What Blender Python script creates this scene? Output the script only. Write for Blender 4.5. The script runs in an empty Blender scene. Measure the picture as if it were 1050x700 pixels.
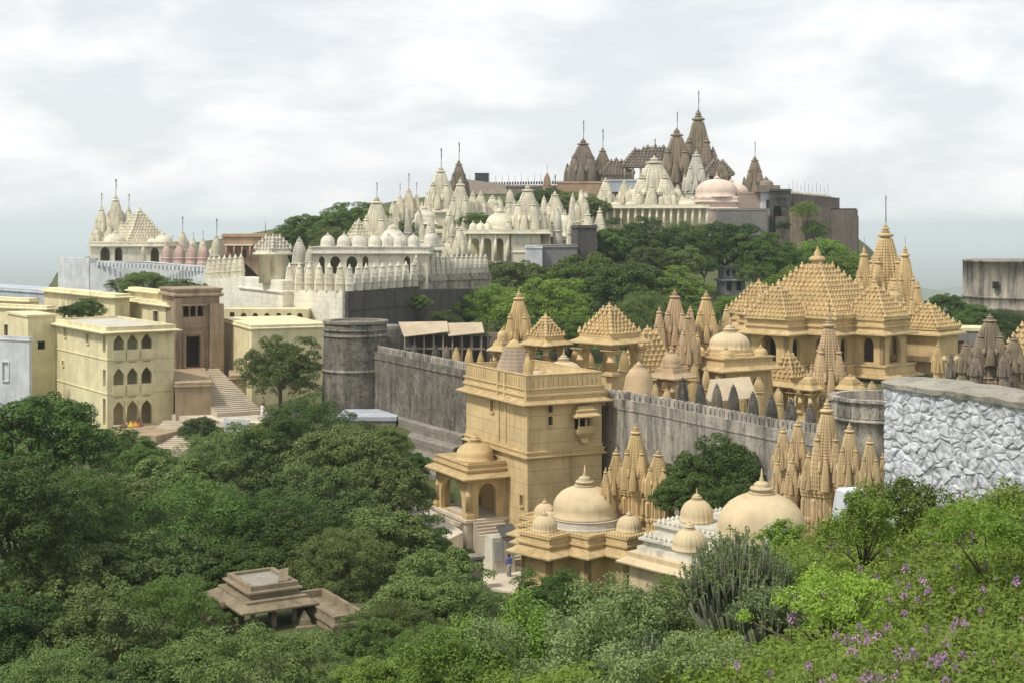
import bpy, math, random
import numpy as np
from mathutils import Vector, Matrix, noise
from mathutils.geometry import tessellate_polygon

random.seed(7)
RNG = np.random.default_rng(11)
R = math.radians
F = 1458.0; CX = 525.0; HY = 232.0        # focal length in photo pixels, centre column, horizon row
sc = bpy.context.scene
COL = sc.collection

# ------------------------------------------------------------------ camera, sky, sun, exposure
cam_d = bpy.data.cameras.new('camera'); cam = bpy.data.objects.new('camera', cam_d); COL.objects.link(cam)
cam_d.sensor_fit = 'HORIZONTAL'; cam_d.sensor_width = 36; cam_d.lens = 36*F/1050
cam_d.shift_y = -(350-HY)/1050
cam_d.clip_start = 0.3; cam_d.clip_end = 120000
cam.location = (0, 0, 0); cam.rotation_euler = (R(90), 0, 0)
sc.camera = cam
sc.view_settings.view_transform = 'Standard'; sc.view_settings.look = 'None'
sc.view_settings.exposure = 0.57; sc.view_settings.gamma = 1; sc.view_settings.use_curve_mapping = False
SUN_EL, SUN_AZ = 56, -122                     # degrees; azimuth measured from +Y towards +X: behind the camera, to the left
w = bpy.data.worlds.new('World'); sc.world = w; w.use_nodes = True
nt = w.node_tree; N = nt.nodes; L = nt.links; N.clear()
sky = N.new('ShaderNodeTexSky'); sky.sky_type = 'NISHITA'; sky.sun_disc = False
sky.sun_elevation = R(SUN_EL); sky.sun_rotation = R(SUN_AZ % 360)
bg1 = N.new('ShaderNodeBackground'); bg1.inputs[1].default_value = 0.10; L.new(sky.outputs[0], bg1.inputs[0])
tc = N.new('ShaderNodeTexCoord'); sep = N.new('ShaderNodeSeparateXYZ'); L.new(tc.outputs['Generated'], sep.inputs[0])
def mth(op, a, b=None, tree=None):
    n = (tree or nt).nodes.new('ShaderNodeMath'); n.operation = op
    for i, x in enumerate((a, b)):
        if x is None: continue
        if isinstance(x, (int, float)): n.inputs[i].default_value = x
        else: (tree or nt).links.new(x, n.inputs[i])
    return n.outputs[0]
zc = mth('MAXIMUM', sep.outputs[2], 0.0)
zz = mth('ADD', zc, 0.62)
cx_ = mth('DIVIDE', sep.outputs[0], zz); cy_ = mth('DIVIDE', sep.outputs[1], zz)
comb = N.new('ShaderNodeCombineXYZ'); L.new(cx_, comb.inputs[0]); L.new(cy_, comb.inputs[1]); L.new(mth('MULTIPLY', sep.outputs[2], 3.2), comb.inputs[2])
n1 = N.new('ShaderNodeTexNoise'); n1.inputs['Scale'].default_value = 5.4; n1.inputs['Detail'].default_value = 9; n1.inputs['Roughness'].default_value = 0.57; n1.inputs['Distortion'].default_value = 0.25
L.new(comb.outputs[0], n1.inputs['Vector'])
rp = N.new('ShaderNodeValToRGB'); e = rp.color_ramp.elements
e[0].position = 0.41; e[0].color = (0.535, 0.55, 0.57, 1); e[1].position = 0.585; e[1].color = (0.69, 0.69, 0.685, 1)
m_ = rp.color_ramp.elements.new(0.49); m_.color = (0.60, 0.61, 0.62, 1)
L.new(n1.outputs[0], rp.inputs[0])
bg2 = N.new('ShaderNodeBackground'); bg2.inputs[1].default_value = 1.06; L.new(rp.outputs[0], bg2.inputs[0])
mix = N.new('ShaderNodeMixShader'); mix.inputs[0].default_value = 0.90
L.new(bg1.outputs[0], mix.inputs[1]); L.new(bg2.outputs[0], mix.inputs[2])
wo = N.new('ShaderNodeOutputWorld'); L.new(mix.outputs[0], wo.inputs[0])
sd = bpy.data.lights.new('sun', 'SUN'); sd.energy = 2.3; sd.angle = R(7); sd.color = (1, 0.95, 0.86)
so = bpy.data.objects.new('sun', sd); COL.objects.link(so)
_az, _el = R(SUN_AZ), R(SUN_EL)
sdir = Vector((math.sin(_az)*math.cos(_el), math.cos(_az)*math.cos(_el), math.sin(_el)))
so.rotation_euler = sdir.to_track_quat('Z', 'Y').to_euler()
cy = sc.cycles
cy.max_bounces = 5; cy.diffuse_bounces = 3; cy.glossy_bounces = 2; cy.transmission_bounces = 3; cy.volume_bounces = 2
cy.transparent_max_bounces = 6; cy.use_denoising = True; cy.caustics_reflective = False; cy.caustics_refractive = False
cy.use_adaptive_sampling = True; cy.adaptive_threshold = 0.008

# ------------------------------------------------------------------ helpers
def P(px, py, Y): return Vector(((px-CX)/F*Y, Y, -(py-HY)/F*Y))
def zof(py, Y): return -(py-HY)/F*Y
def face_len(px, Y, a, px2):
    X0 = (px-CX)/F*Y; k = (px2-CX)/F
    return (k*Y-X0)/(math.cos(a)-k*math.sin(a))

class MB:
    def __init__(s): s.v = []; s.f = []; s.sm = []
    def q(s, idx, smooth=False): s.f.append(tuple(idx)); s.sm.append(smooth)
    def box(s, x0, x1, y0, y1, z0, z1):
        b = len(s.v); s.v += [(x0,y0,z0),(x1,y0,z0),(x1,y1,z0),(x0,y1,z0),(x0,y0,z1),(x1,y0,z1),(x1,y1,z1),(x0,y1,z1)]
        for f in ((0,3,2,1),(4,5,6,7),(0,1,5,4),(1,2,6,5),(2,3,7,6),(3,0,4,7)): s.q([b+i for i in f])
        return s
    def rings(s, rings, cap0=True, cap1=True, smooth=False):
        n = len(rings[0]); b = len(s.v)
        for r in rings: s.v += [tuple(p) for p in r]
        for k in range(len(rings)-1):
            for i in range(n):
                j = (i+1) % n; o = b+k*n
                s.q((o+i, o+j, o+n+j, o+n+i), smooth)
        if cap0: s.q([b+i for i in reversed(range(n))])
        if cap1: s.q([b+(len(rings)-1)*n+i for i in range(n)])
        return s
    def loft_scale(s, plan, prof, cx=0, cy=0, **k):
        return s.rings([[(cx+x*r, cy+y*r, z) for x, y in plan] for r, z in prof], **k)
    def loft_off(s, plan, prof, **k):
        return s.rings([[(x, y, z) for x, y in offset(plan, o)] for o, z in prof], **k)
    def lathe(s, prof, n=24, cx=0, cy=0, z0=0, ribs=0, amp=0.05, smooth=True, cap1=True):
        rr = []
        for r, z in prof:
            ring = []
            for i in range(n):
                t = 2*math.pi*i/n
                g = 1 if not ribs else 1-amp+amp*abs(math.sin(ribs*t/2))
                ring.append((cx+r*g*math.cos(t), cy+r*g*math.sin(t), z0+z))
            rr.append(ring)
        return s.rings(rr, smooth=smooth, cap1=cap1)
    def tube(s, p, q, r, n=6, r2=None):
        p = Vector(p); q = Vector(q); d = (q-p)
        if d.length < 1e-6: return s
        d.normalize(); u = d.orthogonal().normalized(); v = d.cross(u); r2 = r if r2 is None else r2
        mk = lambda c, rad: [tuple(c+u*rad*math.cos(2*math.pi*i/n)+v*rad*math.sin(2*math.pi*i/n)) for i in range(n)]
        return s.rings([mk(p, r), mk(q, r2)], smooth=True)
    def add(s, o, m=None):
        b = len(s.v)
        s.v += [tuple(m @ Vector(p)) for p in o.v] if m else list(o.v)
        s.f += [tuple(b+i for i in f) for f in o.f]; s.sm += o.sm
        return s
    def panel(s, O, u, w_, h, holes, t, bottom=0.0):
        """upright wall from point O along unit 2D u; holes = lists of (s, z) outlines; thickness t goes to the left of u"""
        O = Vector(O); U = Vector((u[0], u[1], 0)); Nn = Vector((-u[1], u[0], 0))
        loops = [[(0,bottom),(w_,bottom),(w_,h),(0,h)]] + holes
        tri = tessellate_polygon([[Vector((a, b, 0)) for a, b in lp] for lp in loops])
        flat = [p for lp in loops for p in lp]; b = len(s.v); n = len(flat)
        for d in (0, t):
            s.v += [tuple(O+U*a+Vector((0,0,c))+Nn*d) for a, c in flat]
        for f in tri:
            a_, b_, c_ = [flat[i] for i in f]
            cr = (b_[0]-a_[0])*(c_[1]-a_[1])-(b_[1]-a_[1])*(c_[0]-a_[0])
            f = f if cr > 0 else f[::-1]
            s.q([b+i for i in f]); s.q([b+n+i for i in f[::-1]])
        k = 0
        for li, lp in enumerate(loops):
            m = len(lp)
            ar = sum(lp[i][0]*lp[(i+1)%m][1]-lp[(i+1)%m][0]*lp[i][1] for i in range(m))
            for i in range(m):
                a, c = b+k+i, b+k+(i+1) % m
                fq = (a, a+n, c+n, c)
                if (ar > 0) != (li == 0): fq = fq[::-1]
                s.q(fq)
            k += m
        return s
    def mesh(s, name):
        me = bpy.data.meshes.new(name); me.from_pydata(s.v, [], s.f)
        me.polygons.foreach_set('use_smooth', s.sm); me.update()
        return me

def offset(plan, o):
    n = len(plan); out = []
    for i in range(n):
        p0 = plan[i-1]; p1 = plan[i]; p2 = plan[(i+1) % n]
        d1 = (p1[0]-p0[0], p1[1]-p0[1]); d2 = (p2[0]-p1[0], p2[1]-p1[1])
        l1 = math.hypot(*d1); l2 = math.hypot(*d2)
        n1_ = (d1[1]/l1, -d1[0]/l1); n2_ = (d2[1]/l2, -d2[0]/l2)
        k = 1+n1_[0]*n2_[0]+n1_[1]*n2_[1]; k = max(k, 0.2)
        out.append((p1[0]+o*(n1_[0]+n2_[0])/k, p1[1]+o*(n1_[1]+n2_[1])/k))
    return out
def rect(x0, x1, y0, y1): return [(x0,y0),(x1,y0),(x1,y1),(x0,y1)]
def ngon(n, r=1, ph=0): return [(r*math.cos(2*math.pi*i/n+ph), r*math.sin(2*math.pi*i/n+ph)) for i in range(n)]
def ratha(h=0.5, steps=((1.0,.22),(.87,.44),(.74,.60),(.60,.60))):
    q = []
    for a, b in steps[:-1]: q += [(a, b)]
    # build one quadrant outline going from +x axis side to +y axis side
    quad = []
    st = steps
    quad.append((st[0][0], st[0][1])); quad.append((st[1][0], st[0][1])); quad.append((st[1][0], st[1][1]))
    quad.append((st[2][0], st[1][1])); quad.append((st[2][0], st[2][1]))
    quad += [(b, a) for a, b in reversed(quad[:-1])]
    out = []
    for k in range(4):
        c, s_ = [(1,0),(0,1),(-1,0),(0,-1)][k]
        out += [(h*(x*c-y*s_), h*(x*s_+y*c)) for x, y in quad]
    return out
RATHA = ratha()

MESH = {}
def cached(key, fn):
    if key not in MESH:
        mb = fn(); MESH[key] = mb
    return MESH[key]
def cmesh(key, fn):
    k = ('me', key)
    if k not in MESH: MESH[k] = cached(key, fn).mesh(str(key[0]))
    return MESH[k]

def link(name, data, mat=None, parent=None, loc=(0,0,0), rz=0, scale=(1,1,1)):
    o = bpy.data.objects.new(name, data); COL.objects.link(o)
    if parent: o.parent = parent
    o.location = loc; o.rotation_euler = (0, 0, rz); o.scale = scale if hasattr(scale, '__len__') else (scale,)*3
    if data is not None and mat is not None:
        if not data.materials: data.materials.append(None)
        o.material_slots[0].link = 'OBJECT'; o.material_slots[0].material = mat
    return o
def part(name, mb, mat, parent, loc=(0,0,0), rz=0, scale=(1,1,1)):
    me = mb.mesh(name) if isinstance(mb, MB) else mb
    return link(name, me, mat, parent, loc, rz, scale)
def thing(name, label, cat, loc=(0,0,0), rz=0, group=None):
    o = bpy.data.objects.new(name, None); COL.objects.link(o); o.empty_display_size = 0.5
    o.location = loc; o.rotation_euler = (0, 0, rz); o['label'] = label; o['category'] = cat
    if group: o['group'] = group
    return o
def tag(o, label, cat, group=None):
    o['label'] = label; o['category'] = cat
    if group: o['group'] = group
    return o

# ------------------------------------------------------------------ materials
def stone(name, base, dark, streak=0.4, speck=0.3, rough=0.9, course=0.0, bump=0.25, sc_=1.0, light=None, topdirt=0.0, joint=0.35, blockw=0.0):
    m = bpy.data.materials.new(name); m.use_nodes = True; t = m.node_tree; nn = t.nodes; ll = t.links
    bs = nn['Principled BSDF']; bs.inputs['Roughness'].default_value = rough; bs.inputs['Specular IOR Level'].default_value = 0.2
    geo = nn.new('ShaderNodeNewGeometry')
    def mapn(scale):
        mp = nn.new('ShaderNodeMapping'); mp.inputs['Scale'].default_value = scale; ll.new(geo.outputs['Position'], mp.inputs['Vector']); return mp.outputs[0]
    def nz(vec, s, det=4, ro=0.6):
        n = nn.new('ShaderNodeTexNoise'); n.inputs['Scale'].default_value = s; n.inputs['Detail'].default_value = det; n.inputs['Roughness'].default_value = ro
        ll.new(vec, n.inputs['Vector']); return n.outputs[0]
    def ramp(fac, p0, p1, a=0.0, b=1.0):
        r_ = nn.new('ShaderNodeMapRange'); r_.inputs[1].default_value = p0; r_.inputs[2].default_value = p1; r_.inputs[3].default_value = a; r_.inputs[4].default_value = b
        ll.new(fac, r_.inputs[0]); return r_.outputs[0]
    def mixc(fac, a, b):
        x = nn.new('ShaderNodeMix'); x.data_type = 'RGBA'
        if isinstance(fac, float): x.inputs[0].default_value = fac
        else: ll.new(fac, x.inputs[0])
        for i, c in ((6, a), (7, b)):
            if isinstance(c, tuple): x.inputs[i].default_value = (*c, 1)
            else: ll.new(c, x.inputs[i])
        return x.outputs[2]
    light = light or tuple(min(1, c*1.18) for c in base)
    low = tuple(c*0.78 for c in base)
    col = mixc(ramp(nz(geo.outputs['Position'], 0.45*sc_, 5), 0.32, 0.68), low, light)
    col = mixc(ramp(nz(geo.outputs['Position'], 3.1*sc_, 6, 0.7), 0.35, 0.7, 0, 0.5), col, base)
    if streak > 0:
        f = ramp(nz(mapn((1.1*sc_, 1.1*sc_, 0.13*sc_)), 1.0, 8, 0.74), 0.60-0.20*streak, 0.74-0.12*streak, 0, 0.35+0.6*streak)
        f = mth('MULTIPLY', f, ramp(nz(mapn((.35*sc_, .35*sc_, 0.22*sc_)), 1.0, 4, 0.6), 0.34-.12*streak, 0.56, 0.15, 1.0), tree=t)
        col = mixc(f, col, dark)
    if speck > 0:
        f2 = ramp(nz(geo.outputs['Position'], 1.9*sc_, 9, 0.78), 0.66-0.18*speck, 0.78-0.12*speck, 0, 0.85)
        col = mixc(f2, col, dark)
    if topdirt > 0:
        sx = nn.new('ShaderNodeSeparateXYZ'); ll.new(geo.outputs['True Normal'], sx.inputs[0])
        f3 = mth('MULTIPLY', ramp(sx.outputs[2], 0.5, 0.9), ramp(nz(geo.outputs['Position'], 0.9, 6, 0.7), 0.35, 0.6, 0, topdirt), tree=t)
        col = mixc(f3, col, dark)
    hgt = nz(geo.outputs['Position'], 5*sc_, 6, 0.7)
    if course > 0:
        sp = nn.new('ShaderNodeSeparateXYZ'); ll.new(geo.outputs['Position'], sp.inputs[0])
        jz = mth('LESS_THAN', mth('FRACT', mth('DIVIDE', sp.outputs[2], course, t), None, t), 0.05, t)
        if blockw > 0:
            row = mth('FLOOR', mth('DIVIDE', sp.outputs[2], course, t), None, t)
            along = mth('ADD', mth('ADD', mth('MULTIPLY', sp.outputs[0], 0.86, t), mth('MULTIPLY', sp.outputs[1], -0.5, t), t), mth('MULTIPLY', row, blockw*0.5, t), t)
            jx = mth('LESS_THAN', mth('FRACT', mth('DIVIDE', along, blockw, t), None, t), 0.03, t)
            jz = mth('MAXIMUM', jz, jx, t)
        col = mixc(mth('MULTIPLY', jz, joint, t), col, tuple(c*0.45 for c in base))
    ll.new(col, bs.inputs['Base Color'])
    b = nn.new('ShaderNodeBump'); b.inputs['Strength'].default_value = bump; b.inputs['Distance'].default_value = 0.12
    ll.new(hgt, b.inputs['Height']); ll.new(b.outputs[0], bs.inputs['Normal'])
    return m

def plain(name, c, rough=0.8, metal=0.0):
    m = bpy.data.materials.new(name); m.use_nodes = True; b = m.node_tree.nodes['Principled BSDF']
    n = m.node_tree.nodes.new('ShaderNodeTexNoise'); n.inputs['Scale'].default_value = 3
    x = m.node_tree.nodes.new('ShaderNodeMix'); x.data_type = 'RGBA'; x.inputs[6].default_value = (*[k*0.85 for k in c], 1); x.inputs[7].default_value = (*[min(1, k*1.12) for k in c], 1)
    m.node_tree.links.new(n.outputs[0], x.inputs[0]); m.node_tree.links.new(x.outputs[2], b.inputs['Base Color'])
    b.inputs['Roughness'].default_value = rough; b.inputs['Metallic'].default_value = metal
    return m

def leafmat(name, c1, c2, c3=None, trans=0.14, hue=0.12):
    m = bpy.data.materials.new(name); m.use_nodes = True; t = m.node_tree; nn = t.nodes; ll = t.links
    bs = nn['Principled BSDF']; out = nn['Material Output']; bs.inputs['Roughness'].default_value = 0.6; bs.inputs['Specular IOR Level'].default_value = 0.25
    geo = nn.new('ShaderNodeNewGeometry'); oi = nn.new('ShaderNodeObjectInfo')
    n = nn.new('ShaderNodeTexNoise'); n.inputs['Scale'].default_value = 0.6; n.inputs['Detail'].default_value = 3; ll.new(geo.outputs['Position'], n.inputs['Vector'])
    a = nn.new('ShaderNodeMix'); a.data_type = 'RGBA'; a.inputs[6].default_value = (*c1, 1); a.inputs[7].default_value = (*c2, 1)
    ll.new(geo.outputs['Random Per Island'], a.inputs[0])
    b = nn.new('ShaderNodeMix'); b.data_type = 'RGBA'; b.inputs[7].default_value = (*(c3 or c2), 1)
    mr = nn.new('ShaderNodeMapRange'); mr.inputs[1].default_value = 0.42; mr.inputs[2].default_value = 0.66; mr.inputs[4].default_value = 0.6
    ll.new(n.outputs[0], mr.inputs[0]); ll.new(mr.outputs[0], b.inputs[0]); ll.new(a.outputs[2], b.inputs[6])
    hs = nn.new('ShaderNodeHueSaturation'); ll.new(b.outputs[2], hs.inputs['Color'])
    hv = nn.new('ShaderNodeMapRange'); hv.inputs[3].default_value = 0.5-hue*0.13; hv.inputs[4].default_value = 0.5+hue*0.10; ll.new(oi.outputs['Random'], hv.inputs[0]); ll.new(hv.outputs[0], hs.inputs['Hue'])
    vv = nn.new('ShaderNodeMapRange'); vv.inputs[3].default_value = 0.66; vv.inputs[4].default_value = 1.38
    fr = mth('FRACT', mth('MULTIPLY', oi.outputs['Random'], 7.3, t), None, t); ll.new(fr, vv.inputs[0]); ll.new(vv.outputs[0], hs.inputs['Value'])
    ll.new(hs.outputs[0], bs.inputs['Base Color'])
    tr = nn.new('ShaderNodeBsdfTranslucent'); ll.new(hs.outputs[0], tr.inputs[0])
    mx = nn.new('ShaderNodeMixShader'); mx.inputs[0].default_value = trans; ll.new(bs.outputs[0], mx.inputs[1]); ll.new(tr.outputs[0], mx.inputs[2]); ll.new(mx.outputs[0], out.inputs[0])
    return m

GOLD = stone('golden_sandstone', (0.60, 0.45, 0.232), (0.19, 0.13, 0.06), 0.40, 0.42, bump=0.4, topdirt=0.6)
GOLDC = stone('golden_ashlar', (0.61, 0.465, 0.25), (0.28, 0.195, 0.11), 0.48, 0.34, course=1.15, bump=0.2, joint=0.6, topdirt=0.4)
PINKG = stone('pink_sandstone', (0.53, 0.39, 0.235), (0.17, 0.12, 0.075), 0.45, 0.45, bump=0.4, topdirt=0.6)
PALE = stone('pale_dome_plaster', (0.58, 0.465, 0.29), (0.27, 0.21, 0.135), 0.34, 0.32, bump=0.15, topdirt=0.1)
CREAM = stone('cream_temple_plaster', (0.74, 0.69, 0.54), (0.23, 0.20, 0.14), 0.42, 0.55, bump=0.4, topdirt=0.7)
CREAM2 = stone('weathered_white_stone', (0.64, 0.61, 0.51), (0.17, 0.16, 0.13), 0.45, 0.5, bump=0.3, topdirt=0.6)
CREAMW = stone('cream_block_wall', (0.74, 0.71, 0.60), (0.30, 0.27, 0.20), 0.15, 0.55, course=0.75, blockw=1.6, bump=0.5, joint=.6)
YEL = stone('yellow_limewash', (0.70, 0.625, 0.385), (0.36, 0.305, 0.19), 0.42, 0.24, bump=0.12)
YELR = stone('flat_roof_plaster', (0.50, 0.47, 0.40), (0.22, 0.20, 0.16), 0.0, 0.3, bump=0.1)
WHITE = stone('dirty_whitewash', (0.56, 0.575, 0.58), (0.14, 0.14, 0.14), 0.42, 0.32, bump=0.3)
BLUEW = stone('bluish_whitewash', (0.42, 0.45, 0.49), (0.22, 0.22, 0.24), 0.25, 0.25, bump=0.2)
DARKW = stone('black_stained_wall', (0.165, 0.145, 0.115), (0.03, 0.028, 0.025), 0.8, 1.0, bump=1.0, light=(.33,.30,.25))
DARKC = stone('dark_course_wall', (0.10, 0.092, 0.085), (0.025, 0.025, 0.025), 0.6, 0.5, bump=0.6, course=0.9, joint=0.3)
GREYW = stone('grey_streaked_wall', (0.44, 0.40, 0.33), (0.05, 0.047, 0.045), 0.95, 0.75, bump=0.6)
TALUS = stone('talus_stone', (0.27, 0.245, 0.20), (0.05, 0.05, 0.047), 0.35, 0.85, sc_=1.3, bump=0.8, course=1.3, joint=0.7)
BROWN = stone('brown_weathered_stone', (0.29, 0.235, 0.16), (0.07, 0.055, 0.042), 0.55, 0.45, bump=0.5)
BROWN2 = stone('grey_brown_stone', (0.26, 0.215, 0.165), (0.06, 0.052, 0.045), 0.5, 0.5, bump=0.5, topdirt=0.4)
GATE = stone('gate_sandstone', (0.34, 0.255, 0.175), (0.09, 0.068, 0.05), 0.6, 0.55, course=0.8, blockw=1.6, bump=0.4)
RETAIN = stone('retaining_stone', (0.36, 0.275, 0.175), (0.12, 0.09, 0.06), 0.6, 0.3, bump=0.4)
PAVE = stone('pale_paving', (0.60, 0.53, 0.42), (0.32, 0.27, 0.20), 0.0, 0.2, bump=0.1)
STEP = stone('step_stone', (0.50, 0.43, 0.33), (0.2, 0.17, 0.13), 0.0, 0.3, bump=0.2)
PINK = stone('pink_paint', (0.62, 0.47, 0.40), (0.33, 0.24, 0.2), 0.2, 0.1, bump=0.1)
PINKD = stone('pink_dome', (0.66, 0.53, 0.43), (0.38, 0.29, 0.23), 0.2, 0.1, bump=0.1)
ORNG = stone('orange_wall', (0.40, 0.27, 0.18), (0.18, 0.12, 0.08), 0.3, 0.2, bump=0.2)
FORT = stone('fort_masonry', (0.165, 0.135, 0.11), (0.035, 0.033, 0.031), 0.6, 0.5, course=0.8, blockw=1.8, bump=0.5)
OCHRE = stone('old_pavilion_stone', (0.31, 0.25, 0.165), (0.075, 0.062, 0.045), 0.5, 0.7, bump=0.5, topdirt=0.5)
SLATE = stone('grey_building', (0.22, 0.21, 0.20), (0.08, 0.08, 0.08), 0.3, 0.3, course=0.6, bump=0.2)
TIN = stone('rusty_sheet', (0.45, 0.37, 0.26), (0.22, 0.15, 0.09), 0.3, 0.3, bump=0.2)
DARK = plain('opening_shade', (0.02, 0.018, 0.016), 0.9)  # near-black colour standing in for the shade inside openings
IRON = plain('iron', (0.10, 0.09, 0.085), 0.5, 0.4)
WOOD = plain('dark_wood', (0.10, 0.065, 0.04), 0.7)
BARK = plain('bark', (0.11, 0.085, 0.06), 0.95)
FLAG = plain('flag_cloth', (0.45, 0.40, 0.36), 0.9)
GREYP = stone('pale_grey_pavilion', (0.36, 0.36, 0.36), (0.10, 0.10, 0.10), 0.5, 0.4, bump=0.3)
GLASSY = plain('window_shutter', (0.05, 0.045, 0.04), 0.6)
LF_D = leafmat('leaf_dark', (0.036, 0.075, 0.011), (0.110, 0.185, 0.032), (0.060, 0.115, 0.018))
LF_G = leafmat('leaf_olive', (0.056, 0.095, 0.018), (0.18, 0.235, 0.065), (0.095, 0.145, 0.032))
LF_B = leafmat('leaf_bright', (0.082, 0.145, 0.016), (0.175, 0.26, 0.036), (0.115, 0.185, 0.026))
LF_Y = leafmat('leaf_yellowish', (0.075, 0.110, 0.025), (0.150, 0.190, 0.050), (0.10, 0.14, 0.035))
LF_H = leafmat('herb_leaf', (0.14, 0.23, 0.022), (0.29, 0.43, 0.06), (0.21, 0.30, 0.06), trans=0.35)
LF_P = leafmat('pale_shrub_leaf', (0.10, 0.155, 0.05), (0.23, 0.30, 0.12), (0.13, 0.19, 0.06), trans=0.3)
LF_S = leafmat('euphorbia_stem', (0.09, 0.105, 0.065), (0.19, 0.20, 0.14), (0.12, 0.14, 0.085), trans=0.0)
PURP = leafmat('purple_petal', (0.42, 0.17, 0.46), (0.66, 0.36, 0.66), (0.52, 0.26, 0.56), trans=0.3)
GRASS = leafmat('grass_blade', (0.14, 0.21, 0.045), (0.29, 0.35, 0.11), (0.18, 0.25, 0.06), trans=0.3)

# ------------------------------------------------------------------ temple vocabulary
def tower_prof(h, s_top, nb, p=2.25, w=1.0):
    out = []
    for i in range(nb):
        z0, z1 = h*i/nb, h*(i+1)/nb
        s0 = w*(1-(1-s_top)*(i/nb)**p); s1 = w*(1-(1-s_top)*((i+1)/nb)**p)
        zm = z0+(z1-z0)*0.60
        sm_ = s0+(s1-s0)*0.60
        out += [(s0, z0), (sm_, zm), (sm_*0.94, zm), (s1*0.94, z1-0.001)]
    return out
def fin_mb(r=0.17):
    m = MB()
    m.lathe([(r*.80,0),(r*.80,r*.22),(r*1.18,r*.30),(r*1.30,r*.52),(r*1.15,r*.76),(r*.7,r*.84),(r*.62,r*1.0),(r*.8,r*1.06),(r*.5,r*1.25)], 20, ribs=20, amp=0.1)
    m.lathe([(r*.28,r*1.2),(r*.55,r*1.45),(r*.5,r*1.7),(r*.2,r*1.85),(r*.3,r*1.95),(r*.08,r*2.3),(r*.02,r*2.6)], 10)
    return m
def body_mb(nb, niches=True):
    m = MB().loft_scale(RATHA, tower_prof(2.15, 0.40, nb))
    if niches:                                           # little spirelets standing on the shoulders of the tower
        for k in range(4):
            a = k*math.pi/2; c, s_ = math.cos(a), math.sin(a)
            for d, zz_, hh in ((0, 0.10, 0.5), (0.22, 0.55, .32), (-0.22, 0.55, .32)):
                rr_ = 0.50*(1-0.64*(zz_/2.15)**1.75)
                pl = ngon(4, 0.11 if d == 0 else 0.07, math.pi/4)
                x = rr_*c-d*s_; y = rr_*s_+d*c
                m.loft_scale(pl, [(1, zz_), (1, zz_+hh*.35), (1.2, zz_+hh*.35), (1.1, zz_+hh*.45), (.75, zz_+hh*.75), (.25, zz_+hh)], x, y)
        for i in range(5):                               # central vertical band of medallions
            pass
    return m
def small_spire_mb(nb=10):
    m = MB().loft_scale(RATHA, tower_prof(2.15, 0.34, nb)); m.add(fin_mb(0.19), Matrix.Translation((0,0,2.14))); return m
TUR_AX = [(0.40, 0, .50, .64), (-0.40, 0, .50, .64), (0, .40, .50, .64), (0, -.40, .50, .64)]
TUR_DG = [(.40, .40, .30, .42), (-.40, .40, .30, .42), (.40, -.40, .30, .42), (-.40, -.40, .30, .42)]
def merged_spire_mb(nb, rich=True):
    m = body_mb(nb, False); m.add(fin_mb(0.19), Matrix.Translation((0,0,2.14)))
    if rich:
        t = small_spire_mb(6)
        for x, y, a, b in TUR_AX+TUR_DG: m.add(t, Matrix.Translation((x,y,0)) @ Matrix.Diagonal((a,a,b,1)))
    return m
def pole_mb():
    m = MB(); m.tube((0,0,0),(0,0,1),.012,5); m.tube((.035,0,.45),(.02,0,.97),.008,4); m.tube((-.07,0,.90),(.07,0,.92),.010,4)
    m.tube((-.05,0,.98),(.04,0,.985),.008,4); m.box(-.035,.035,-.006,.006,.83,.90); return m

def spire(parent, loc, w_, h, mat, lod=2, pole=0.0, rz=0, name='spire', turrets=True):
    """a curved temple tower; w_ = width at its foot, h = height to the top of the finial"""
    sz = h/2.60
    S_ = (w_, w_, sz)
    if lod >= 2:
        b = part(name, cmesh(('tower_body', 2), lambda: body_mb(26)), mat, parent, loc, rz, S_)
        link('finial', cmesh(('tower_finial',), lambda: fin_mb(0.19)), mat, b, (0,0,2.14))
        if turrets:
            for x, y, a, c in TUR_AX+TUR_DG:
                link('turret', cmesh(('turret',), lambda: small_spire_mb(11)), mat, b, (x,y,0), 0, (a,a,c))
    elif lod == 1:
        b = part(name, cmesh(('tower_rich',), lambda: merged_spire_mb(14, True)), mat, parent, loc, rz, S_)
    else:
        b = part(name, cmesh(('tower_plain',), lambda: merged_spire_mb(9, False)), mat, parent, loc, rz, S_)
    if pole > 0:
        pw = max(1.0, pole*0.55)
        link('flagpole', cmesh(('flagpole',), pole_mb), IRON, b, (0.02,0,2.50), 0.4, (pw*2.4/w_, pw*2.4/w_, pole/sz))
    return b

DOME_P = [(1.07,0),(1.07,.07),(1.02,.09),(1.02,.16),(1.0,.18),(1.015,.30),(.985,.45),(.90,.60),(.76,.74),(.58,.84),(.40,.905),(.28,.93)]
DOME_T = [(.34,.93),(.36,.97),(.27,.985),(.27,1.04),(.33,1.06),(.30,1.11),(.2,1.14),(.22,1.18),(.15,1.25),(.05,1.29),(.07,1.33),(.03,1.40),(.012,1.62)]
def dome_mb(ribs): return MB().lathe(DOME_P, 64 if ribs else 48, ribs=ribs, amp=0.085 if ribs else 0)
def dome(parent, loc, r, h, mat, ribs=0, name='dome', topr=1.0):
    o = part(name, cmesh(('dome', ribs), lambda: dome_mb(ribs)), mat, parent, loc, 0, (r, r, h/0.93))
    link('finial', cmesh(('dome_top',), lambda: MB().lathe([(a, b-.93) for a, b in DOME_T], 18)), mat, o, (0,0,.925), 0, (topr, topr, topr*min(1.6, r/(h/0.93))))
    return o

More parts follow.
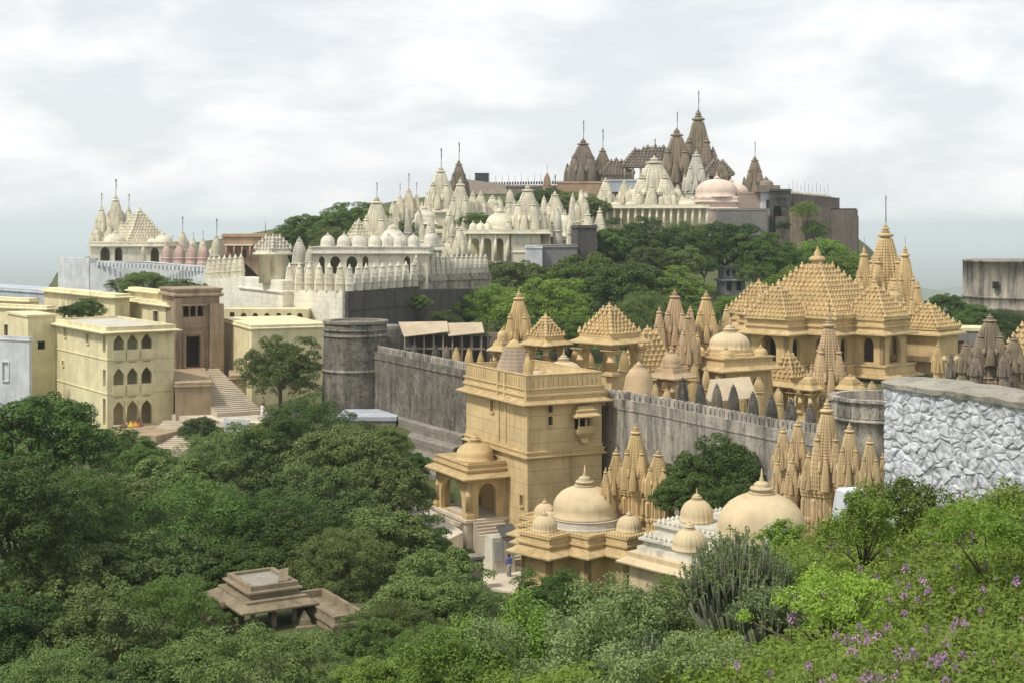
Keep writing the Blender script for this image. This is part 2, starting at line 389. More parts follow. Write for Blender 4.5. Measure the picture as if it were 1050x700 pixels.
def bell_mb(r=0.5, h=1.0):
    return MB().lathe([(r*.8,0),(r,h*.25),(r*.85,h*.5),(r*.35,h*.68),(r*.5,h*.78),(r*.1,h)], 7, smooth=True)
def studded_mb(w_, d, h, n, sp, top=0.10, conc=1.25, fin=True):
    """pyramid of stepped courses, each edged with a row of small stone bells"""
    m = MB(); bl = bell_mb(sp*.36, sp*.95)
    half = lambda t: 1-(1-top)*(t**(1/conc))
    prof = []
    for i in range(n):
        t0, t1 = i/n, (i+1)/n; s0 = half(t0); z0 = h*t0; z1 = h*t1
        prof.append((s0, z0, z1))
    for s0, z0, z1 in prof:
        m.box(-w_/2*s0, w_/2*s0, -d/2*s0, d/2*s0, z0-0.02, z0+(z1-z0)*.55)
        m.box(-w_/2*s0*.94, w_/2*s0*.94, -d/2*s0*.94, d/2*s0*.94, z0+(z1-z0)*.5, z1+.01)
        zb = z0+(z1-z0)*.5; hx, hy = w_/2*s0*.965, d/2*s0*.965
        nx, ny = max(2, int(2*hx/sp)), max(2, int(2*hy/sp))
        pts = [(-hx+2*hx*i/nx, -hy) for i in range(nx+1)]+[(-hx+2*hx*i/nx, hy) for i in range(nx+1)]
        pts += [(-hx, -hy+2*hy*i/ny) for i in range(1, ny)]+[(hx, -hy+2*hy*i/ny) for i in range(1, ny)]
        for x, y in pts:
            k = 1.45 if abs(abs(x)-hx) < 1e-5 and abs(abs(y)-hy) < 1e-5 else (1.2 if min(abs(x), abs(y)) < sp*.5 else 1.0)
            m.add(bl, Matrix.Translation((x, y, zb)) @ Matrix.Diagonal((k, k, k, 1)))
    if fin:
        r = max(.3, min(w_, d)*.058)
        m.lathe([(r*1.3,0),(r*1.3,r*.3),(r*.8,r*.4),(r*.8,r*.8),(r*1.2,r*.9),(r*1.25,r*1.2),(r*.9,r*1.5),(r*.4,r*1.7),(r*.55,r*2),(r*.1,r*2.6),(r*.03,r*3)], 16, z0=h)
    return m

def arch(c, z0, w_, h, foil=0, n=7):
    """opening outline (s, z), counter-clockwise; pointed, or scalloped when foil"""
    sp = z0+h-w_*0.62 if h > w_*0.7 else z0+h*0.4
    pts = [(c-w_/2, z0), (c+w_/2, z0), (c+w_/2, sp)]
    H_ = z0+h-sp
    def pt(i):
        if foil:
            u = i/n; x = w_/2*(1-u); z = sp+H_*(.12*u+.88*u**.72)
            return (x*(.90 if i % 2 else 1), z)
        t = i/n*math.pi/2
        return w_/2*math.cos(t)**0.8, sp+H_*(math.sin(t)**1.15)
    for i in range(1, n): x, z = pt(i); pts.append((c+x, z))
    pts.append((c, z0+h))
    for i in range(n-1, 0, -1): x, z = pt(i); pts.append((c-x, z))
    pts.append((c-w_/2, sp))
    return pts
def hole(c, z0, w_, h): return [(c-w_/2,z0),(c+w_/2,z0),(c+w_/2,z0+h),(c-w_/2,z0+h)]

def shell(parent, x0, x1, y0, y1, z0, z1, mat, front=(), left=(), right=(), back=(), t=0.35, name='wall', roof=None, floors=()):
    """four upright walls with real openings: front is the y0 side, left the x0 side; outlines are measured along each wall"""
    m = MB(); W, D, Hh = x1-x0, y1-y0, z1-z0
    sh = lambda hs, : [list(h) for h in hs]
    m.panel((x0, y0, z0), (1, 0), W, Hh, sh(front), t)
    m.panel((x1, y1, z0), (-1, 0), W, Hh, sh(back), t)
    m.panel((x0, y1-t-.002, z0), (0, -1), D-2*t-.004, Hh, [[(D-t-s_, z) for s_, z in reversed(h)] for h in left], t)
    m.panel((x1, y0+t+.002, z0), (0, 1), D-2*t-.004, Hh, sh(right), t)
    o = part(name, m, mat, parent)
    if roof is not None:
        part('roof', MB().box(x0+t*.5, x1-t*.5, y0+t*.5, y1-t*.5, z1-.25, z1-.05 if roof is not True else z1-.02), roof if roof is not True else mat, parent)
    for z in floors:
        part('floor_slab', MB().box(x0+t+.01, x1-t-.01, y0+t+.01, y1-t-.01, z-.15, z), mat, parent)
    return o
def eave(parent, plan, z, out=0.8, drop=0.35, mat=None, th=0.10, name='eave'):
    m = MB().loft_off(plan, [(-.25, z+.02), (out, z-drop), (out+.03, z-drop+th), (.12, z+.22), (.12, z+.40), (-.25, z+.42)])
    return part(name, m, mat, parent)
def moulding(parent, plan, z, prof, mat, name='cornice', cap=True):
    return part(name, MB().loft_off(plan, [(o, z+dz) for o, dz in prof], cap0=cap, cap1=cap), mat, parent)
def frame_mb(w_, h, b=0.12, d=0.10):
    m = MB(); m.box(-w_/2-b, -w_/2, -d, 0, -b, h+b); m.box(w_/2, w_/2+b, -d, 0, -b, h+b); m.box(-w_/2, w_/2, -d, 0, h, h+b); m.box(-w_/2-.05, w_/2+.05, -d*1.6, 0, -b, 0); return m
def window(parent, side, s_, z, w_, h, x0, y0, mat, shut=GLASSY, hood=False, name='window'):
    """a framed window on the front ('f') or left ('l') wall, its shutter a sub-part"""
    loc = (x0+s_, y0-.002, z) if side == 'f' else (x0-.002, y0+s_, z)
    rz = 0 if side == 'f' else -math.pi/2
    m = frame_mb(w_, h)
    if hood: m.add(MB().rings([[(-w_/2-.3,-.5,h+.15),(w_/2+.3,-.5,h+.15),(w_/2+.3,0,h+.35),(-w_/2-.3,0,h+.35)],[(-w_/2-.3,-.5,h+.22),(w_/2+.3,-.5,h+.22),(w_/2+.3,0,h+.45),(-w_/2-.3,0,h+.45)]]))
    o = part(name, m, mat, parent, loc, rz)
    part('shutter', MB().box(-w_/2, w_/2, .16, .2, 0, h), shut, o)
    return o
def column_mb(h, r=0.22):
    m = MB(); q = ngon(4, r*1.9, math.pi/4); m.loft_scale(q, [(1, 0), (1, h*.10), (.78, h*.12), (.78, h*.16)])
    m.lathe([(r, h*.16), (r*.95, h*.5), (r*1.1, h*.52), (r*1.1, h*.56), (r*.85, h*.58), (r*.82, h*.84)], 10)
    m.loft_scale(q, [(.7, h*.84), (.75, h*.90), (1.0, h*.93), (1.25, h*.97), (1.25, h)]); return m

def kiosk(parent, x0, x1, y0, y1, z0, h, mat, roof='studded', rh=2.0, out=0.7, pil=0.35, n=6, sp=0.45, plinth=0.5, ribs=0, bay=(1, 1)):
    """open pavilion: plinth, corner pillars, an arch panel between each pair, eave, roof"""
    if plinth: part('plinth', MB().loft_off(rect(x0,x1,y0,y1), [(.25,z0-plinth),(.25,z0-plinth*.4),(.12,z0-plinth*.35),(.12,z0-.06),(.2,z0-.05),(.2,z0)]), mat, parent)
    W, D = x1-x0, y1-y0; ph = h*.96
    for k, (nx, ny) in enumerate((bay,)):
        hx = [arch(W*(i+.5)/nx, 0.002, W/nx-pil*1.3, ph-.25) for i in range(nx)]
        hy = [arch(D*(i+.5)/ny, 0.002, D/ny-pil*1.3, ph-.25) for i in range(ny)]
    m = MB(); t = pil*.7
    m.panel((x0, y0, z0), (1,0), W, h, [[(a, max(b, .001)) for a, b in q_] for q_ in hx], t)
    m.panel((x1, y1, z0), (-1,0), W, h, hx, t)
    m.panel((x0, y1-t-.002, z0), (0,-1), D-2*t-.004, h, [[(a-t, b) for a, b in q_] for q_ in hy], t)
    m.panel((x1, y0+t+.002, z0), (0,1), D-2*t-.004, h, [[(a-t, b) for a, b in q_] for q_ in hy], t)
    part('arcade', m, mat, parent)
    cm = cmesh(('column', round(h, 1), pil), lambda: column_mb(h*.75, pil*.62))
    for x in (x0+.02, x1-.02):
        for y in (y0+.02, y1-.02): link('pillar', cm, mat, parent, (x, y, z0+.003))
    eave(parent, rect(x0,x1,y0,y1), z0+h, out, .32, mat)
    cx0, cy0 = (x0+x1)/2, (y0+y1)/2
    if roof == 'studded': part('roof', studded_mb(W+.3, D+.3, rh, n, sp), mat, parent, (cx0, cy0, z0+h+.38))
    elif roof == 'dome':
        r_ = min(W, D)/2
        part('roof', MB().loft_off(rect(x0,x1,y0,y1), [(.1,z0+h+.3),(.1,z0+h+.55),(-.05,z0+h+.6),(-.05,z0+h+.75)]), mat, parent)
        dome(parent, (cx0, cy0, z0+h+.74), r_*.92, rh, mat, ribs)
    return parent

def shrine(name, label, px, Y, pyb, pyt, wpx, mat, a=0.6, pole=0.0, lod=1, group=None, wall=0.28, cat='shrine', wallmat=None, dn=2.0, turrets=True):
    """free-standing spired shrine: pixel centre column, distance, rows of its foot and of its finial top, width of the tower"""
    base = P(px, pyb, Y); H_ = zof(pyt, Y)-zof(pyb, Y); w_ = wpx/F*Y
    t = thing(name, label, cat, base, a, group)
    hw = w_/2; wh = H_*wall
    m = MB().loft_scale(ratha(), [(w_*1.16,-dn),(w_*1.16,wh*.12),(w_*1.08,wh*.15),(w_*1.08,wh*.28),(w_*1.13,wh*.30),(w_*1.0,wh*.36),(w_*.98,wh*.82),(w_*1.06,wh*.86),(w_*1.16,wh*.9),(w_*1.16,wh*.95),(w_*1.02,wh)])
    part('base', m, wallmat or mat, t)
    spire(t, (0,0,wh), w_, H_-wh, mat, lod, pole, turrets=turrets)
    if w_ > 1.2 and lod >= 1:
        part('niche', MB().panel((-w_*.16, -w_*.585, wh*.34), (1,0), w_*.32, wh*.5, [hole(w_*.16, wh*.06, w_*.2, wh*.38)], w_*.08), mat, t)
    return t

def merlon_mb(kind):
    if kind == 'spirelet':
        m = MB().loft_scale(ratha(), [(1,0),(1,.5),(1.12,.52),(1.12,.60),(.96,.62),(.90,.95),(.98,.96),(.88,1.0),(.80,1.3),(.86,1.31),(.74,1.35),(.60,1.68),(.52,1.74)])
        m.lathe([(.32,1.72),(.36,1.80),(.2,1.86),(.14,1.92),(.12,2.0),(.02,2.15)], 8); return m
    if kind == 'round':
        pr = [(-.5,0),(.5,0),(.5,.55),(.42,.78),(.25,.94),(0,1.0),(-.25,.94),(-.42,.78),(-.5,.55)]
        return MB().rings([[(x,-.5,z) for x, z in pr], [(x,.5,z) for x, z in pr]])
    pr = [(-.46,0),(.46,0),(.46,.6),(.2,.85),(0,1.0),(-.2,.85),(-.46,.6)]
    return MB().rings([[(x,-.5,z) for x, z in pr], [(x,.5,z) for x, z in pr]])
def merlons(parent, p, q, n, kind, mat, w_, h, t=0.3, z=None, name='merlon', skip=1.0):
    p = Vector(p); q = Vector(q); d = q-p; ang = math.atan2(d.y, d.x)
    me = cmesh(('merlon', kind), lambda: merlon_mb(kind))
    for i in range(n):
        c = p+d*((i+.5)/n)
        link(name, me, mat, parent, c, ang, (w_, t if kind != 'spirelet' else w_, h if kind != 'spirelet' else h/2.15))

def seg_wall(name, label, pts, t, zb, mat, cat='wall', prof=None, band=(), bandmat=None):
    """thick wall along a polyline of (x, y, ztop); returns its root mesh in world coordinates"""
    m = MB(); rings = []
    n = len(pts)
    for i, p in enumerate(pts):
        a = pts[max(0, i-1)]; b = pts[min(n-1, i+1)]
        d = Vector((b[0]-a[0], b[1]-a[1])).normalized(); nrm = Vector((-d.y, d.x))
        q0 = (p[0]-nrm.x*t/2, p[1]-nrm.y*t/2); q1 = (p[0]+nrm.x*t/2, p[1]+nrm.y*t/2)
        rings.append([(q0[0], q0[1], zb), (q0[0], q0[1], p[2]), (q1[0], q1[1], p[2]), (q1[0], q1[1], zb)])
    m.rings(rings)
    for dz, pr, th in band:
        rr = []
        for i, p in enumerate(pts):
            a = pts[max(0, i-1)]; b = pts[min(n-1, i+1)]
            d = Vector((b[0]-a[0], b[1]-a[1])).normalized(); nrm = Vector((-d.y, d.x))
            q0 = (p[0]-nrm.x*(t/2+pr), p[1]-nrm.y*(t/2+pr)); q1 = (p[0]+nrm.x*(t/2+pr), p[1]+nrm.y*(t/2+pr)); z = p[2]+dz
            rr.append([(q0[0], q0[1], z), (q0[0], q0[1], z+th), (q1[0], q1[1], z+th), (q1[0], q1[1], z)])
        m.rings(rr)
    o = link(name, m.mesh(name), mat)
    return tag(o, label, cat)

# ------------------------------------------------------------------ leaves
def leaves_mesh(name, C, Nn, size, asp=0.5, jit=0.6, up=None):
    n = len(C); rnd = RNG.normal(size=(n, 3))
    Nn = Nn+jit*rnd; Nn /= np.linalg.norm(Nn, axis=1)[:, None]+1e-9
    T = RNG.normal(size=(n, 3)) if up is None else up+0.25*RNG.normal(size=(n, 3))
    T -= (T*Nn).sum(1)[:, None]*Nn; T /= np.linalg.norm(T, axis=1)[:, None]+1e-9
    B = np.cross(Nn, T); s = (np.ravel(size)*(0.65+0.7*RNG.random(n)))[:, None] if np.ndim(size) else size*(0.65+0.7*RNG.random((n, 1)))
    v = np.empty((n, 4, 3)); v[:, 0] = C-T*s*.5; v[:, 1] = C+B*s*asp*.5; v[:, 2] = C+T*s*.5+Nn*s*.08; v[:, 3] = C-B*s*asp*.5
    me = bpy.data.meshes.new(name); me.vertices.add(n*4); me.loops.add(n*4); me.polygons.add(n)
    me.vertices.foreach_set('co', v.reshape(-1)); me.loops.foreach_set('vertex_index', np.arange(n*4, dtype=np.int32))
    me.polygons.foreach_set('loop_start', np.arange(0, n*4, 4, dtype=np.int32)); me.polygons.foreach_set('loop_total', np.full(n, 4, dtype=np.int32))
    me.update(); me.validate(); return me
def crown_mesh(seed, nleaf=34000, size=0.042, lobes=26, sub=14, flat=0.8, spread=0.64, asp=0.55, low=-0.85):
    """crown of unit radius: lobes over a dome, each lobe a heap of leaf clumps, with gaps between"""
    global RNG
    RNG = np.random.default_rng(seed)
    cs = []
    for i in range(lobes):
        u = (i+.5)/lobes; ph = i*2.399963+RNG.random()*.7
        z = 1-(1-low)*u; r = math.sqrt(max(0, 1-min(1, z*z)))
        if z < 0: r = 1.0+.25*z
        rr = spread*(0.80+0.38*RNG.random())
        cs.append((rr*r*math.cos(ph), rr*r*math.sin(ph), rr*z*flat, 0.24+0.16*RNG.random()))
    cs.append((0, 0, .1, .45)); subs = []
    for (x, y, z, r) in cs:
        for k in range(sub):
            d = RNG.normal(size=3); d /= np.linalg.norm(d); d[2] = abs(d[2])*0.9-0.3
            subs.append((x+d[0]*r*.95, y+d[1]*r*.95, z+d[2]*r*.85, r*(.22+.22*RNG.random())))
    subs = np.array(subs); w_ = subs[:, 3]**2*(1.3+np.clip(subs[:, 2], -.8, .6)); idx = RNG.choice(len(subs), nleaf, p=w_/w_.sum()); S_ = subs[idx]
    d = RNG.normal(size=(nleaf, 3)); d /= np.linalg.norm(d, axis=1)[:, None]; d[:, 2] = np.where(d[:, 2] < -0.3, -d[:, 2], d[:, 2])
    rad = (0.70+0.38*RNG.random(nleaf)**0.6)*S_[:, 3]
    C = S_[:, :3]+d*rad[:, None]*np.array([1, 1, .85])
    Nn = d*0.9+np.array([0, 0, .45])
    return leaves_mesh('crown', C, Nn, size, asp, 0.5)
CROWNS = [crown_mesh(3, 40000, .038), crown_mesh(5, 40000, .038, 32, 12, .85, .68), crown_mesh(8, 34000, .044, 20, 18, .74, .62), crown_mesh(13, 46000, .030, 38, 10, .78, .70, .45)]
def trunk_mb(seed):
    r = random.Random(seed); m = MB()
    m.tube((0,0,-1.4),(0.02,0.01,-.55),.075,8,.055)
    for k in range(6):
        a = k*1.05+r.random()*.5; e_ = (0.5*math.cos(a), 0.5*math.sin(a), -.05+.25*r.random())
        mid = (e_[0]*.4, e_[1]*.4, -.32); m.tube((0.02,0.01,-.57), mid, .042, 6, .03); m.tube(mid, e_, .03, 5, .012)
        for j in range(2):
            b = a+(-.5+j)*.9; m.tube((e_[0]*.7, e_[1]*.7, -.15), (e_[0]*.75+.3*math.cos(b), e_[1]*.75+.3*math.sin(b), .1+.2*r.random()), .016, 4, .006)
    return m
_tc = [0]
def tree(label, px, py_top, Y, rpx, mat, kind=0, group=None, flat=1.0, hz=None, name='tree', cat='tree'):
    """px, row of the crown's top, distance, crown radius in photo pixels"""
    r = rpx/F*Y*1.08; top = P(px, py_top, Y); cz = top.z-r*0.84*flat
    gz = ground_z(top.x, Y)
    t = thing(name, label, cat, (top.x, Y, min(gz, cz-r*.5)), random.random()*6.28, group)
    _tc[0] += 1
    zoff = cz-t.location.z
    me = CROWNS[kind] if isinstance(kind, int) else kind
    link('crown', me, mat, t, (0,0,zoff), 0, (r/.98, r/.98, r*flat/.98))
    th = max(1.0, zoff/r) if zoff > 0 else 1.0
    link('trunk', cmesh(('trunk', _tc[0] % 3), lambda: trunk_mb(_tc[0] % 3)), BARK, t, (0,0,zoff), 0, (r*.8, r*.8, max(r*.8, zoff/1.35)))
    return t

# ------------------------------------------------------------------ terrain
CTRL = []
def ctl(px, py, Y): p = P(px, py, Y); CTRL.append((p.x, p.y, p.z))
for c in ((0,0,-3.0),(4,0,-2.6),(-3,0,-5),(3,8,-3.9),(8,10,-3.4),(-3,8,-8.5),(-8,4,-12),(-12,20,-24),(-3,20,-14),(14,18,-3.2),(14,26,-4.4),(20,36,-5.2)): CTRL.append(c)
for c in ((1050,690,15),(1050,600,22),(1050,520,32),(1050,492,38),(980,508,40),(910,530,41),(930,600,29),(930,680,19),(850,605,33),(850,580,39),(800,625,31),(790,690,21),(700,665,32),(700,720,24),(600,735,33),(640,668,42),(760,640,44),(560,715,46),(560,770,33),(470,800,42),(830,615,52),(700,620,70),(600,690,72),(520,730,58),(470,720,50),(440,700,60),(200,478,147),(235,466,148),(130,474,146)): ctl(*c)
for c in ((-5,-28.5,62),(12,-25,72),(26,-23,66),(38,-11,50),(-30,-28.5,62),(-12,-28.5,40)): CTRL.append((c[0], c[2], c[1]))
for c in ((510,604,115),(535,606,111),(488,596,118),(500,612,111),(600,650,100),(450,600,95),(250,700,70),(0,660,90),(380,640,80),(120,640,85),(560,600,110),(700,600,105),(790,610,92),(860,585,92),(930,560,100)): 
    p = P(*c); CTRL.append((p.x, p.y, max(p.z, -28.5)))
for c in ((100,443,165),(0,448,150),(240,430,158),(330,425,152),(395,440,148),(440,488,138),(450,545,124),(620,520,124),(700,500,128),(800,485,118),(900,470,122),(640,420,150),(720,410,160),(850,425,170),(950,400,180),(1020,390,170),(480,400,160),(430,375,180),(560,390,170)): ctl(*c)
for c in ((650,300,260),(600,345,215),(700,330,220),(750,250,365),(830,258,365),(880,292,330),(960,335,260),(1040,335,260),(460,330,255),(350,345,215),(230,345,215),(200,302,285),(100,296,290),(20,318,265),(60,345,215),(716,192,395),(600,196,390),(800,214,395),(500,200,380),(430,228,320),(540,262,280),(660,238,340),(870,285,385)): ctl(*c)
CT = np.array(CTRL)
def _ss(x): x = np.clip(x, 0, 1); return x*x*(3-2*x)
def terr(X, Y):
    X = np.asarray(X, float); Y = np.asarray(Y, float); num = np.zeros_like(X); den = np.zeros_like(X)
    for cx, cy_, cz in CT:
        d2 = (X-cx)**2+(Y-cy_)**2+1.5+0.0004*(Y**2); w_ = 1/d2**1.8; num += w_*cz; den += w_
    z = num/den
    d = np.maximum.reduce([-112-X-0*Y, (Y-455)*1.0, X-190, -(Y+90)])
    d2_ = np.maximum(np.minimum(X-0.232*Y, Y-270), np.minimum(-(X+0.318*Y)+6, Y-284)*1.5)*1.7
    f = _ss(np.maximum(d/420.0, d2_/230.0))
    far = -330+18*np.sin(X/900.0)*np.cos(Y/1300.0)
    z = z*(1-f)+far*f
    hill = 165*np.exp(-((X-1190)/330.0)**2-((Y-4300)/700.0)**2)+120*np.exp(-((X-2300)/800.0)**2-((Y-5600)/900.0)**2)
    return z+hill
def ground_z(x, y): return float(terr(np.array([x]), np.array([y]))[0])
def axis(parts):
    out = []
    for a, b, s_ in parts: out += list(np.arange(a, b, s_))
    return np.array(out+[parts[-1][1]])
gx = axis([(-60000,-10000,5000),(-10000,-2000,500),(-2000,-400,80),(-400,-140,13),(-140,-40,3),(-40,40,1.0),(40,200,3),(200,600,20),(600,4000,100),(4000,10000,500),(10000,60000,5000)])
gy = axis([(-300,-20,20),(-20,60,0.8),(60,200,2),(200,480,5),(480,1000,20),(1000,8000,150),(8000,20000,1000),(20000,60000,5000)])
GX, GY = np.meshgrid(gx, gy); GZ = terr(GX, GY)
nz_ = np.array([[noise.noise(Vector((x*.35, y*.35, 0)))*.12 if abs(x) < 60 and -5 < y < 60 else 0 for x in gx] for y in gy]); GZ = GZ+nz_
me = bpy.data.meshes.new('ground'); nx, ny = len(gx), len(gy)
idx = np.arange(nx*ny).reshape(ny, nx)
me.from_pydata(np.stack([GX, GY, GZ], -1).reshape(-1, 3).tolist(), [], np.stack([idx[:-1,:-1], idx[:-1,1:], idx[1:,1:], idx[1:,:-1]], -1).reshape(-1, 4).tolist())
me.polygons.foreach_set('use_smooth', [True]*len(me.polygons))
GROUND = stone('ground_earth', (0.07, 0.095, 0.03), (0.03, 0.04, 0.016), 0.0, 0.5, bump=0.5, light=(0.11, 0.12, 0.05))
g = link('ground', me, GROUND); g['kind'] = 'structure'
# haze: one closed box of even thin air
HZ = (-60500, 60500, -320, 60500, -352, 48)
hb = link('haze', MB().box(*HZ).mesh('haze'), None); hb['kind'] = 'stuff'
hm = bpy.data.materials.new('haze_air'); hm.use_nodes = True; hn = hm.node_tree; hn.nodes.remove(hn.nodes['Principled BSDF'])
pv = hn.nodes.new('ShaderNodeVolumePrincipled'); pv.inputs['Density'].default_value = 0.00015; pv.inputs['Color'].default_value = (0.86, 0.93, 1.0, 1); pv.inputs['Anisotropy'].default_value = 0.2
hn.links.new(pv.outputs[0], hn.nodes['Material Output'].inputs['Volume']); hb.data.materials.append(hm); hb.display_type = 'WIRE'

# =================================================================== GATE TOWER
def local(pos, a):
    c, s_ = math.cos(a), math.sin(a)
    return lambda x, y, z=0: Vector((pos.x+c*x-s_*y, pos.y+s_*x+c*y, z))
A0 = R(27); Y0 = 120.0
zt = lambda py: zof(py, Y0)
C0 = P(541, HY, Y0); W0 = face_len(541, Y0, A0, 617); D0 = face_len(541, Y0, A0+math.pi/2, 478)
GB = -28.6
T = thing('gate_tower', 'tall square tower of honey sandstone with carved parapet and a small bay window', 'tower', (C0.x, C0.y, 0), A0)
pl = rect(0, W0, 0, D0)
z1, z2 = zt(414), zt(466)
rw, lw = W0, D0
s_b = face_len(541, Y0, A0, 597); s_s = face_len(541, Y0, A0, 564)
wl = face_len(541, Y0, A0+math.pi/2, 505)
shell(T, 0, W0, 0, D0, GB-1, z1, GOLDC,
      front=[hole(s_b, zt(444)-GB+1, 1.5, zt(428)-zt(444)), hole(s_s, zt(437)-GB+1, .45, 0.75), hole(s_s, zt(424)-GB+1, .45, 0.75)],
      left=[hole(wl, zt(431)-GB+1, .6, 1.0), hole(1.0, zt(520)-GB+1, .55, .9), arch(5.2, 1.2, 1.7, 3.9), hole(9.3, 4.2, .7, 1.1)], t=.6)
part('roof_terrace', MB().box(.4, W0-.4, .4, D0-.4, zt(397)-.2, zt(397)), YELR, T)
moulding(T, pl, z2, [(-.3,-.42),(.10,-.42),(.34,-.30),(.34,-.22),(.14,-.16),(.14,.05),(.22,.09),(.22,.20),(.05,.26),(.05,.55),(-.3,.55)], GOLD, 'string_course')
moulding(T, pl, z1, [(-.3,-.25),(.02,-.25),(.72,-.10),(.74,.0),(.25,.24),(.12,.28),(.12,.52),(.24,.58),(.24,.74),(.1,.82),(.1,1.1),(.2,1.16),(.2,1.3),(.02,1.34),(-.5,1.34)], GOLD)
zp = z1+1.34
PHt = 1.0
part('parapet', MB().rings([[(x, y, z) for x, y in offset(pl, o)] for o, z in ((-.02,zp-.01),(-.02,zp+PHt),(.04,zp+PHt),(.04,zp+PHt+.08),(-.34,zp+PHt+.08),(-.30,zp+PHt),(-.30,zp-1.0))], cap0=False, cap1=False), GOLD, T)
for p_, q_, n_ in (((.05,-.0), (W0-.05,-.0), 15), ((-.0,D0), (-.0,0), 26)):
    d = Vector((q_[0]-p_[0], q_[1]-p_[1])).length/n_
    merlons(T, (*p_, zp+.02), (*q_, zp+.02), n_, 'round', GOLD, d*.80, .86, .12, name='parapet_panel')
for s_ in (0.0, face_len(541, Y0, A0+math.pi/2, 519), face_len(541, Y0, A0+math.pi/2, 512)):
    part('pilaster', MB().box(-.10, .12, s_-.12, s_+.12, z2+.56, z1-.26), GOLD, T); part('pilaster', MB().box(-.22, .1, s_-.14, s_+.14, z1+.3, zp+.95), GOLD, T)
# jharokha
jb = part('bay_window', MB().box(s_b-.85, s_b+.85, -.75, -.003, zt(445), zt(443)).loft_off(rect(s_b-.8, s_b+.8, -.7, -.003), [(-.55, zt(457)), (-.30, zt(452)), (0, zt(447.5)), (.06, zt(446.5)), (.06, zt(445.2)+.0)]), GOLD, T)
part('window_hood', MB().loft_off(rect(s_b-.8, s_b+.8, -.7, -.003), [(.0, zt(428)), (.42, zt(430)), (.44, zt(428.6)), (.1, zt(425)), (.18, zt(424)), (.18, zt(422.5)), (-.05, zt(421.5)), (-.05, zt(419.5)), (-.25, zt(418))]), GOLD, jb)
for x in (s_b-.72, s_b+.62, s_b-.05): part('mullion', MB().box(x, x+.11, -.68, -.56, zt(443), zt(428.3)), GOLD, jb)
part('railing', MB().box(s_b-.8, s_b+.8, -.74, -.64, zt(443)+.003, zt(439.5)), GOLD, jb)
for z in (zt(437), zt(424)): window(T, 'f', s_s, z, .45, .75, 0, 0, GOLD)
window(T, 'l', wl, zt(431), .6, 1.0, 0, 0, GOLD); window(T, 'l', 1.0, zt(520), .55, .9, 0, 0, GOLD)
part('carved_bracket_wing', MB().rings([[(W0+.05, 1.2, zp-2.0), (W0+1.5, 1.2, zp-2.1), (W0+1.35, 1.2, zp-1.0), (W0+.8, 1.2, zp-.1), (W0+.3, 1.2, zp+.4), (W0+.05, 1.2, zp+.5)], [(W0+.05, 1.6, zp-2.0), (W0+1.5, 1.6, zp-2.1), (W0+1.35, 1.6, zp-1.0), (W0+.8, 1.6, zp-.1), (W0+.3, 1.6, zp+.4), (W0+.05, 1.6, zp+.5)]]), GOLD, T)
# porch (a part of the tower): x in [-3.6, 0], y in [py0, py1]
py0 = face_len(541, Y0, A0+math.pi/2, 519); py1 = py0+6.6; fz = -25.1; ez = -21.35
part('porch_base', MB().loft_off(rect(-3.7,0.1,py0-.1,py1), [(.25,GB-1),(.25,fz-.3),(.4,fz-.25),(.4,fz)]), PAVE, T)
m = MB(); PW = 3.6
m.panel((-PW, py0, fz), (1,0), PW-.01, ez-fz+.05, [arch(PW*.5, .003, 1.75, 2.95)], .4)
m.panel((-PW, py1, fz), (0,-1), py1-py0-.42, ez-fz+.05, [arch(3.0, .003, 4.4, 3.0)], .4)
m.panel((-.01, py1, fz), (-1,0), PW-.45, ez-fz+.05, [arch(PW*.45, .003, 1.75, 2.9)], .4)
pm = part('porch', m, GOLD, T)
for x, y in ((-PW+.1, py0+.15), (-PW+.1, py1-.1)): link('pillar', cmesh(('column', 3.7, .3), lambda: column_mb(3.7, .30)), GOLD, pm, (x, y, fz+.003))
prct = rect(-PW, -.02, py0, py1)
part('eave', MB().loft_off(prct, [(-.2,ez),(.85,ez-.30),(.87,ez-.18),(.2,ez+.18),(.2,ez+.32),(.32,ez+.36),(.32,ez+.5),(.12,ez+.55),(.12,ez+.8),(.2,ez+.84),(.2,ez+.92),(-.3,ez+.92)]), GOLD, pm)
part('drip_row', (lambda mm: mm)(MB().box(-PW-.1,-.1,py0-.12,py0-.02,ez+.92,ez+1.08)), GOLD, pm)
dome(T, (-1.9, py0+2.3, ez+.92), 1.62, 1.55, GOLD)
part('porch_steps', (lambda mm: [mm.box(-3.6-.35*(k+1), -3.6-.35*k-.002+.0, py0+.3, py1-.3, GB-1, fz-.18*(k+1)) for k in range(14)] and mm)(MB()), STEP, T)
part('porch_steps_front', (lambda mm: [mm.box(-3.4, -0.6, py0-.45-.36*(k+1), py0-.45-.36*k, GB-1, fz-.2*(k+1)) for k in range(13)] and mm)(MB()), STEP, T)

# small buildings standing behind the tower's parapet
tl = local(C0, A0)
def on(tx, ty, z): return tl(tx, ty, z)
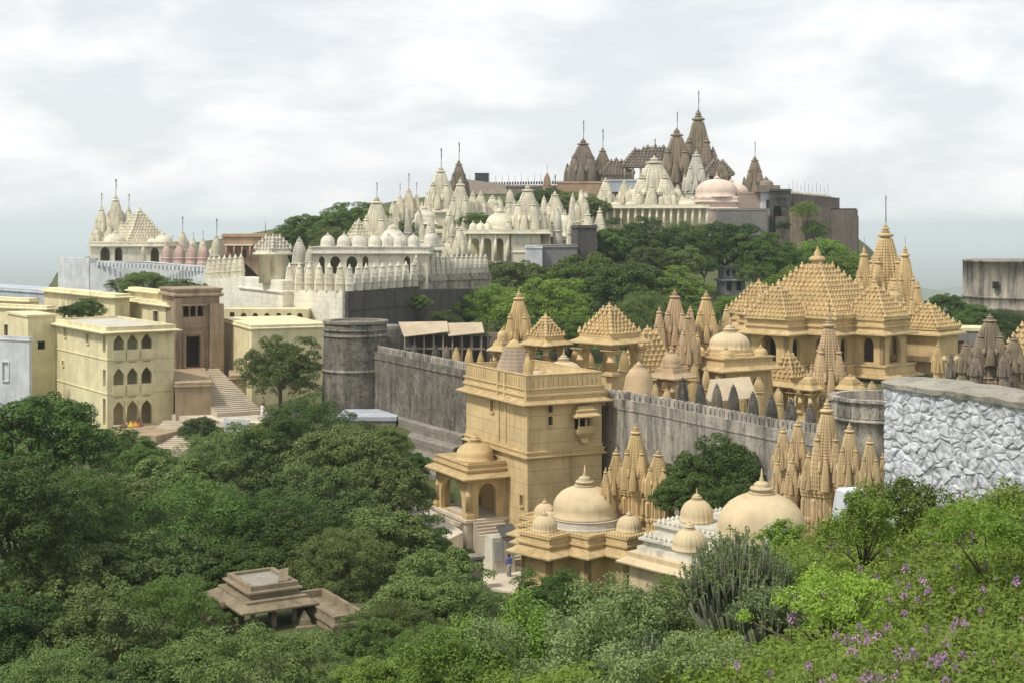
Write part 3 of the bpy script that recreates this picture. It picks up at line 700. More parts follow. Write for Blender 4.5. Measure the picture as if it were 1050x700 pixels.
# =================================================================== FORT WALL LEFT + BASTION
BZ = -13.9
bx, byy, br = P(361, HY, 157).x, 160.5, 3.35
B = thing('round_bastion', 'round black-stained bastion with two pale rings at the corner of the fort wall', 'bastion', (bx, byy, 0))
zb = lambda py: zof(py, 157)
part('wall', MB().lathe([(br*1.16,zb(440)),(br*1.13,zb(418)),(br*1.10,zb(386)),(br*1.06,zb(346)),(br*1.05,zb(332))], 64, cap1=True), DARKW, B)
for py, th in ((382, .22), (346, .25), (340, .12)):
    k = br*(1.12 if py > 370 else 1.085)
    part('string_course', MB().lathe([(k-.3,zb(py)),(k+.08,zb(py)),(k+.08,zb(py)+th),(k-.3,zb(py)+th)], 64, cap1=False, smooth=False), GREYW, B)
part('parapet', MB().rings([[(r_*math.cos(2*math.pi*i/64), r_*math.sin(2*math.pi*i/64), z) for i in range(64)] for r_, z in ((br*1.03,zb(333)),(br*1.10,zb(333.2)),(br*1.10,zb(330.5)),(br*.86,zb(330.5)),(br*.86,zb(333)-.4))], cap0=False, cap1=True), TALUS, B)
# curtain wall from bastion to tower
pL = [(bx+2.6, 158.4, zof(361,157)), (P(420,HY,150).x, 150, zof(366.5,150)), (P(450,HY,144).x, 144, zof(372.5,144)), (P(482,HY,138.5).x, 138.5, zof(379,138.5))]
Wl = seg_wall('fort_wall', 'long black-streaked fort wall between the round bastion and the sandstone tower', pL, 1.0, -29, DARKW, band=((-.75,.10,.16),(-6.9,.16,.35)))
for i in range(3):
    a, b = Vector(pL[i]), Vector(pL[i+1]); merlons(Wl, a, b, 13, 'round', GREYW, (b-a).length/13*.74, .66, .35, name='merlon')
# rubble talus with ledges below the curtain wall
m = MB()
for k in range(6):
    z = -20.2-k*1.15; o_ = 1.0+k*1.1
    pts = []
    for (x, y, _) in pL: pts.append((x-.75*o_, y-.62*o_))
    rr = []
    for (x, y), (X_, Y_, _) in zip(pts, pL): rr.append([(x, y, -31), (x, y, z-.12), (x+.1, y+.1, z), (X_+.3, Y_+.3, z+.25), (X_+.3, Y_+.3, -31)])
    m.rings(rr)
tag(link('stone_talus', m.mesh('stone_talus'), TALUS), 'stepped rubble slope footing the black-streaked fort wall', 'embankment')
m = MB(); b0 = P(362, HY, 151)
m.box(b0.x-1.6, b0.x+4.7, 150.1, 156.6, zof(430,151)+.003, zof(426,151))
tag(link('terrace_base', MB().box(b0.x-1.5, b0.x+4.6, 150.2, 156.5, -24.5, zof(430,151)).mesh('terrace_base'), TALUS), 'dark stone base under the low whitewashed ledge', 'wall')
tag(link('stone_terrace', m.mesh('stone_terrace'), BLUEW), 'low whitewashed ledge at the foot of the round bastion', 'terrace')

# =================================================================== FORT WALL RIGHT + ROUND TURRET
pR = [(P(612,HY,127).x, 127, zof(404,127)), (P(680,HY,118).x, 118, zof(415,118)), (P(740,HY,111).x, 111, zof(427,111)), (P(800,HY,105).x, 105, zof(439,105)), (P(862,HY,100).x, 100, zof(446,100))]
Wr = seg_wall('fort_wall', 'pale grey fort wall with black vertical streaks behind the dark garden tree', pR, .9, -24, GREYW, band=((-.9,.07,.12),))
for i in range(4):
    a, b = Vector(pR[i]), Vector(pR[i+1]); n_ = 13; merlons(Wr, a, b, n_, 'round', GREYW, (b-a).length/n_*.76, .68, .35)
tb = P(902, HY, 99); trr = 3.15
B2 = thing('round_turret', 'short round grey turret with scalloped rim beside the whitewashed rubble wall', 'turret', (tb.x, 99.5, 0))
zz2 = lambda py: zof(py, 97)
part('wall', MB().lathe([(trr*1.05,zz2(500)),(trr,zz2(450)),(trr,zz2(434)),(trr*1.06,zz2(433)),(trr*1.06,zz2(431)),(trr,zz2(430)),(trr,zz2(413))], 56, smooth=True, cap1=False), GREYW, B2)
part('parapet', MB().rings([[(r_*math.cos(2*math.pi*i/56), r_*math.sin(2*math.pi*i/56), z) for i in range(56)] for r_, z in ((trr,zz2(413)),(trr*1.07,zz2(412.6)),(trr*1.07,zz2(409.5)),(trr*.90,zz2(409.5)),(trr*.88,zz2(424)))], cap0=False, cap1=True, smooth=False), GREYW, B2)
for i in range(30):
    a = 2*math.pi*i/30
    link('scallop', cmesh(('merlon','round'), lambda: merlon_mb('round')), GREYW, B2, (trr*1.0*math.cos(a), trr*1.0*math.sin(a), zz2(429)), a+math.pi/2, (.58, .14, .85))

# =================================================================== CRUCIFORM DOMED AND SPIRED TEMPLES
def cruciform(t, s, bw, D, zb_, ze, mat, t_=.4, arches=True, up=None, eo=.9):
    """main block [0,D]^2 in local axes; porches bw wide project s beyond the front and the left face"""
    c1 = (D-bw)/2
    plan = [(0,0),(c1,0),(c1,-s),(c1+bw,-s),(c1+bw,0),(D,0),(D,c1),(D+s,c1),(D+s,c1+bw),(D,c1+bw),(D,D),(c1+bw,D),(c1+bw,D+s),(c1,D+s),(c1,D),(0,D),(0,c1+bw),(-s,c1+bw),(-s,c1),(0,c1)]
    m = MB(); h = ze-zb_
    def ah(L_, f=.5): return [arch(L_*.5, (up or .002), L_*f, min(h-.5-(up or 0), L_*f*1.75))]
    n = len(plan)
    for i in range(n):
        p, q = plan[i], plan[(i+1) % n]; L_ = math.hypot(q[0]-p[0], q[1]-p[1]); u = ((q[0]-p[0])/L_, (q[1]-p[1])/L_)
        m.panel((p[0], p[1], zb_), u, L_, h, ah(L_, .46 if L_ >= bw-.1 else .40) if arches and (L_ > bw-.1 or L_ >= s-.01) and abs(L_-c1) > .01 else [], t_*(1 if i % 2 else .985))
    part('wall', m, mat, t)
    return plan, c1

AX = R(45); YX = 105.0
cX = P(599, HY, YX); zx = lambda py: zof(py, YX)
s_ = (P(641,HY,YX).x-cX.x)/ (2*math.cos(AX)) *1.0
TX = thing('domed_temple', 'honey sandstone temple with large smooth dome and small ribbed corner domes before the tower', 'temple', (cX.x+.3, cX.y+.4, 0), AX)
bw = 3.15; sX = 0.9; DX = 2*2.05+bw-0
zeX = zx(568)
plan, c1 = cruciform(TX, 2.2, 2.9, 6.6, GB-1.5, zeX, GOLD)
EV = [(-.3,0),(.02,0),(.85,-.28),(.87,-.16),(.22,.22),(.15,.26),(.15,.42),(.28,.46),(.28,.6),(.1,.66),(.1,1.0),(.2,1.05),(.2,1.15),(-.4,1.15)]
moulding(TX, plan, zeX, EV, GOLD, 'cornice')
part('roof', MB().loft_off(offset(plan, -.5), [(0,zeX+.9),(0,zeX+1.0)]), YELR, TX)
def drips(parent, plan, z, sp_, r_, h_, mat, o=.1, name='parapet_teeth'):
    m = MB(); pl2 = offset(plan, o); n = len(pl2)
    for i in range(n):
        p, q = pl2[i], pl2[(i+1) % n]; L_ = math.hypot(q[0]-p[0], q[1]-p[1]); k = max(1, int(L_/sp_))
        for j in range(k):
            x = p[0]+(q[0]-p[0])*(j+.5)/k; y = p[1]+(q[1]-p[1])*(j+.5)/k
            m.loft_scale(ngon(4, r_, math.pi/4), [(1,z),(1,z+h_*.5),(.15,z+h_)], x, y)
    return part(name, m, mat, parent)
drips(TX, plan, zeX+1.15, .26, .14, .24, GOLD)
part('drum', MB().loft_scale(ngon(24, 2.85), [(1.05,zeX+1.0),(1.05,zeX+1.25),(1,zeX+1.3),(.97,zeX+1.75),(1.0,zeX+1.8)], 3.3, 3.3), YELR, TX)
dome(TX, (3.3, 3.3, zeX+1.8), 2.42, 2.35, PALE, topr=.95)
for x, y in ((3.3,-1.2),(-1.2,3.3)):
    part('dome_base', MB().loft_off(rect(x-1.0,x+1.0,y-1.0,y+1.0), [(.1,zeX+1.0),(.1,zeX+1.3),(0,zeX+1.35)]), GOLD, TX)
    dome(TX, (x, y, zeX+1.35), .95, 1.15, PALE, 20, 'small_dome', .8)
for x, y in ((1.45,5.15),(7.6,3.3),(3.3,7.6)): dome(TX, (x, y, zeX+1.1), .85, 1.1, PALE, 20, 'small_dome', .8)

# second domed temple, to the right
YV = 86.0; cV = P(735, HY, YV); zv = lambda py: zof(py, YV)
TV = thing('domed_temple', 'temple with the widest cream plaster dome and two small ribbed domes below the sandstone spires', 'temple', (cV.x+2.6, cV.y+1.3, 0), R(40))
planV = [(-1.0,-.2),(7.2,-.2),(7.2,7.4),(-1.0,7.4)]
zeV = zv(590)
shell(TV, -3.8, 6.6, -1.6, 7.2, -27, zeV, PALE, t=.4, roof=YELR)
moulding(TV, rect(-3.8,6.6,-1.6,7.2), zeV, [(-.3,0),(.6,-.2),(.62,-.1),(.1,.2),(.1,.5),(-.6,.5)], PALE)
moulding(TV, rect(-3.1,6.1,-.9,6.6), zeV+.5, [(.3,0),(.3,.35),(.0,.42),(.0,.7),(.25,.75),(.25,.9),(-.3,.95)], CREAM2, 'roof_step'); drips(TV, rect(-3.1,6.1,-.9,6.6), zeV+1.4, .4, .15, .28, CREAM2, 0)
moulding(TV, rect(-2.2,5.7,0,6.3), zeV+1.4, [(.2,0),(.2,.3),(.0,.36),(.0,.6),(.2,.66),(.2,.8),(-.3,.85)], CREAM2, 'roof_step'); drips(TV, rect(-2.2,5.7,0,6.3), zeV+2.2, .4, .15, .28, CREAM2, 0)
# big dome centre at px 780; small ones at 714 and 703
def at_local(t, px, Y):
    p = P(px, HY, Y); d = Matrix.Rotation(-t.rotation_euler.z, 3, 'Z') @ Vector((p.x-t.location.x, p.y-t.location.y, 0)); return d.x, d.y
x, y = at_local(TV, 781, 87); dome(TV, (x, y, zof(554,87)), 2.65, 2.9, PALE, 0, topr=.85)
part('drum', MB().lathe([(2.95,zof(595,87)),(2.95,zof(562,87)),(2.88,zof(558,87)),(2.84,zof(553.5,87))], 32, cx=x, cy=y), PALE, TV)
x, y = at_local(TV, 714.5, 91); dome(TV, (x, y, zof(534,91)), 1.04, 1.4, PALE, 20, 'small_dome')
x, y = at_local(TV, 707, 84); dome(TV, (x, y, zof(563,84)), 1.0, 1.22, PALE, 20, 'small_dome')

# =================================================================== NEAR SPIRE CLUSTERS
def cluster(name, label, px, Y, rows, mat, a=0.6, base_py=560, cat='temple', plinth=None):
    """rows: (px, Y, foot row of the tower, top row, width px, lod, wall_foot_row)"""
    t = thing(name, label, cat, P(px, HY, Y), 0)
    for (x, yy, pf, pt, wp, lod) in rows:
        p = P(x, HY, yy); w_ = wp/F*yy; zf, ztp = zof(pf, yy), zof(pt, yy)
        m = MB()
        wall_h = zf-zof(base_py, yy)
        m.loft_scale(ratha(), [(w_*1.15, zf-wall_h),(w_*1.15, zf-wall_h*.75),(w_*1.05, zf-wall_h*.72),(w_*1.05,zf-wall_h*.5),(w_*1.14,zf-wall_h*.47),(w_*1.14,zf-wall_h*.43),(w_*1.0,zf-wall_h*.40),(w_*1.0,zf-.5),(w_*1.12,zf-.42),(w_*1.12,zf-.25),(w_*1.2,zf-.2),(w_*1.2,zf-.08),(w_*1.03,zf)])
        if lod >= 2:
            for k in range(4):
                c_, s2 = math.cos(k*math.pi/2), math.sin(k*math.pi/2); m.loft_scale(ngon(4,.12*w_,math.pi/4), [(1,zf-wall_h*.38),(1,zf-.7),(.4,zf-.55)], .52*w_*c_, .52*w_*s2)
        b = part('shrine_wall', m, mat, t, (p.x-t.location.x, p.y-t.location.y, -t.location.z), a)
        spire(b, (0,0,zf), w_, ztp-zf, mat, lod, 0)
    return t
cluster('spire_temple', 'cluster of honey sandstone spires right behind the large-domed temple, beside the pale streaked wall', 655, 110,
        [(652,110,500,434,27,2),(675,108,505,460,25,2),(632,111,505,458,19,2),(645,113,520,470,13,1),(668,112,545,488,12,1),(621,109,520,478,11,1),(686,112,540,490,9,1)], GOLD, .5, 565)
cluster('spire_temple', 'dense group of weathered sandstone spires left of the whitewashed rubble wall', 850, 90,
        [(848,90,500,408,33,2),(818,92,480,428,19,2),(803,94,480,436,18,2),(830,90,500,462,17,2),(871,88,495,433,24,2),(892,87,500,446,21,2),(812,91,505,468,15,1),(797,92,505,470,13,1),(858,90,520,480,11,1),(905,88,510,462,10,1),(838,89.5,540,500,12,1)], stone('weathered_sandstone', (0.55, 0.42, 0.24), (0.19, 0.14, 0.085), 0.4, 0.3, bump=0.4, topdirt=0.4), .5, 570)

# whitewashed lumps of masonry at the slope's edge
for i, (px, py, Y, w_, h_, lab) in enumerate(((797, 538, 66, .6, 5, 'small whitewashed wall stub left of the flowering slope, under the dark spires'), (872, 500, 62, 1.0, 5, 'whitewashed wall fragment half hidden by the leafy shrub'), (828, 556, 75, .5, 4, 'tiny whitewashed block at the right foot of the widest cream dome'))):
    p = P(px, py, Y)
    m = MB().loft_off(rect(-w_/2,w_/2,-.4,.4), [(.25,-h_),(.12,-1.2),(.04,-.5),(0,-.1),(-.12,0)])
    o = link('whitewashed_wall', m.mesh('whitewashed_wall'), WHITE, None, p, .3); tag(o, lab, 'wall')

# =================================================================== FOREGROUND WHITEWASHED RUBBLE WALL
WH = bpy.data.materials.new('whitewashed_rubble'); WH.use_nodes = True; t_ = WH.node_tree; nn = t_.nodes; ll = t_.links; bs = nn['Principled BSDF']; bs.inputs['Roughness'].default_value = .9; bs.inputs['Specular IOR Level'].default_value = .1
ga = nn.new('ShaderNodeAttribute'); ga.attribute_name = 'gap'; tn = nn.new('ShaderNodeTexNoise'); tn.inputs['Scale'].default_value = 3.5; tn.inputs['Detail'].default_value = 8; tn.inputs['Roughness'].default_value = .75
gg = nn.new('ShaderNodeNewGeometry'); ll.new(gg.outputs['Position'], tn.inputs['Vector'])
r1 = nn.new('ShaderNodeValToRGB'); e = r1.color_ramp.elements; e[0].position = .36; e[0].color = (.27,.28,.30,1); e[1].position = .56; e[1].color = (.61,.63,.66,1); ll.new(tn.outputs[0], r1.inputs[0])
mx = nn.new('ShaderNodeMix'); mx.data_type = 'RGBA'; mx.inputs[7].default_value = (.20,.195,.19,1); ll.new(ga.outputs['Fac'], mx.inputs[0]); ll.new(r1.outputs[0], mx.inputs[6]); ll.new(mx.outputs[2], bs.inputs['Base Color'])
bp = nn.new('ShaderNodeBump'); bp.inputs['Strength'].default_value = .6; bp.inputs['Distance'].default_value = .03; tn2 = nn.new('ShaderNodeTexNoise'); tn2.inputs['Scale'].default_value = 14; tn2.inputs['Detail'].default_value = 6; ll.new(gg.outputs['Position'], tn2.inputs['Vector']); ll.new(tn2.outputs[0], bp.inputs['Height']); ll.new(bp.outputs[0], bs.inputs['Normal'])
w0 = P(907.5, 392, 40.0); w1 = P(1090, 417, 34.4)
dW = Vector((w1.x-w0.x, w1.y-w0.y)); LW = dW.length; aW = math.atan2(dW.y, dW.x); zW = w0.z
RW = thing('rubble_wall', 'whitewashed rubble stone wall with a weathered coping at the right edge', 'wall', (w0.x, w0.y, zW), aW)
def rubble(L_, h, nx, nz, seed):
    vs, gaps = [], []
    for j in range(nz+1):
        for i in range(nx+1):
            x = L_*i/nx; z = -h*j/nz
            wx = x+.16*noise.noise(Vector((x*2.6, z*2.6, seed))); wz = z+.16*noise.noise(Vector((x*2.6, z*2.6, seed+9)))
            d, pts = noise.voronoi(Vector((wx*2.7, wz*3.7, seed)), distance_metric='DISTANCE', exponent=2.5)
            g_ = d[1]-d[0]; hv = noise.cell(pts[0]*5.0)
            e_ = min(1, g_/.17); e_ = e_*e_*(3-2*e_)
            cover = noise.noise(Vector((x*1.3, z*1.3, seed+3)))
            e2 = max(e_, min(1, .55+cover*1.3)) if cover > -.3 else e_
            y = -(e_*(.018+.035*abs(hv)))+.03*noise.noise(Vector((x*6, z*6, 1)))
            vs.append((x, y, z)); gaps.append(max(0, 1-e2*1.05)*.75)
    fs = []
    for j in range(nz):
        for i in range(nx):
            a = j*(nx+1)+i; fs.append((a, a+nx+1, a+nx+2, a+1))
    me = bpy.data.meshes.new('stone_face'); me.from_pydata(vs, [], fs); me.polygons.foreach_set('use_smooth', [True]*len(fs))
    at = me.attributes.new('gap', 'FLOAT', 'POINT'); at.data.foreach_set('value', gaps); me.update(); return me
part('stone_face', rubble(LW, 6.0, 420, 330, 2.0), WH, RW)
ef = part('end_face', rubble(1.8, 6.0, 90, 260, 7.0), WH, RW, (0.0, 1.8, 0), -math.pi/2)
part('core', MB().box(.03, LW, .03, 1.78, -6, -.02), WH, RW)
m = MB(); nseg = 60; rings = []
for i in range(nseg+1):
    x = LW*i/nseg-.04; q = lambda k: .06*noise.noise(Vector((x*1.7, k*3.1, 4)))
    rings.append([(x, -.10+q(1), -.12+q(5)), (x, -.12+q(2), .02+q(3)), (x, .35+q(9), .10+q(4)), (x, .8, .15+q(6)), (x, 1.5, .12+q(7)), (x, 1.52, -.12)])
m.rings(rings); part('coping', m, stone('coping_stone', (0.36, 0.335, 0.275), (0.10, 0.095, 0.08), 0.0, 0.95, bump=0.9), RW)

# =================================================================== GREAT YELLOW TEMPLE (right, behind)
YM = 188.0; AM = R(45); cM = P(856, HY, YM); zm = lambda py: zof(py, YM)
TM = thing('great_temple', 'largest golden sandstone temple with studded pyramid roofs and three tall spires on the right', 'temple', (cM.x, cM.y, 0), AM)
sM, bwM, DM = 4.5, 6.2, 15.2
zeM = zm(341); z2M = zm(384)
plan, c1 = cruciform(TM, sM, bwM, DM, zm(440), z2M, GOLD, .5)
# terrace between storeys
moulding(TM, offset(plan, 1.0), z2M, [(-1.2,-.1),(.0,-.1),(.7,-.45),(.72,-.3),(.1,.0),(-1.3,.0)], GOLD, 'lower_eave')
moulding(TM, offset(plan, .8), z2M, [(-.2,.02),(.05,.02),(.05,.2),(-.05,.25),(-.05,1.0),(.12,1.05),(.12,1.25),(-.2,1.25)], GOLD, 'balcony')
m = MB(); h = zeM-z2M; n = len(plan)
for i in range(n):
    p, q = plan[i], plan[(i+1) % n]; L_ = math.hypot(q[0]-p[0], q[1]-p[1]); u = ((q[0]-p[0])/L_, (q[1]-p[1])/L_)
    hs = [arch(L_*.5, 1.35, L_*.46, h-1.9)] if abs(L_-bwM) < .1 else ([arch(L_*.5, 1.5, L_*.38, h-2.3)] if abs(L_-sM) < .1 and abs(L_-c1) > .01 or (abs(L_-sM) < .6) else [])
    m.panel((p[0], p[1], z2M+.003), u, L_, h, hs, .5*(1 if i % 2 else .985))
part('upper_wall', m, GOLD, TM)
part('floor_slab', MB().loft_off(offset(plan, -.55), [(0,z2M-.3),(0,z2M)]), GOLD, TM)
moulding(TM, plan, zeM, [(-.4,0),(.05,0),(1.15,-.42),(1.18,-.24),(.3,.25),(.2,.3),(.2,.55),(.42,.62),(.42,.85),(.1,.95),(.1,1.4),(.3,1.5),(.3,1.7),(-.6,1.8)], GOLD)
zr = zeM+1.75; hM = zm(276)-zr
part('main_roof', studded_mb(DM+1.2, DM+1.2, hM, 11, .72, .12, 1.15), GOLD, TM, (DM/2, DM/2, zr))
for x, y in ((c1+bwM/2, -sM/2+.6), (-sM/2+.6, c1+bwM/2), (DM+sM/2, c1+bwM/2), (c1+bwM/2, DM+sM/2)):
    part('porch_roof', studded_mb(bwM+.6, bwM+.6, hM*.56, 7, .6, .12, 1.15), GOLD, TM, (x, y, zr-.1))
    for dx, dy in (((-sM*.0-0), 0),): pass
# sanctum and spires
x, y = at_local(TM, 908, 211); zs = zof(318, 211)
part('sanctum', MB().loft_off(rect(x-4.6,x+4.6,y-4.6,y+4.6), [(.6,zm(440)),(.6,zm(380)),(.9,zm(378)),(.9,zm(374)),(0,zm(370)),(0,zeM-.3),(1.0,zeM-.4),(1.0,zeM-.2),(.3,zeM+.5),(0,zeM+.9),(0,zs)]), GOLD, TM)
spire(TM, (x, y, zs), 5.3, zof(229,211)-zs, GOLD, 2, 4.6)
for px, yy, pf, pt, wp in ((886,207,322,252,19),(928,207,330,251,23),(897,203,325,283,16),(917,202,330,280,15),(941,205,340,287,14),(878,204,320,285,12),(935,200,345,300,11)):
    x, y = at_local(TM, px, yy); spire(TM, (x, y, zof(pf,yy)), wp/F*yy, zof(pt,yy)-zof(pf,yy), GOLD, 2 if wp > 15 else 1, 1.6 if wp > 18 else 0)
    part('spire_base', MB().loft_scale(ratha(), [(wp/F*yy*1.15, zm(400)), (wp/F*yy*1.15, zof(pf,yy)+.003)], x, y), GOLD, TM)
# roof kiosk in front of right spire (domed)
x, y = at_local(TM, 914, 198)
part('roof_kiosk', MB().loft_off(rect(x-1.3,x+1.3,y-1.3,y+1.3), [(0,zr-1),(0,zof(318,198)),(.5,zof(317,198)),(.5,zof(315.5,198)),(.1,zof(313,198)),(.25,zof(311,198)),(-.1,zof(309,198))]), GOLD, TM)
dome(TM, (x, y, zof(309,198)), 1.2, 1.5, GOLD, 20, 'small_dome')
# side wing on the far right with its own eaves
x, y = at_local(TM, 952, 198)
for k, (o_, pa, pb) in enumerate(((0, 440, 372), (-.3, 372, 345))):
    part('side_wing', MB().loft_off(rect(x-3.2,x+3.2,y-3.2,y+3.2), [(o_,zm(pa)),(o_,zm(pb)-.3),(o_+.9,zm(pb)-.4),(o_+.9,zm(pb)-.2),(o_+.1,zm(pb)+.25),(o_-.2,zm(pb)+.4)]), GOLD, TM)
part('side_roof', studded_mb(6.4, 6.4, 2.9, 6, .6), GOLD, TM, (x, y, zm(345)+.35))
x, y = at_local(TM, 795, 190)
part('lower_porch', MB().loft_off(rect(x-3.0,x+3.0,y-3.0,y+3.0), [(0,zm(440)),(0,zm(388)),(.9,zm(390)),(.9,zm(388)),(.1,zm(384)),(.1,zm(379))]), GOLD, TM)

# =================================================================== STANDING GROUP IN FRONT OF IT
shrine('spired_shrine', 'slender tall sandstone spire shrine standing before the great golden temple, left of the round turret', 850, 150, 432, 322, 31, PINKG, .7, 2.0, 2, wall=.22)
def kiosk_at(label, px, Y, pe, pbase, wpx, a, mat, roof='studded', ptop=None, cat='kiosk', **k):
    """px = near corner column, pe = row of the eave at that corner, wpx = total width between the outer corners"""
    c = P(px, HY, Y); w_ = wpx/F*Y/(math.cos(a)+math.sin(a)); ze_, zb_ = zof(pe, Y), zof(pbase, Y)
    t = thing('kiosk', label, cat, (c.x, c.y, 0), a)
    rh = zof(ptop, Y+w_*.7)-ze_-.4-(0.5 if roof == 'dome' else 0)
    kiosk(t, 0, w_, 0, w_, zb_, ze_-zb_, mat, roof, rh, **k); return t
kiosk_at('open four-arched sandstone pavilion with studded pyramid roof right of the tower parapet', 627, 137, 350, 385, 60, R(45), GOLD, 'studded', 318, plinth=4.0, n=7, sp=.5, pil=.75, out=.95)
kiosk_at('smaller studded-roof sandstone pavilion behind the left side of the tower roof', 560, 141, 351.5, 372, 34, R(45), GOLD, 'studded', 329, plinth=3.0, n=6, sp=.42, pil=.5, out=.8)
kiosk_at('low sandstone kiosk with studded roof and pale knobs in front of the great golden temple', 812, 152, 394, 425, 36, R(45), GOLD, 'studded', 366, plinth=2.0, n=5, sp=.55, pil=.5)
kiosk_at('narrow domed sandstone kiosk touching the left side of the tall spire shrine', 831, 147, 397, 424, 18, R(45), GOLD, 'dome', 384, plinth=2.0, pil=.4, ribs=20, out=.5)
kiosk_at('narrow domed sandstone kiosk touching the right side of the tall spire shrine', 874, 147, 397, 424, 20, R(45), GOLD, 'dome', 384, plinth=2.0, pil=.4, ribs=20, out=.5)
kiosk_at('small domed kiosk with stepped octagonal roof under the twin sandstone spires', 690, 134, 385, 412, 30, R(45), PINKG, 'dome', 360, plinth=2.5, pil=.5, ribs=0, out=.8)
# twin-spired temple in the middle
TN = thing('twin_spire_temple', 'sandstone temple with two equal spires and a latticed side roof between pavilion and ribbed dome', 'temple', P(708, HY, 158), 0)
def addsp(T_, px, yy, pf, pt, wp, mat, lod=2, pole=0, pb=410, a=.7):
    x, y = at_local(T_, px, yy); w_ = wp/F*yy; z0 = -T_.location.z
    b = part('shrine_wall', MB().loft_scale(ratha(), [(w_*1.2,zof(pb,yy)),(w_*1.2,zof(pf,yy)-1.6),(w_*1.05,zof(pf,yy)-1.5),(w_*1.05,zof(pf,yy)-.6),(w_*1.22,zof(pf,yy)-.5),(w_*1.22,zof(pf,yy)-.25),(w_*1.02,zof(pf,yy))]), mat, T_, (x,y,z0), a)
    spire(b, (0,0,zof(pf,yy)), w_, zof(pt,yy)-zof(pf,yy), mat, lod, pole)
for r_ in ((692,158,352,297,26,2,2.4),(724,160,350,299,24,2,0),(676,157,360,314,14,1,0),(745,161,350,313,14,1,0),(708,158,350,313,12,1,0),(706,148,372,318,19,2,0),(699,152,370,340,10,1,0),(715,152,372,340,10,1,0)): addsp(TN, *r_[:5], PINKG if r_[0] < 710 else GOLD, r_[5], r_[6])
x, y = at_local(TN, 664, 150); part('lattice_roof', studded_mb(4.6, 4.6, 4.6, 9, .52, .25, 1.0), GOLD, TN, (x, y, zof(386,150)), R(20))
part('lattice_roof_base', MB().loft_off(rect(x-2.6,x+2.6,y-2.6,y+2.6), [(0,zof(425,150)),(0,zof(388,150)),(.4,zof(387,150)),(0,zof(385.9,150))]), GOLD, TN)
TR = thing('ribbed_dome_hall', 'low sandstone hall with one ribbed dome and wavy eave beside the twin spires', 'hall', (*P(748, HY, 150).xy, 0), R(30))
x0_ = 3.1
shell(TR, -x0_, x0_, -x0_, x0_, zof(425,150), zof(374,150), GOLD, front=[arch(1.6, 1.0, 1.5, 3.2), arch(4.4, 1.0, 1.5, 3.2)], left=[arch(3.1, 1.0, 1.7, 3.2)], t=.4, roof=YELR)
moulding(TR, rect(-x0_,x0_,-x0_,x0_), zof(374,150), [(-.3,0),(.95,-.3),(.97,-.15),(.3,.2),(.3,.5),(.1,.55),(.1,.9),(.3,.95),(.3,1.1),(-.4,1.1)], GOLD)
part('drum', MB().loft_scale(ngon(16,2.4), [(1.1,zof(374,150)+1.1),(1.1,zof(361,150)),(1.0,zof(360,150)),(1.0,zof(357,150))]), GOLD, TR)
dome(TR, (0,0,zof(357.5,150)), 2.1, 1.75, PALE, 24)
for x, y in ((-2.3,-2.3),(2.3,-2.3),(-2.3,2.3)): dome(TR, (x, y, zof(374,150)+1.1), .7, .8, GOLD, 20, 'small_dome')
t = thing('conical_roof_shrine', 'squat round sandstone shrine with ribbed conical roof below the twin spires', 'shrine', (*P(655,HY,132).xy, 0), 0)
part('roof', MB().lathe([(1.6,zof(412,132)),(1.6,zof(402,132)),(1.45,zof(399,132)),(1.2,zof(385,132)),(.8,zof(378,132)),(.45,zof(375,132)),(.5,zof(374,132)),(.25,zof(372.5,132)),(.05,zof(370,132))], 40, ribs=20, amp=.10), PINKG, t)
part('wall', MB().lathe([(1.5,zof(440,132)),(1.5,zof(412,132)+.01)], 24), PINKG, t)
# awning
t = thing('sheet_awning', 'tattered sheet awning on poles in front of the ribbed dome hall', 'awning', (*P(745,HY,138).xy, 0), .2)
za = zof(400, 138)
part('sheet', MB().rings([[(-2.6,-1.2,za-1.0),(2.6,-1.4,za-.6),(2.9,1.4,za+1.1),(-1.2,1.4,za+.9)],[(-2.6,-1.2,za-.94),(2.6,-1.4,za-.54),(2.9,1.4,za+1.16),(-1.2,1.4,za+.96)]]), TIN, t)
for x, y in ((-2.4,-1.1),(2.4,-1.2),(2.6,1.2),(-1,1.2)): part('pole', MB().tube((x,y,za-5),(x,y,za-.6 if y < 0 else za+.8),.05), WOOD, t)
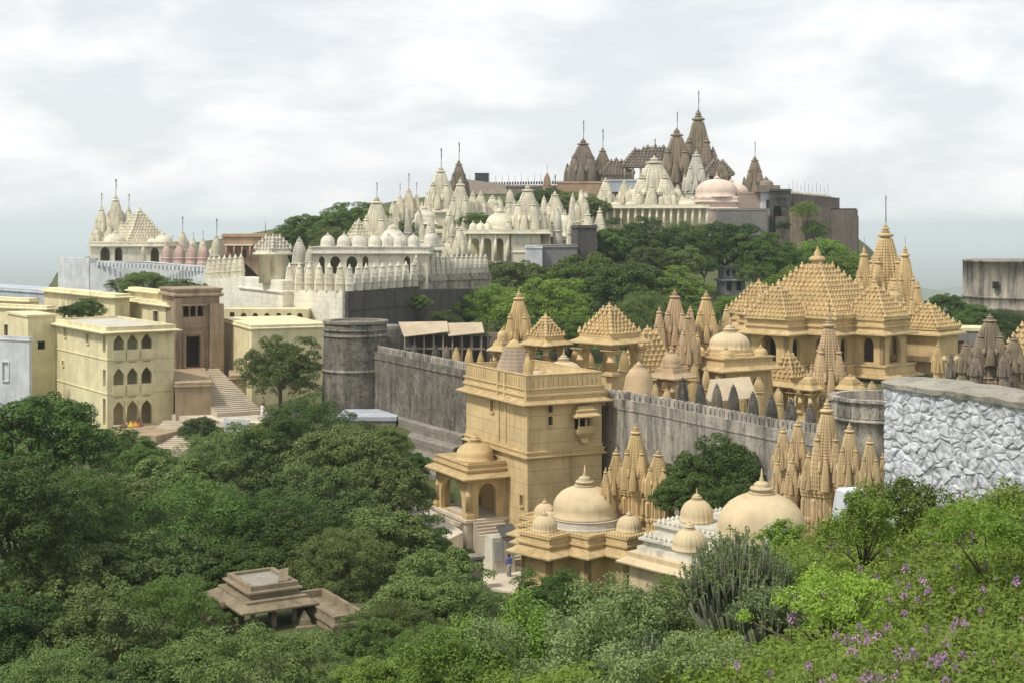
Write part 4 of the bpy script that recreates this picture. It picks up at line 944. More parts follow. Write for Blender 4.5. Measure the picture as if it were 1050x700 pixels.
# shrines behind the tower
shrine('spired_shrine', 'tall sandstone spire with moulded top rising behind the tower roof, left of the small pavilion', 532, 146, 385, 298, 27, GOLD, .6, 0, 2, wall=.30)
kiosk_at('round-roofed sandstone kiosk leaning against the spire behind the tower roof', 515, 143, 357, 378, 16, R(45), GOLD, 'dome', 337, plinth=2.0, pil=.4, ribs=20, out=.6)
for i, (px, Y, pb, ptp, wp, mt, lab) in enumerate((
    (468, 147, 382, 355, 10, GOLD, 'small golden spired shrine just inside the fort wall, left of its twin'),
    (481, 146, 384, 356, 10, GOLD, 'small golden spired shrine just inside the fort wall, nearest the tower parapet'),
    (425, 156, 372, 352, 9, DARKW, 'small blackened shrine inside the fort wall, leftmost of the dark row'),
    (447, 153, 375, 353, 10, DARKW, 'small blackened shrine inside the fort wall, second of the dark row'),
    (458, 151, 377, 354, 9, BROWN2, 'small brown shrine inside the fort wall, right before the golden pair'),
    (493, 146, 385, 360, 9, GOLD, 'tiny sandstone shrine beside the pale dome behind the tower parapet'),
    (541, 128, 390, 362, 9, GOLD, 'slim sandstone pinnacle in front of the small pavilion on the tower side'),
    (700, 127, 425, 386, 13, DARKW, 'dark mossy shrine cap behind the streaked wall, leftmost of eight'),
    (718, 124, 425, 388, 12, DARKW, 'dark mossy shrine cap behind the streaked wall, second from the left'),
    (735, 122, 430, 392, 13, BROWN2, 'grey shrine cap behind the streaked wall, third from the left'),
    (752, 120, 432, 393, 13, DARKW, 'dark mossy shrine cap behind the streaked wall, fourth from the left'),
    (772, 116, 436, 400, 13, DARKW, 'dark mossy shrine cap behind the streaked wall, fourth from the right'),
    (791, 113, 440, 404, 14, DARKW, 'dark mossy shrine cap behind the streaked wall, third from the right'),
    (811, 110, 446, 408, 15, DARKW, 'blackest pointed shrine cap behind the streaked wall, second from the right'),
    (831, 108, 446, 412, 13, DARKW, 'round dark shrine cap behind the streaked wall, rightmost, beside the turret'),
    (684, 129, 420, 397, 10, GOLD, 'small golden pinnacle at the wall end below the domed kiosk'),
    (672, 130, 420, 392, 9, GOLD, 'thin golden pinnacle beside the conical roof shrine'))):
    shrine('small_shrine', lab, px, Y, pb, ptp, wp, mt, .5, 0, 0, wall=.3, dn=3)
# terrace things on the tower roof
t = thing('stepped_cone_roof', 'grey-pink stepped octagonal cone roof rising behind the tower parapet', 'roof', (*P(527,HY,131).xy, 0), .2)
zc_ = lambda py: zof(py, 131)
pr = []
for k in range(8): r_ = 1.95-.13*k; z = zc_(386)+.33*k; pr += [(r_, z), (r_, z+.2), (r_-.07, z+.2), (r_-.1, z+.33)]
part('roof_cone', MB().loft_scale(ngon(12), [(1.95,zc_(398))]+pr), stone('pinkish_grey', (.42,.33,.25), (.2,.15,.12), .2, .2), t)
part('crown_knob', MB().lathe([(.95,zc_(386)+2.6),(1.05,zc_(386)+2.75),(.8,zc_(386)+2.9),(.5,zc_(386)+3.2),(.2,zc_(386)+3.4)], 16, ribs=16, amp=.15), GOLD, t)
for px, Y, pf, wp, hp, rb, lab in ((578,132,386,37,16,0,'smooth sandstone dome showing above the tower parapet'), (550,131,386,17,7,20,'small pale ribbed dome between the cone roof and the smooth dome'), (503,134,381,20,7,20,'low pale dome left of the cone roof behind the parapet')):
    t = thing('roof_dome', lab, 'dome', (*P(px,HY,Y).xy, zof(pf,Y)), 0)
    part('drum', MB().lathe([(wp/2/F*Y*1.1,-1.6),(wp/2/F*Y*1.1,.02)], 24), GOLD, t)
    dome(t, (0,0,0), wp/2/F*Y, hp/F*Y, PALE, rb)
# long roof platform inside the compound between tower and great temple
for px, Y, a, w_, d_, pt, mat, lab in ((640,150,R(30),16,10,392,GOLD,'sandstone platform under the open pavilion'), (760,165,R(40),16,14,410,RETAIN,'paved court platform in front of the great golden temple'), (900,165,R(30),20,14,412,GOLD,'sandstone platform right of the tall spire shrine')):
    o = link('platform', MB().loft_off(rect(-w_/2,w_/2,-d_/2,d_/2), [(.2,-8),(.2,-.6),(.35,-.5),(.35,0)]).mesh('platform'), mat, None, P(px, pt, Y), a); tag(o, lab, 'platform')
# lean-to sheds behind the left fort wall
t = thing('lean_to_shed', 'tumbledown shed with torn pale sheet roof on posts behind the fort wall', 'shed', (*P(415,HY,160).xy, 0), R(-4))
zs_ = lambda py: zof(py, 160)
for x0, x1, dz in ((0, 5.0, 0), (5.05, 9.0, -.1)):
    part('sheet_roof', MB().rings([[(x0,-.6,zs_(343)+dz-.25+(.2 if x0 else 0)),(x1,-.3,zs_(340)+dz),(x1-.6,3.4,zs_(332)+dz),(x0-1.2,3.2,zs_(333)+dz)],[(x0,-.6,zs_(343)+dz-.17+(.2 if x0 else 0)),(x1,-.3,zs_(340)+dz+.08),(x1-.6,3.4,zs_(332)+dz+.08),(x0-1.2,3.2,zs_(333)+dz+.08)]]), TIN, t)
for k in range(9): part('post', MB().tube((k*1.08,.2,zs_(385)),(k*1.08,.2,zs_(343)),.11), BROWN2, t)
part('back_wall', MB().box(-1,9,3.5,3.8,zs_(385),zs_(346)), DARKC, t); part('rail', MB().box(-.2,9,.1,.3,zs_(358),zs_(356)), BROWN2, t)
t = thing('ruined_colonnade', 'dark weathered colonnade right of the shed, in shadow under the trees', 'colonnade', (*P(478,HY,162).xy, 0), 0)
part('lintel', MB().box(-1,6,0,.6,zof(345,162),zof(341,162)), BROWN2, t)
for k in range(6): part('post', MB().tube((k*1.1-.6,.3,zof(385,162)),(k*1.1-.6,.3,zof(345,162)),.16), BROWN2, t)
part('back_wall', MB().box(-1.2,6,2.5,2.9,zof(385,162),zof(346,162)), BROWN2, t)
t = thing('broken_turret', 'broken pale stub of round wall joined behind the bastion', 'wall', (*P(397,HY,166).xy, 0), .3)
part('wall', MB().lathe([(2.0,zof(385,166)),(1.9,zof(345,166)),(1.7,zof(338,166)),(1.75,zof(334,166)),(1.2,zof(333,166))], 20), TALUS, t)
# masonry right of the sandstone tower: far-right grey house and dark spires
t = thing('grey_house', 'plain grey house with pale yellow roof edge right of the great golden temple', 'house', (*P(958,HY,205).xy, 0), R(-12))
shell(t, 0, 8, 0, 6, zof(395,205), zof(339,205), SLATE, front=[hole(3.9, 4.5, 1.3, 2.0)], t=.3, roof=YEL)
part('roof_edge', MB().loft_off(rect(0,8,0,6), [(.15,zof(339,205)),(.15,zof(336,205)),(-.2,zof(336,205))]), YEL, t)
window(t, 'f', 3.9, zof(395,205)+4.5, 1.3, 2.0, 0, 0, SLATE, plain('red_door', (.18,.09,.07)))
for px, Y, pb, ptp, wp, mt, lod, lab in ((1015,150,392,322,33,BROWN,2,'tall weathered brown spire above the right wall coping'),(1040,146,395,343,22,BROWN,2,'weathered brown spire at the right frame edge'),(990,148,393,349,15,BROWN,1,'small weathered brown spire left of the tall brown one'),(975,150,395,362,11,BROWN2,1,'lowest weathered spire beside the sandstone side wing'),(1001,146,393,362,13,BROWN2,1,'squat weathered spire tucked against the tall brown one'),(1030,144,395,360,11,BROWN2,1,'tiny weathered spire between the two larger brown spires'),(962,158,393,350,10,GOLD,1,'slim golden spire right of the great temple base')):
    shrine('weathered_shrine', lab, px, Y, pb, ptp, wp, mt, .5, 0, lod, dn=4)
t = thing('golden_studded_shrine', 'golden studded pyramid roof peeping out at the right edge behind brown spires', 'shrine', (*P(1056,HY,158).xy, 0), R(45))
part('roof', studded_mb(5.5, 5.5, 3.6, 6, .5), GOLD, t, (0,0,zof(366,158))); part('wall', MB().box(-2.6,2.6,-2.6,2.6,zof(410,158),zof(366,158)), GOLD, t)
t = thing('yellow_low_wall', 'low golden wall with round finials behind the brown spires', 'wall', (*P(960,HY,162).xy, 0), 0)
part('wall', MB().box(0,5,0,.5,zof(400,162),zof(371,162)), GOLD, t)
for k in range(3): part('finial', MB().lathe([(.3,zof(371,162)),(.38,zof(371,162)+.3),(.1,zof(371,162)+.7)], 10, cx=1+k*1.4, cy=.25), PALE, t)
# far right round tower
t = thing('round_fort_tower', 'big round grey fort tower with black drip streaks at the right edge beyond the trees', 'tower', (*P(1046,HY,262).xy, 0), 0)
zf = lambda py: zof(py, 258)
part('wall', MB().lathe([(10.6,zf(360)),(10.3,zf(318)),(10.45,zf(317)),(10.45,zf(315.5)),(10.25,zf(315)),(10.15,zf(306)),(10.3,zf(305.5)),(10.3,zf(304)),(10.1,zf(303.5)),(10.1,zf(269)),(10.2,zf(268.8)),(10.2,zf(267)),(9.4,zf(267))], 72, cap1=True), stone('streaked_grey_tower', (.33,.295,.24), (.045,.042,.04), 1.0, .45, sc_=.7, bump=.3), t)
part('window', MB().box(-7.6,-6.7,-8.2,-7.4,zf(295),zf(288)), DARK, t)  # solid box, no hole: the window's inner shade is put into its colour
# grey ruined pavilion on the green slope
t = thing('ruined_pavilion', 'small grey two-storey stone pavilion standing among the trees of the slope', 'pavilion', (*P(742,HY,262).xy, 0), R(12))
zg = lambda py: zof(py, 262)
shell(t, 0, 4.2, 0, 3.6, zg(315), zg(288), GREYP, front=[arch(1.1,3.0,1.0,2.0), arch(3.0,3.0,1.0,2.0)], t=.3)
moulding(t, rect(0,4.2,0,3.6), zg(288), [(-.2,0),(.45,-.1),(.45,.1),(0,.3),(-.2,.3)], GREYP, 'ledge')
shell(t, .15, 4.05, .15, 3.4, zg(286), zg(274.5), GREYP, front=[hole(.8,.5,.7,1.2), hole(2.0,.5,.7,1.2), hole(3.1,.5,.7,1.2)], t=.3, name='upper_wall', roof=GREYP)
moulding(t, rect(.15,4.05,.15,3.4), zg(274.5), [(-.2,0),(.3,0),(.3,.25),(-.2,.25)], GREYP, 'roof_edge')

rr_ = random.Random(12)
for i, (px, Y, pb) in enumerate([(648,142,400),(662,140,404),(678,138,406),(690,146,392),(712,142,396),(724,140,408),(738,146,402),(760,142,412),(778,146,408),(786,150,402),(798,140,420),(822,150,418),(838,152,410),(862,150,418),(884,146,420),(894,150,412),(640,146,392),(770,156,398),(730,152,392),(590,144,384),(604,146,382)]):
    shrine('small_shrine', 'small sandstone pinnacle crowded among the courts between open pavilion and great temple', px, Y, pb, pb-22-rr_.random()*12, 9+rr_.random()*4, GOLD if i % 3 else PINKG, rr_.random(), 0, 0, 'sandstone pinnacles in the crowded courts', wall=.3, dn=3)

# =================================================================== YELLOW ARCADED HOUSE (left)
YH = 158.0; AH = R(35); cH = P(110, HY, YH); zh = lambda py: zof(py, YH)
WHs = face_len(110, YH, AH, 178); DHs = face_len(110, YH, AH+math.pi/2, 58)
Th = thing('arcaded_house', 'pale yellow three-storey house with rows of pointed arches and a flat roof', 'house', (cH.x, cH.y, 0), AH)
zb0, zt0 = zh(455), zh(342)
cs = [face_len(110, YH, AH, q) for q in (122, 136, 150.5)]
aw = (cs[1]-cs[0])*.80
lv = [(zh(437.5), zh(412)), (zh(402), zh(375)), (zh(368), zh(341.5))]   # openings at the front corner's distance
lv = [(zh(438), zh(411.5)), (zh(395.5), zh(377.5)), (zh(359.5), zh(343.5))]
fr = []
for (za, zb2) in lv:
    for c_ in cs: fr.append(arch(c_, za-zb0, aw, (zb2-za)*.98, foil=1))
lfw = [(face_len(110,YH,AH+math.pi/2,90), zh(356), .9, 1.1), (face_len(110,YH,AH+math.pi/2,67), zh(356)+.2, .9, 1.1), (face_len(110,YH,AH+math.pi/2,65), zh(386), .6, .6)]
lf = [hole(1.0, zh(437)-zb0, .9, 3.0), hole(1.0, zh(397)-zb0, 1.0, 1.9), hole(1.0, zh(362)-zb0, 1.0, 1.9), hole(face_len(110,YH,AH+math.pi/2,90), zh(356)-zb0, .9, 1.1), hole(face_len(110,YH,AH+math.pi/2,67), zh(356)-zb0+.2, .9, 1.1), hole(face_len(110,YH,AH+math.pi/2,65), zh(386)-zb0, .6, .6)]
shell(Th, 0, WHs, 0, DHs, zb0, zt0, YEL, front=fr, left=lf, t=.45, roof=YELR, floors=(zh(438), zh(402), zh(366)))
for q_ in lfw: window(Th, 'l', *q_, 0, 0, YEL)
part('roof_eave', MB().loft_off(rect(0,WHs,0,DHs), [(-.3,zt0-.1),(.1,zt0-.1),(.75,zt0-.02),(.78,zt0+.12),(.2,zt0+.25),(.2,zt0+.7),(-.1,zt0+.7),(-.1,zt0+.45),(-.3,zt0+.45)]), YEL, Th)
part('roof_top', MB().box(.2,WHs-.2,.2,DHs-.2,zt0+.1,zt0+.5), YELR, Th)
for z in (zh(404.5), zh(369.5)): part('string_course', MB().loft_off(rect(0,WHs,0,DHs), [(-.3,z),(.08,z),(.08,z+.12),(-.3,z+.12)]), YEL, Th)
for (za, zb2) in lv[1:]:
    for c_ in cs:
        part('balcony_rail', MB().box(c_-aw/2-.1, c_+aw/2+.1, -.16, -.003, za-1.15, za+.02).box(c_-aw/2-.02, c_+aw/2+.02, -.2, -.163, za-.95, za-.2), YEL, Th)
        for k in range(3): part('vent_slot_shade', MB().box(c_-.42+.3*k, c_-.25+.3*k, -.03, -.004, za-1.42, za-1.34), DARK, Th)  # thin dark bars on the wall face, painting the shade of vent slots
for c_ in ((cs[0]+cs[1])/2, (cs[1]+cs[2])/2):
    link('column', cmesh(('column', 2.9, .13), lambda: column_mb(2.9, .13)), YEL, Th, (c_, -.08, lv[0][0]))
for z in (lv[1][0], lv[2][0]):
    part('blind_niche', MB().box(face_len(110,YH,AH,165)-.5, face_len(110,YH,AH,165)+.5, -.05, -.003, z-.9, z+1.3).box(face_len(110,YH,AH,165)-.8, face_len(110,YH,AH,165)+.8, -.09, -.006, z+1.3, z+1.5), YEL, Th)
part('inner_wall', MB().box(.5, WHs-.5, 3.2, 3.4, zb0, zt0-.3), YEL, Th)
# projecting rear-left block
T2 = thing('house_wing', 'narrow pale yellow wing stepping out behind the arcaded house, next to the white house', 'house', (*local(cH, AH)(-3.4, DHs-.3, 0).xy, 0), AH)
shell(T2, 0, 3.3, .35, 9, zb0, zh(338.5)+.6, YEL, left=[hole(5.0, 9.0, .9, .9)], front=[hole(1.6, 9.3, .9, 1.0)], t=.35, roof=YELR)
part('roof_edge', MB().loft_off(rect(0,3.3,.35,9), [(-.2,zh(338.5)+.6),(.18,zh(338.5)+.6),(.18,zh(338.5)+.85),(-.2,zh(338.5)+.85)]), YEL, T2)

def block(name, label, px, Y, a, pxR, pxL, pt, pb, mat, eave_=0.25, cat='house', front=(), left=(), roofmat=YELR, wins=(), dn=4, t=.3):
    """plain rectangular block from its near corner; wins = (side, px, row top, row bottom, width m)"""
    c = P(px, HY, Y); Wd = face_len(px, Y, a, pxR); Dd = pxL if isinstance(pxL, float) else face_len(px, Y, a+math.pi/2, pxL)
    o = thing(name, label, cat, (c.x, c.y, 0), a); zt_, zb_ = zof(pt, Y), zof(pb, Y)-dn
    fh, lh = list(front), list(left); ws = []
    for side, wx, wt, wb, ww in wins:
        s1 = face_len(px, Y, a if side == 'f' else a+math.pi/2, wx)
        yy = Y+s1*(math.sin(a) if side == 'f' else math.cos(a))
        z0, z1_ = zof(wb, yy), zof(wt, yy)
        (fh if side == 'f' else lh).append(hole(s1, z0-zb_, ww, z1_-z0)); ws.append((side, s1, z0, ww, z1_-z0))
    shell(o, 0, Wd, 0, Dd, zb_, zt_, mat, front=fh, left=lh, t=t, roof=roofmat)
    for side, s1, z0, ww, hh in ws: window(o, side, s1, z0, ww, hh, 0, 0, mat)
    if eave_: part('roof_edge', MB().loft_off(rect(0,Wd,0,Dd), [(-.3,zt_-.05),(eave_,zt_-.02),(eave_+.02,zt_+.12),(.08,zt_+.2),(.08,zt_+.5),(-.3,zt_+.5)]), mat, o)
    return o
block('white_house', 'bluish white house front at the left edge with two dark windows', 30, 166, R(62), 33, 26.0, 350, 402, WHITE, .1, wins=(('l', 6, 371, 390, 1.0),))
block('yellow_house', 'plain pale yellow house at the left edge with one dark shuttered window', 48, 180, R(60), 56, 30.0, 318, 400, YEL, .3, wins=(('l', 8, 333, 347, 1.2),))
block('yellow_house', 'long pale yellow house with double eave and dark window behind the rooftop bush', 118, 186, R(38), 133, 45, 306, 400, YEL, .6, wins=(('l', 53, 319, 331, 1.0), ('l', 66, 323, 329, .9)))
block('yellow_house', 'pale yellow upper storey between the brown gate and the rooftop bush', 178, 182, R(35), 186, 132, 303, 400, YEL, .45, wins=(('l', 160, 318, 329, 1.6),))
block('yellow_annex', 'low pale yellow block with wide eave beside the gate, below the upper storey', 176, 179, R(35), 184, 130, 315, 400, YEL, .5, wins=(('l', 160, 319, 330.5, 1.7),))
block('flat_roofed_house', 'low broad house with bluish flat roof under the left hill temple', 72, 222, R(45), 112, 45.0, 303, 330, BLUEW, .2, roofmat=BLUEW)
block('flat_roofed_house', 'low pale yellow house with grey roof at the far left behind the shuttered one', 30, 200, R(58), 40, 30.0, 310, 340, YEL, .2)
o = block('stone_fence', 'low grey-white parapet wall with a black water tank under the white house', 72, 153, R(60), 74, 24.0, 426, 450, BLUEW, .05, cat='wall')
o = block('stone_fence', 'bluish rubble wall with a white post at the foot of the arcaded house', 112, 150, R(40), 118, 70, 455, 475, BLUEW, .05, cat='wall')
t = thing('water_tank', 'black water tank standing on the low parapet by the white house', 'tank', P(33, 421, 156), .3)
part('body', MB().lathe([(.0,0),(.75,.02),(.8,.3),(.76,.6),(.8,.9),(.78,1.15),(.55,1.4),(.3,1.5)], 20), plain('black_plastic', (.02,.022,.028), .5), t); part('lid', MB().lathe([(.3,1.49),(.32,1.62),(.05,1.66)], 14), plain('black_lid', (.03,.03,.035), .5), t)
# brown stone gate
YG = 176.0; AG = R(28); cG = P(181, HY, YG); zg_ = lambda py: zof(py, YG)
WG = face_len(181, YG, AG, 225); TG = thing('stone_gatehouse', 'tall brown sandstone gatehouse with a dark doorway above the long stairs', 'gatehouse', (cG.x, cG.y, 0), AG)
f1 = face_len(181, YG, AG, 198)
ws_ = [face_len(181, YG, AG, q) for q in (191, 198, 205.5)]
zbg = zg_(400)
yyg = YG+f1*math.sin(AG)
shell(TG, 0, WG, 0, 7, zbg-4, zg_(303), GATE, front=[hole(f1, zof(376,yyg)-zbg+4, 1.75, zof(345,yyg)-zof(376,yyg))]+[arch(c_, zof(325,yyg)-zbg+4, .75, 1.35) for c_ in ws_], t=.7, roof=GATE)
moulding(TG, rect(0,WG,0,7), zg_(303), [(-.3,-.3),(.1,-.3),(.45,-.15),(.45,.05),(.2,.2),(.2,.5),(.35,.55),(.35,.8),(-.3,.8)], GATE)
part('side_pilaster', MB().box(-.25, .6, -.4, -.003, zbg-4, zg_(306)), GATE, TG); part('side_pilaster', MB().box(WG-1.3, WG+.3, -.9, -.003, zbg-4, zof(312,yyg)), GATE, TG)
part('window_hood', MB().box(ws_[0]-.7, ws_[2]+.7, -.6, -.003, zof(313.5,yyg), zof(312,yyg)), GATE, TG)
part('door_surround', MB().box(f1-1.35, f1-.9, -.2, -.003, zof(377,yyg), zof(343,yyg)).box(f1+.9, f1+1.35, -.2, -.003, zof(377,yyg), zof(343,yyg)).box(f1-1.35, f1+1.35, -.22, -.003, zof(343,yyg), zof(340,yyg)), GATE, TG)
part('string_course', MB().box(.62, WG-1.32, -.12, -.003, zof(336,yyg), zof(334,yyg)), GATE, TG)
for k in range(2): part('plinth_block', MB().box(-.4+k*(WG-1.2), 1.0+k*(WG-1.2), -1.6, -.003, zbg-4, zof(378,yyg)), GATE, TG)
# yellow terrace wall right of the gate, with annex arches
block('yellow_wall', 'long pale yellow wall with capped parapet between the gatehouse and the bastion', 258, 170, R(24), 336, 227, 338, 405, YEL, .18, cat='wall', dn=3)
t = thing('arched_gallery', 'low yellow gallery with small round-headed openings under the cream temple wall', 'gallery', (*P(228,HY,196).xy, 0), R(-2))
s196 = 196/F
shell(t, 0, 88*s196, 0, 4, zof(350,196), zof(317,196), YEL, front=[hole(10*s196, 2.7, 5*s196, 1.3)]+[arch(q*s196, 2.6, 6*s196, 1.3) for q in (22, 34, 46, 58, 69, 80)], t=.3, roof=YEL)
# retaining platforms & stairs by the gate
o = block('retaining_wall', 'brown stone retaining wall beneath the gatehouse, beside the arcaded house', 180, 160, R(15), 217, 172, 397, 432, RETAIN, .12, cat='wall', roofmat=RETAIN)
o = block('retaining_wall', 'brown stepped retaining platform under the round tree, right of the long stairs', 236, 172, R(12), 312, 228, 389, 425, RETAIN, .12, cat='wall', roofmat=PAVE)
def stairs(name, label, pa, pb_, w_, n, mat):
    """flight from the low point pa up to pb_ (world points on its centre line)"""
    d = Vector((pb_.x-pa.x, pb_.y-pa.y)); L_ = d.length; ang = math.atan2(d.y, d.x); hh = pb_.z-pa.z
    m = MB()
    for k in range(n): m.box(L_*k/n, L_*(k+1)/n-.003, -w_/2, w_/2, -3+(hh*k/n), hh*(k+1)/n)
    o = link(name, m.mesh(name), mat, None, pa, ang); tag(o, label, 'stairs'); return o
stairs('long_stairs', 'long pale stone stairs climbing from the terrace to the gatehouse door', P(246,423,160), P(203,379,175.5), 5.2, 24, STEP)
stairs('lower_stairs', 'wide lower stairs in front of the arcaded house going down to the trees', P(176,463,150), P(206,431,160), 8.5, 16, STEP)
m = MB(); c_ = P(240, 431, 158)
ter = [P(176,429,161), P(230,441,155), P(300,441,153), P(330,426,163), P(250,421,166), P(190,421,166)]
zt_ = -21.3
m.rings([[(p.x,p.y,-26) for p in ter], [(p.x,p.y,zt_) for p in ter]])
o = link('paved_terrace', m.mesh('paved_terrace'), PAVE); tag(o, 'pale paved terrace at the foot of the long stairs where people walk', 'terrace')
a_, b_ = P(230,440,155), P(256,444,153.5)
o = link('parapet_wall', MB().rings([[(a_.x,a_.y-.4,-26),(b_.x,b_.y-.4,-26),(b_.x,b_.y,-26),(a_.x,a_.y,-26)],[(a_.x,a_.y-.4,zt_+.5),(b_.x,b_.y-.4,zt_+.5),(b_.x,b_.y,zt_+.5),(a_.x,a_.y,zt_+.5)]]).mesh('parapet_wall'), WHITE); tag(o, 'short whitewashed parapet on the edge of the paved terrace', 'wall')
m = MB(); q_ = [P(108,452,154), P(160,445,152), P(196,432,158), P(180,425,166), P(120,440,160)]
m.rings([[(p.x,p.y,-27) for p in q_], [(p.x,p.y,zh(438.5)) for p in q_]])
o = link('stone_platform', m.mesh('stone_platform'), RETAIN); tag(o, 'grey-brown stone platform in front of the arcade where people sit', 'platform')

# =================================================================== CREAM TEMPLE WALL COMPLEX (centre left)
sY = 205.0
zc2 = lambda py, Y=sY: zof(py, Y)
def stepwall(name, label, pts, zb_, mat, t=.8, cat='wall', band=()): return seg_wall(name, label, pts, t, zb_, mat, cat, band=band)
def pt3(px, py, Y): p = P(px, py, Y); return (p.x, p.y, p.z)
# left run with merlon shrines px 213-262
a_, b_, = pt3(212, 286, 232), pt3(250, 284, 216)
w1_ = seg_wall('cream_rubble_wall', 'cream rubble wall topped by little spired merlons left of the square block', [a_, b_], 1.0, -22, CREAMW)
merlons(w1_, a_, b_, 7, 'spirelet', CREAM, 1.2, 3.6)
T3 = thing('square_bastion', 'square cream block carrying a round studded-roof turret', 'bastion', (*P(290,HY,200).xy, 0), R(30))
zq = lambda py: zof(py, 200)
Wq = 1.6; Dq = face_len(290, 200, R(30)+math.pi/2, 246)
part('wall', MB().loft_off(rect(0,2.2,0,Dq), [(.35,zq(350)),(.35,zq(329)),(.15,zq(327)),(.0,zq(324)),(0,zq(302)),(.25,zq(300.5)),(.25,zq(299)),(.05,zq(298)),(.05,zq(288)),(-.2,zq(288))]), CREAMW, T3)
dx, dy = at_local(T3, 280, 206)
part('turret_drum', MB().lathe([(2.05,zq(292)),(2.0,zq(263)),(2.9,zq(262)),(2.9,zq(260.5)),(2.3,zq(258.5))], 40, cx=dx, cy=dy, cap1=True), CREAM, T3)
part('turret_roof', studded_mb(3.6, 3.6, 1.9, 4, .62, .2, 1.0, False), CREAM2, T3, (dx, dy, zq(258.7)), .4)
# right run px 293-355 facing front-left, merlons px 300-425
a2, c2, d2, e2 = pt3(292, 297.5, 203), pt3(354, 299, 193), pt3(428, 293.5, 206), pt3(470, 291, 214)
w2_ = seg_wall('cream_block_wall', 'bright cream block wall with tall spired merlons below the row of grey domes', [a2, c2], 1.0, -22, CREAMW)
merlons(w2_, a2, c2, 6, 'spirelet', CREAM, 1.35, 3.9)
w3_ = seg_wall('dark_stone_wall', 'black-stained stone wall under the spired merlons, right of the bright cream wall', [c2, (d2[0], d2[1], d2[2])], 1.0, -23, DARKC, band=((-2.6,.15,.18),))
merlons(w3_, c2, d2, 9, 'spirelet', CREAM2, 1.25, 3.7)
w4_ = seg_wall('grey_platform_wall', 'pale grey walled platform with worn merlons running right below the domed porch', [pt3(424, 282, 210), pt3(500, 279.5, 228)], 1.2, -23, GREYW, band=((-1.0,.25,.5),(-2.5,.1,.4)))
merlons(w4_, pt3(424, 282, 210), pt3(500, 279.5, 228), 15, 'spirelet', CREAM2, 1.0, 3.0)
w5_ = seg_wall('dark_lower_wall', 'dark lower retaining wall half hidden by bushes under the grey platform', [pt3(415, 297, 204), pt3(490, 296, 226)], 1.2, -24, DARKC)
# cream temple with row of small grey domes
YC = 212.0; zc = lambda py: zof(py, YC)
TC = thing('row_dome_temple', 'cream temple with arched gallery, a row of small grey domes and one tall flagged spire', 'temple', (*P(321,HY,YC).xy, 0), R(-3))
sC = YC/F; Wc = 118*sC
arx = [(347-321)*sC-3.9, (331-321)*sC+.5, (344-321)*sC, (361-321)*sC, (375-321)*sC, (418-321)*sC]
shell(TC, 0, Wc, 0, 12, zc(300), zc(259.5), CREAM, front=[arch(q*sC, zc(281)-zc(300), w_*sC, 2.6) for q, w_ in ((9,6),(23,11),(40,11),(54,6),(97,6))], t=.4, roof=CREAM2)
moulding(TC, rect(0,Wc,0,12), zc(259.5), [(-.3,0),(.55,-.15),(.57,0),(.15,.2),(.15,.75),(.3,.8),(.3,.95),(-.4,.95)], CREAM2)
for px, r_ in ((334,7.5),(351,7.5),(367,8),(383,7),(397,7),(409,8),(423,6.5)):
    dome(TC, ((px-321)*sC, 1.8, zc(253.5)), r_*sC, 1.75, CREAM2 if px not in (334,) else CREAM2, 20, 'small_dome', .8)
def tsp(T_, px, yy, pf, pt, wp, mat, lod=1, pole=0, a=.6, pb=None, base=True):
    x, y = at_local(T_, px, yy); w_ = wp/F*yy
    if base: part('spire_base', MB().loft_scale(ratha(), [(w_*1.15,zof(pb or (pf+14),yy)),(w_*1.15,zof(pf,yy)-.8),(w_*1.25,zof(pf,yy)-.7),(w_*1.25,zof(pf,yy)-.3),(w_*1.05,zof(pf,yy))], x, y), mat, T_)
    return spire(T_, (x,y,zof(pf,yy)), w_, zof(pt,yy)-zof(pf,yy), mat, lod, pole, a)
tsp(TC, 386, 221, 257, 200, 29, CREAM, 2, 2.3)
x, y = at_local(TC, 368, 217); part('studded_roof', studded_mb(4.2, 4.2, 3.7, 7, .45), CREAM, TC, (x, y, zof(254,217)), .7)
x, y = at_local(TC, 403, 216); part('ribbed_roof', MB().lathe([(2.4,0),(2.3,.8),(1.9,1.6),(1.3,2.4),(.8,2.9),(.9,3.05),(.2,3.5)], 40, cx=x, cy=y, z0=zof(254,216), ribs=20, amp=.08), CREAM, TC)
kiosk_at('small grey domed kiosk on the merlon wall right of the row of domes', 441, 216, 255, 268, 22, R(45), CREAM2, 'dome', 238, plinth=1.5, pil=.3, ribs=20, out=.5)
shrine('leaning_shrine', 'small cream cone-roofed shrine between the studded turret and the row of domes', 307, 218, 280, 243, 15, CREAM2, .5, 0, 0)
shrine('cream_shrine', 'stubby cream shrine just left of the bright arcade corner', 318, 215, 275, 252, 10, CREAM2, .5, 0, 0)
# =================================================================== LEFT HILL TEMPLE
YL = 288.0; zl = lambda py: zof(py, YL); sL = YL/F
TL = thing('hilltop_temple', 'cream hilltop temple at far left with three flagged spires and studded pyramid roof', 'temple', (*P(93,HY,YL).xy, 0), R(-4))
shell(TL, 0, 78*sL, 0, 15, zl(275), zl(252), CREAM, front=[arch(15*sL, 1.2, 10*sL, 3.0), arch(29*sL, 1.0, 8*sL, 3.2), arch(67*sL, .8, 9*sL, 3.3)], t=.4, roof=CREAM)
moulding(TL, rect(0,78*sL,0,15), zl(252), [(-.3,0),(.7,-.2),(.72,0),(.2,.2),(.2,.5),(.3,.55),(.3,.8),(-.4,.8)], CREAM)
for r_ in ((118.5,300,246,199,19,2,3.6),(104,299,248,210,14,1,2.8),(132,301,244,211,13,1,2.8),(99,297,250,232,12,1,0),(112,296,249,230,9,1,0),(125,298,249,226,9,1,0)): tsp(TL, r_[0], r_[1], r_[2], r_[3], r_[4], CREAM, r_[5], r_[6], base=True)
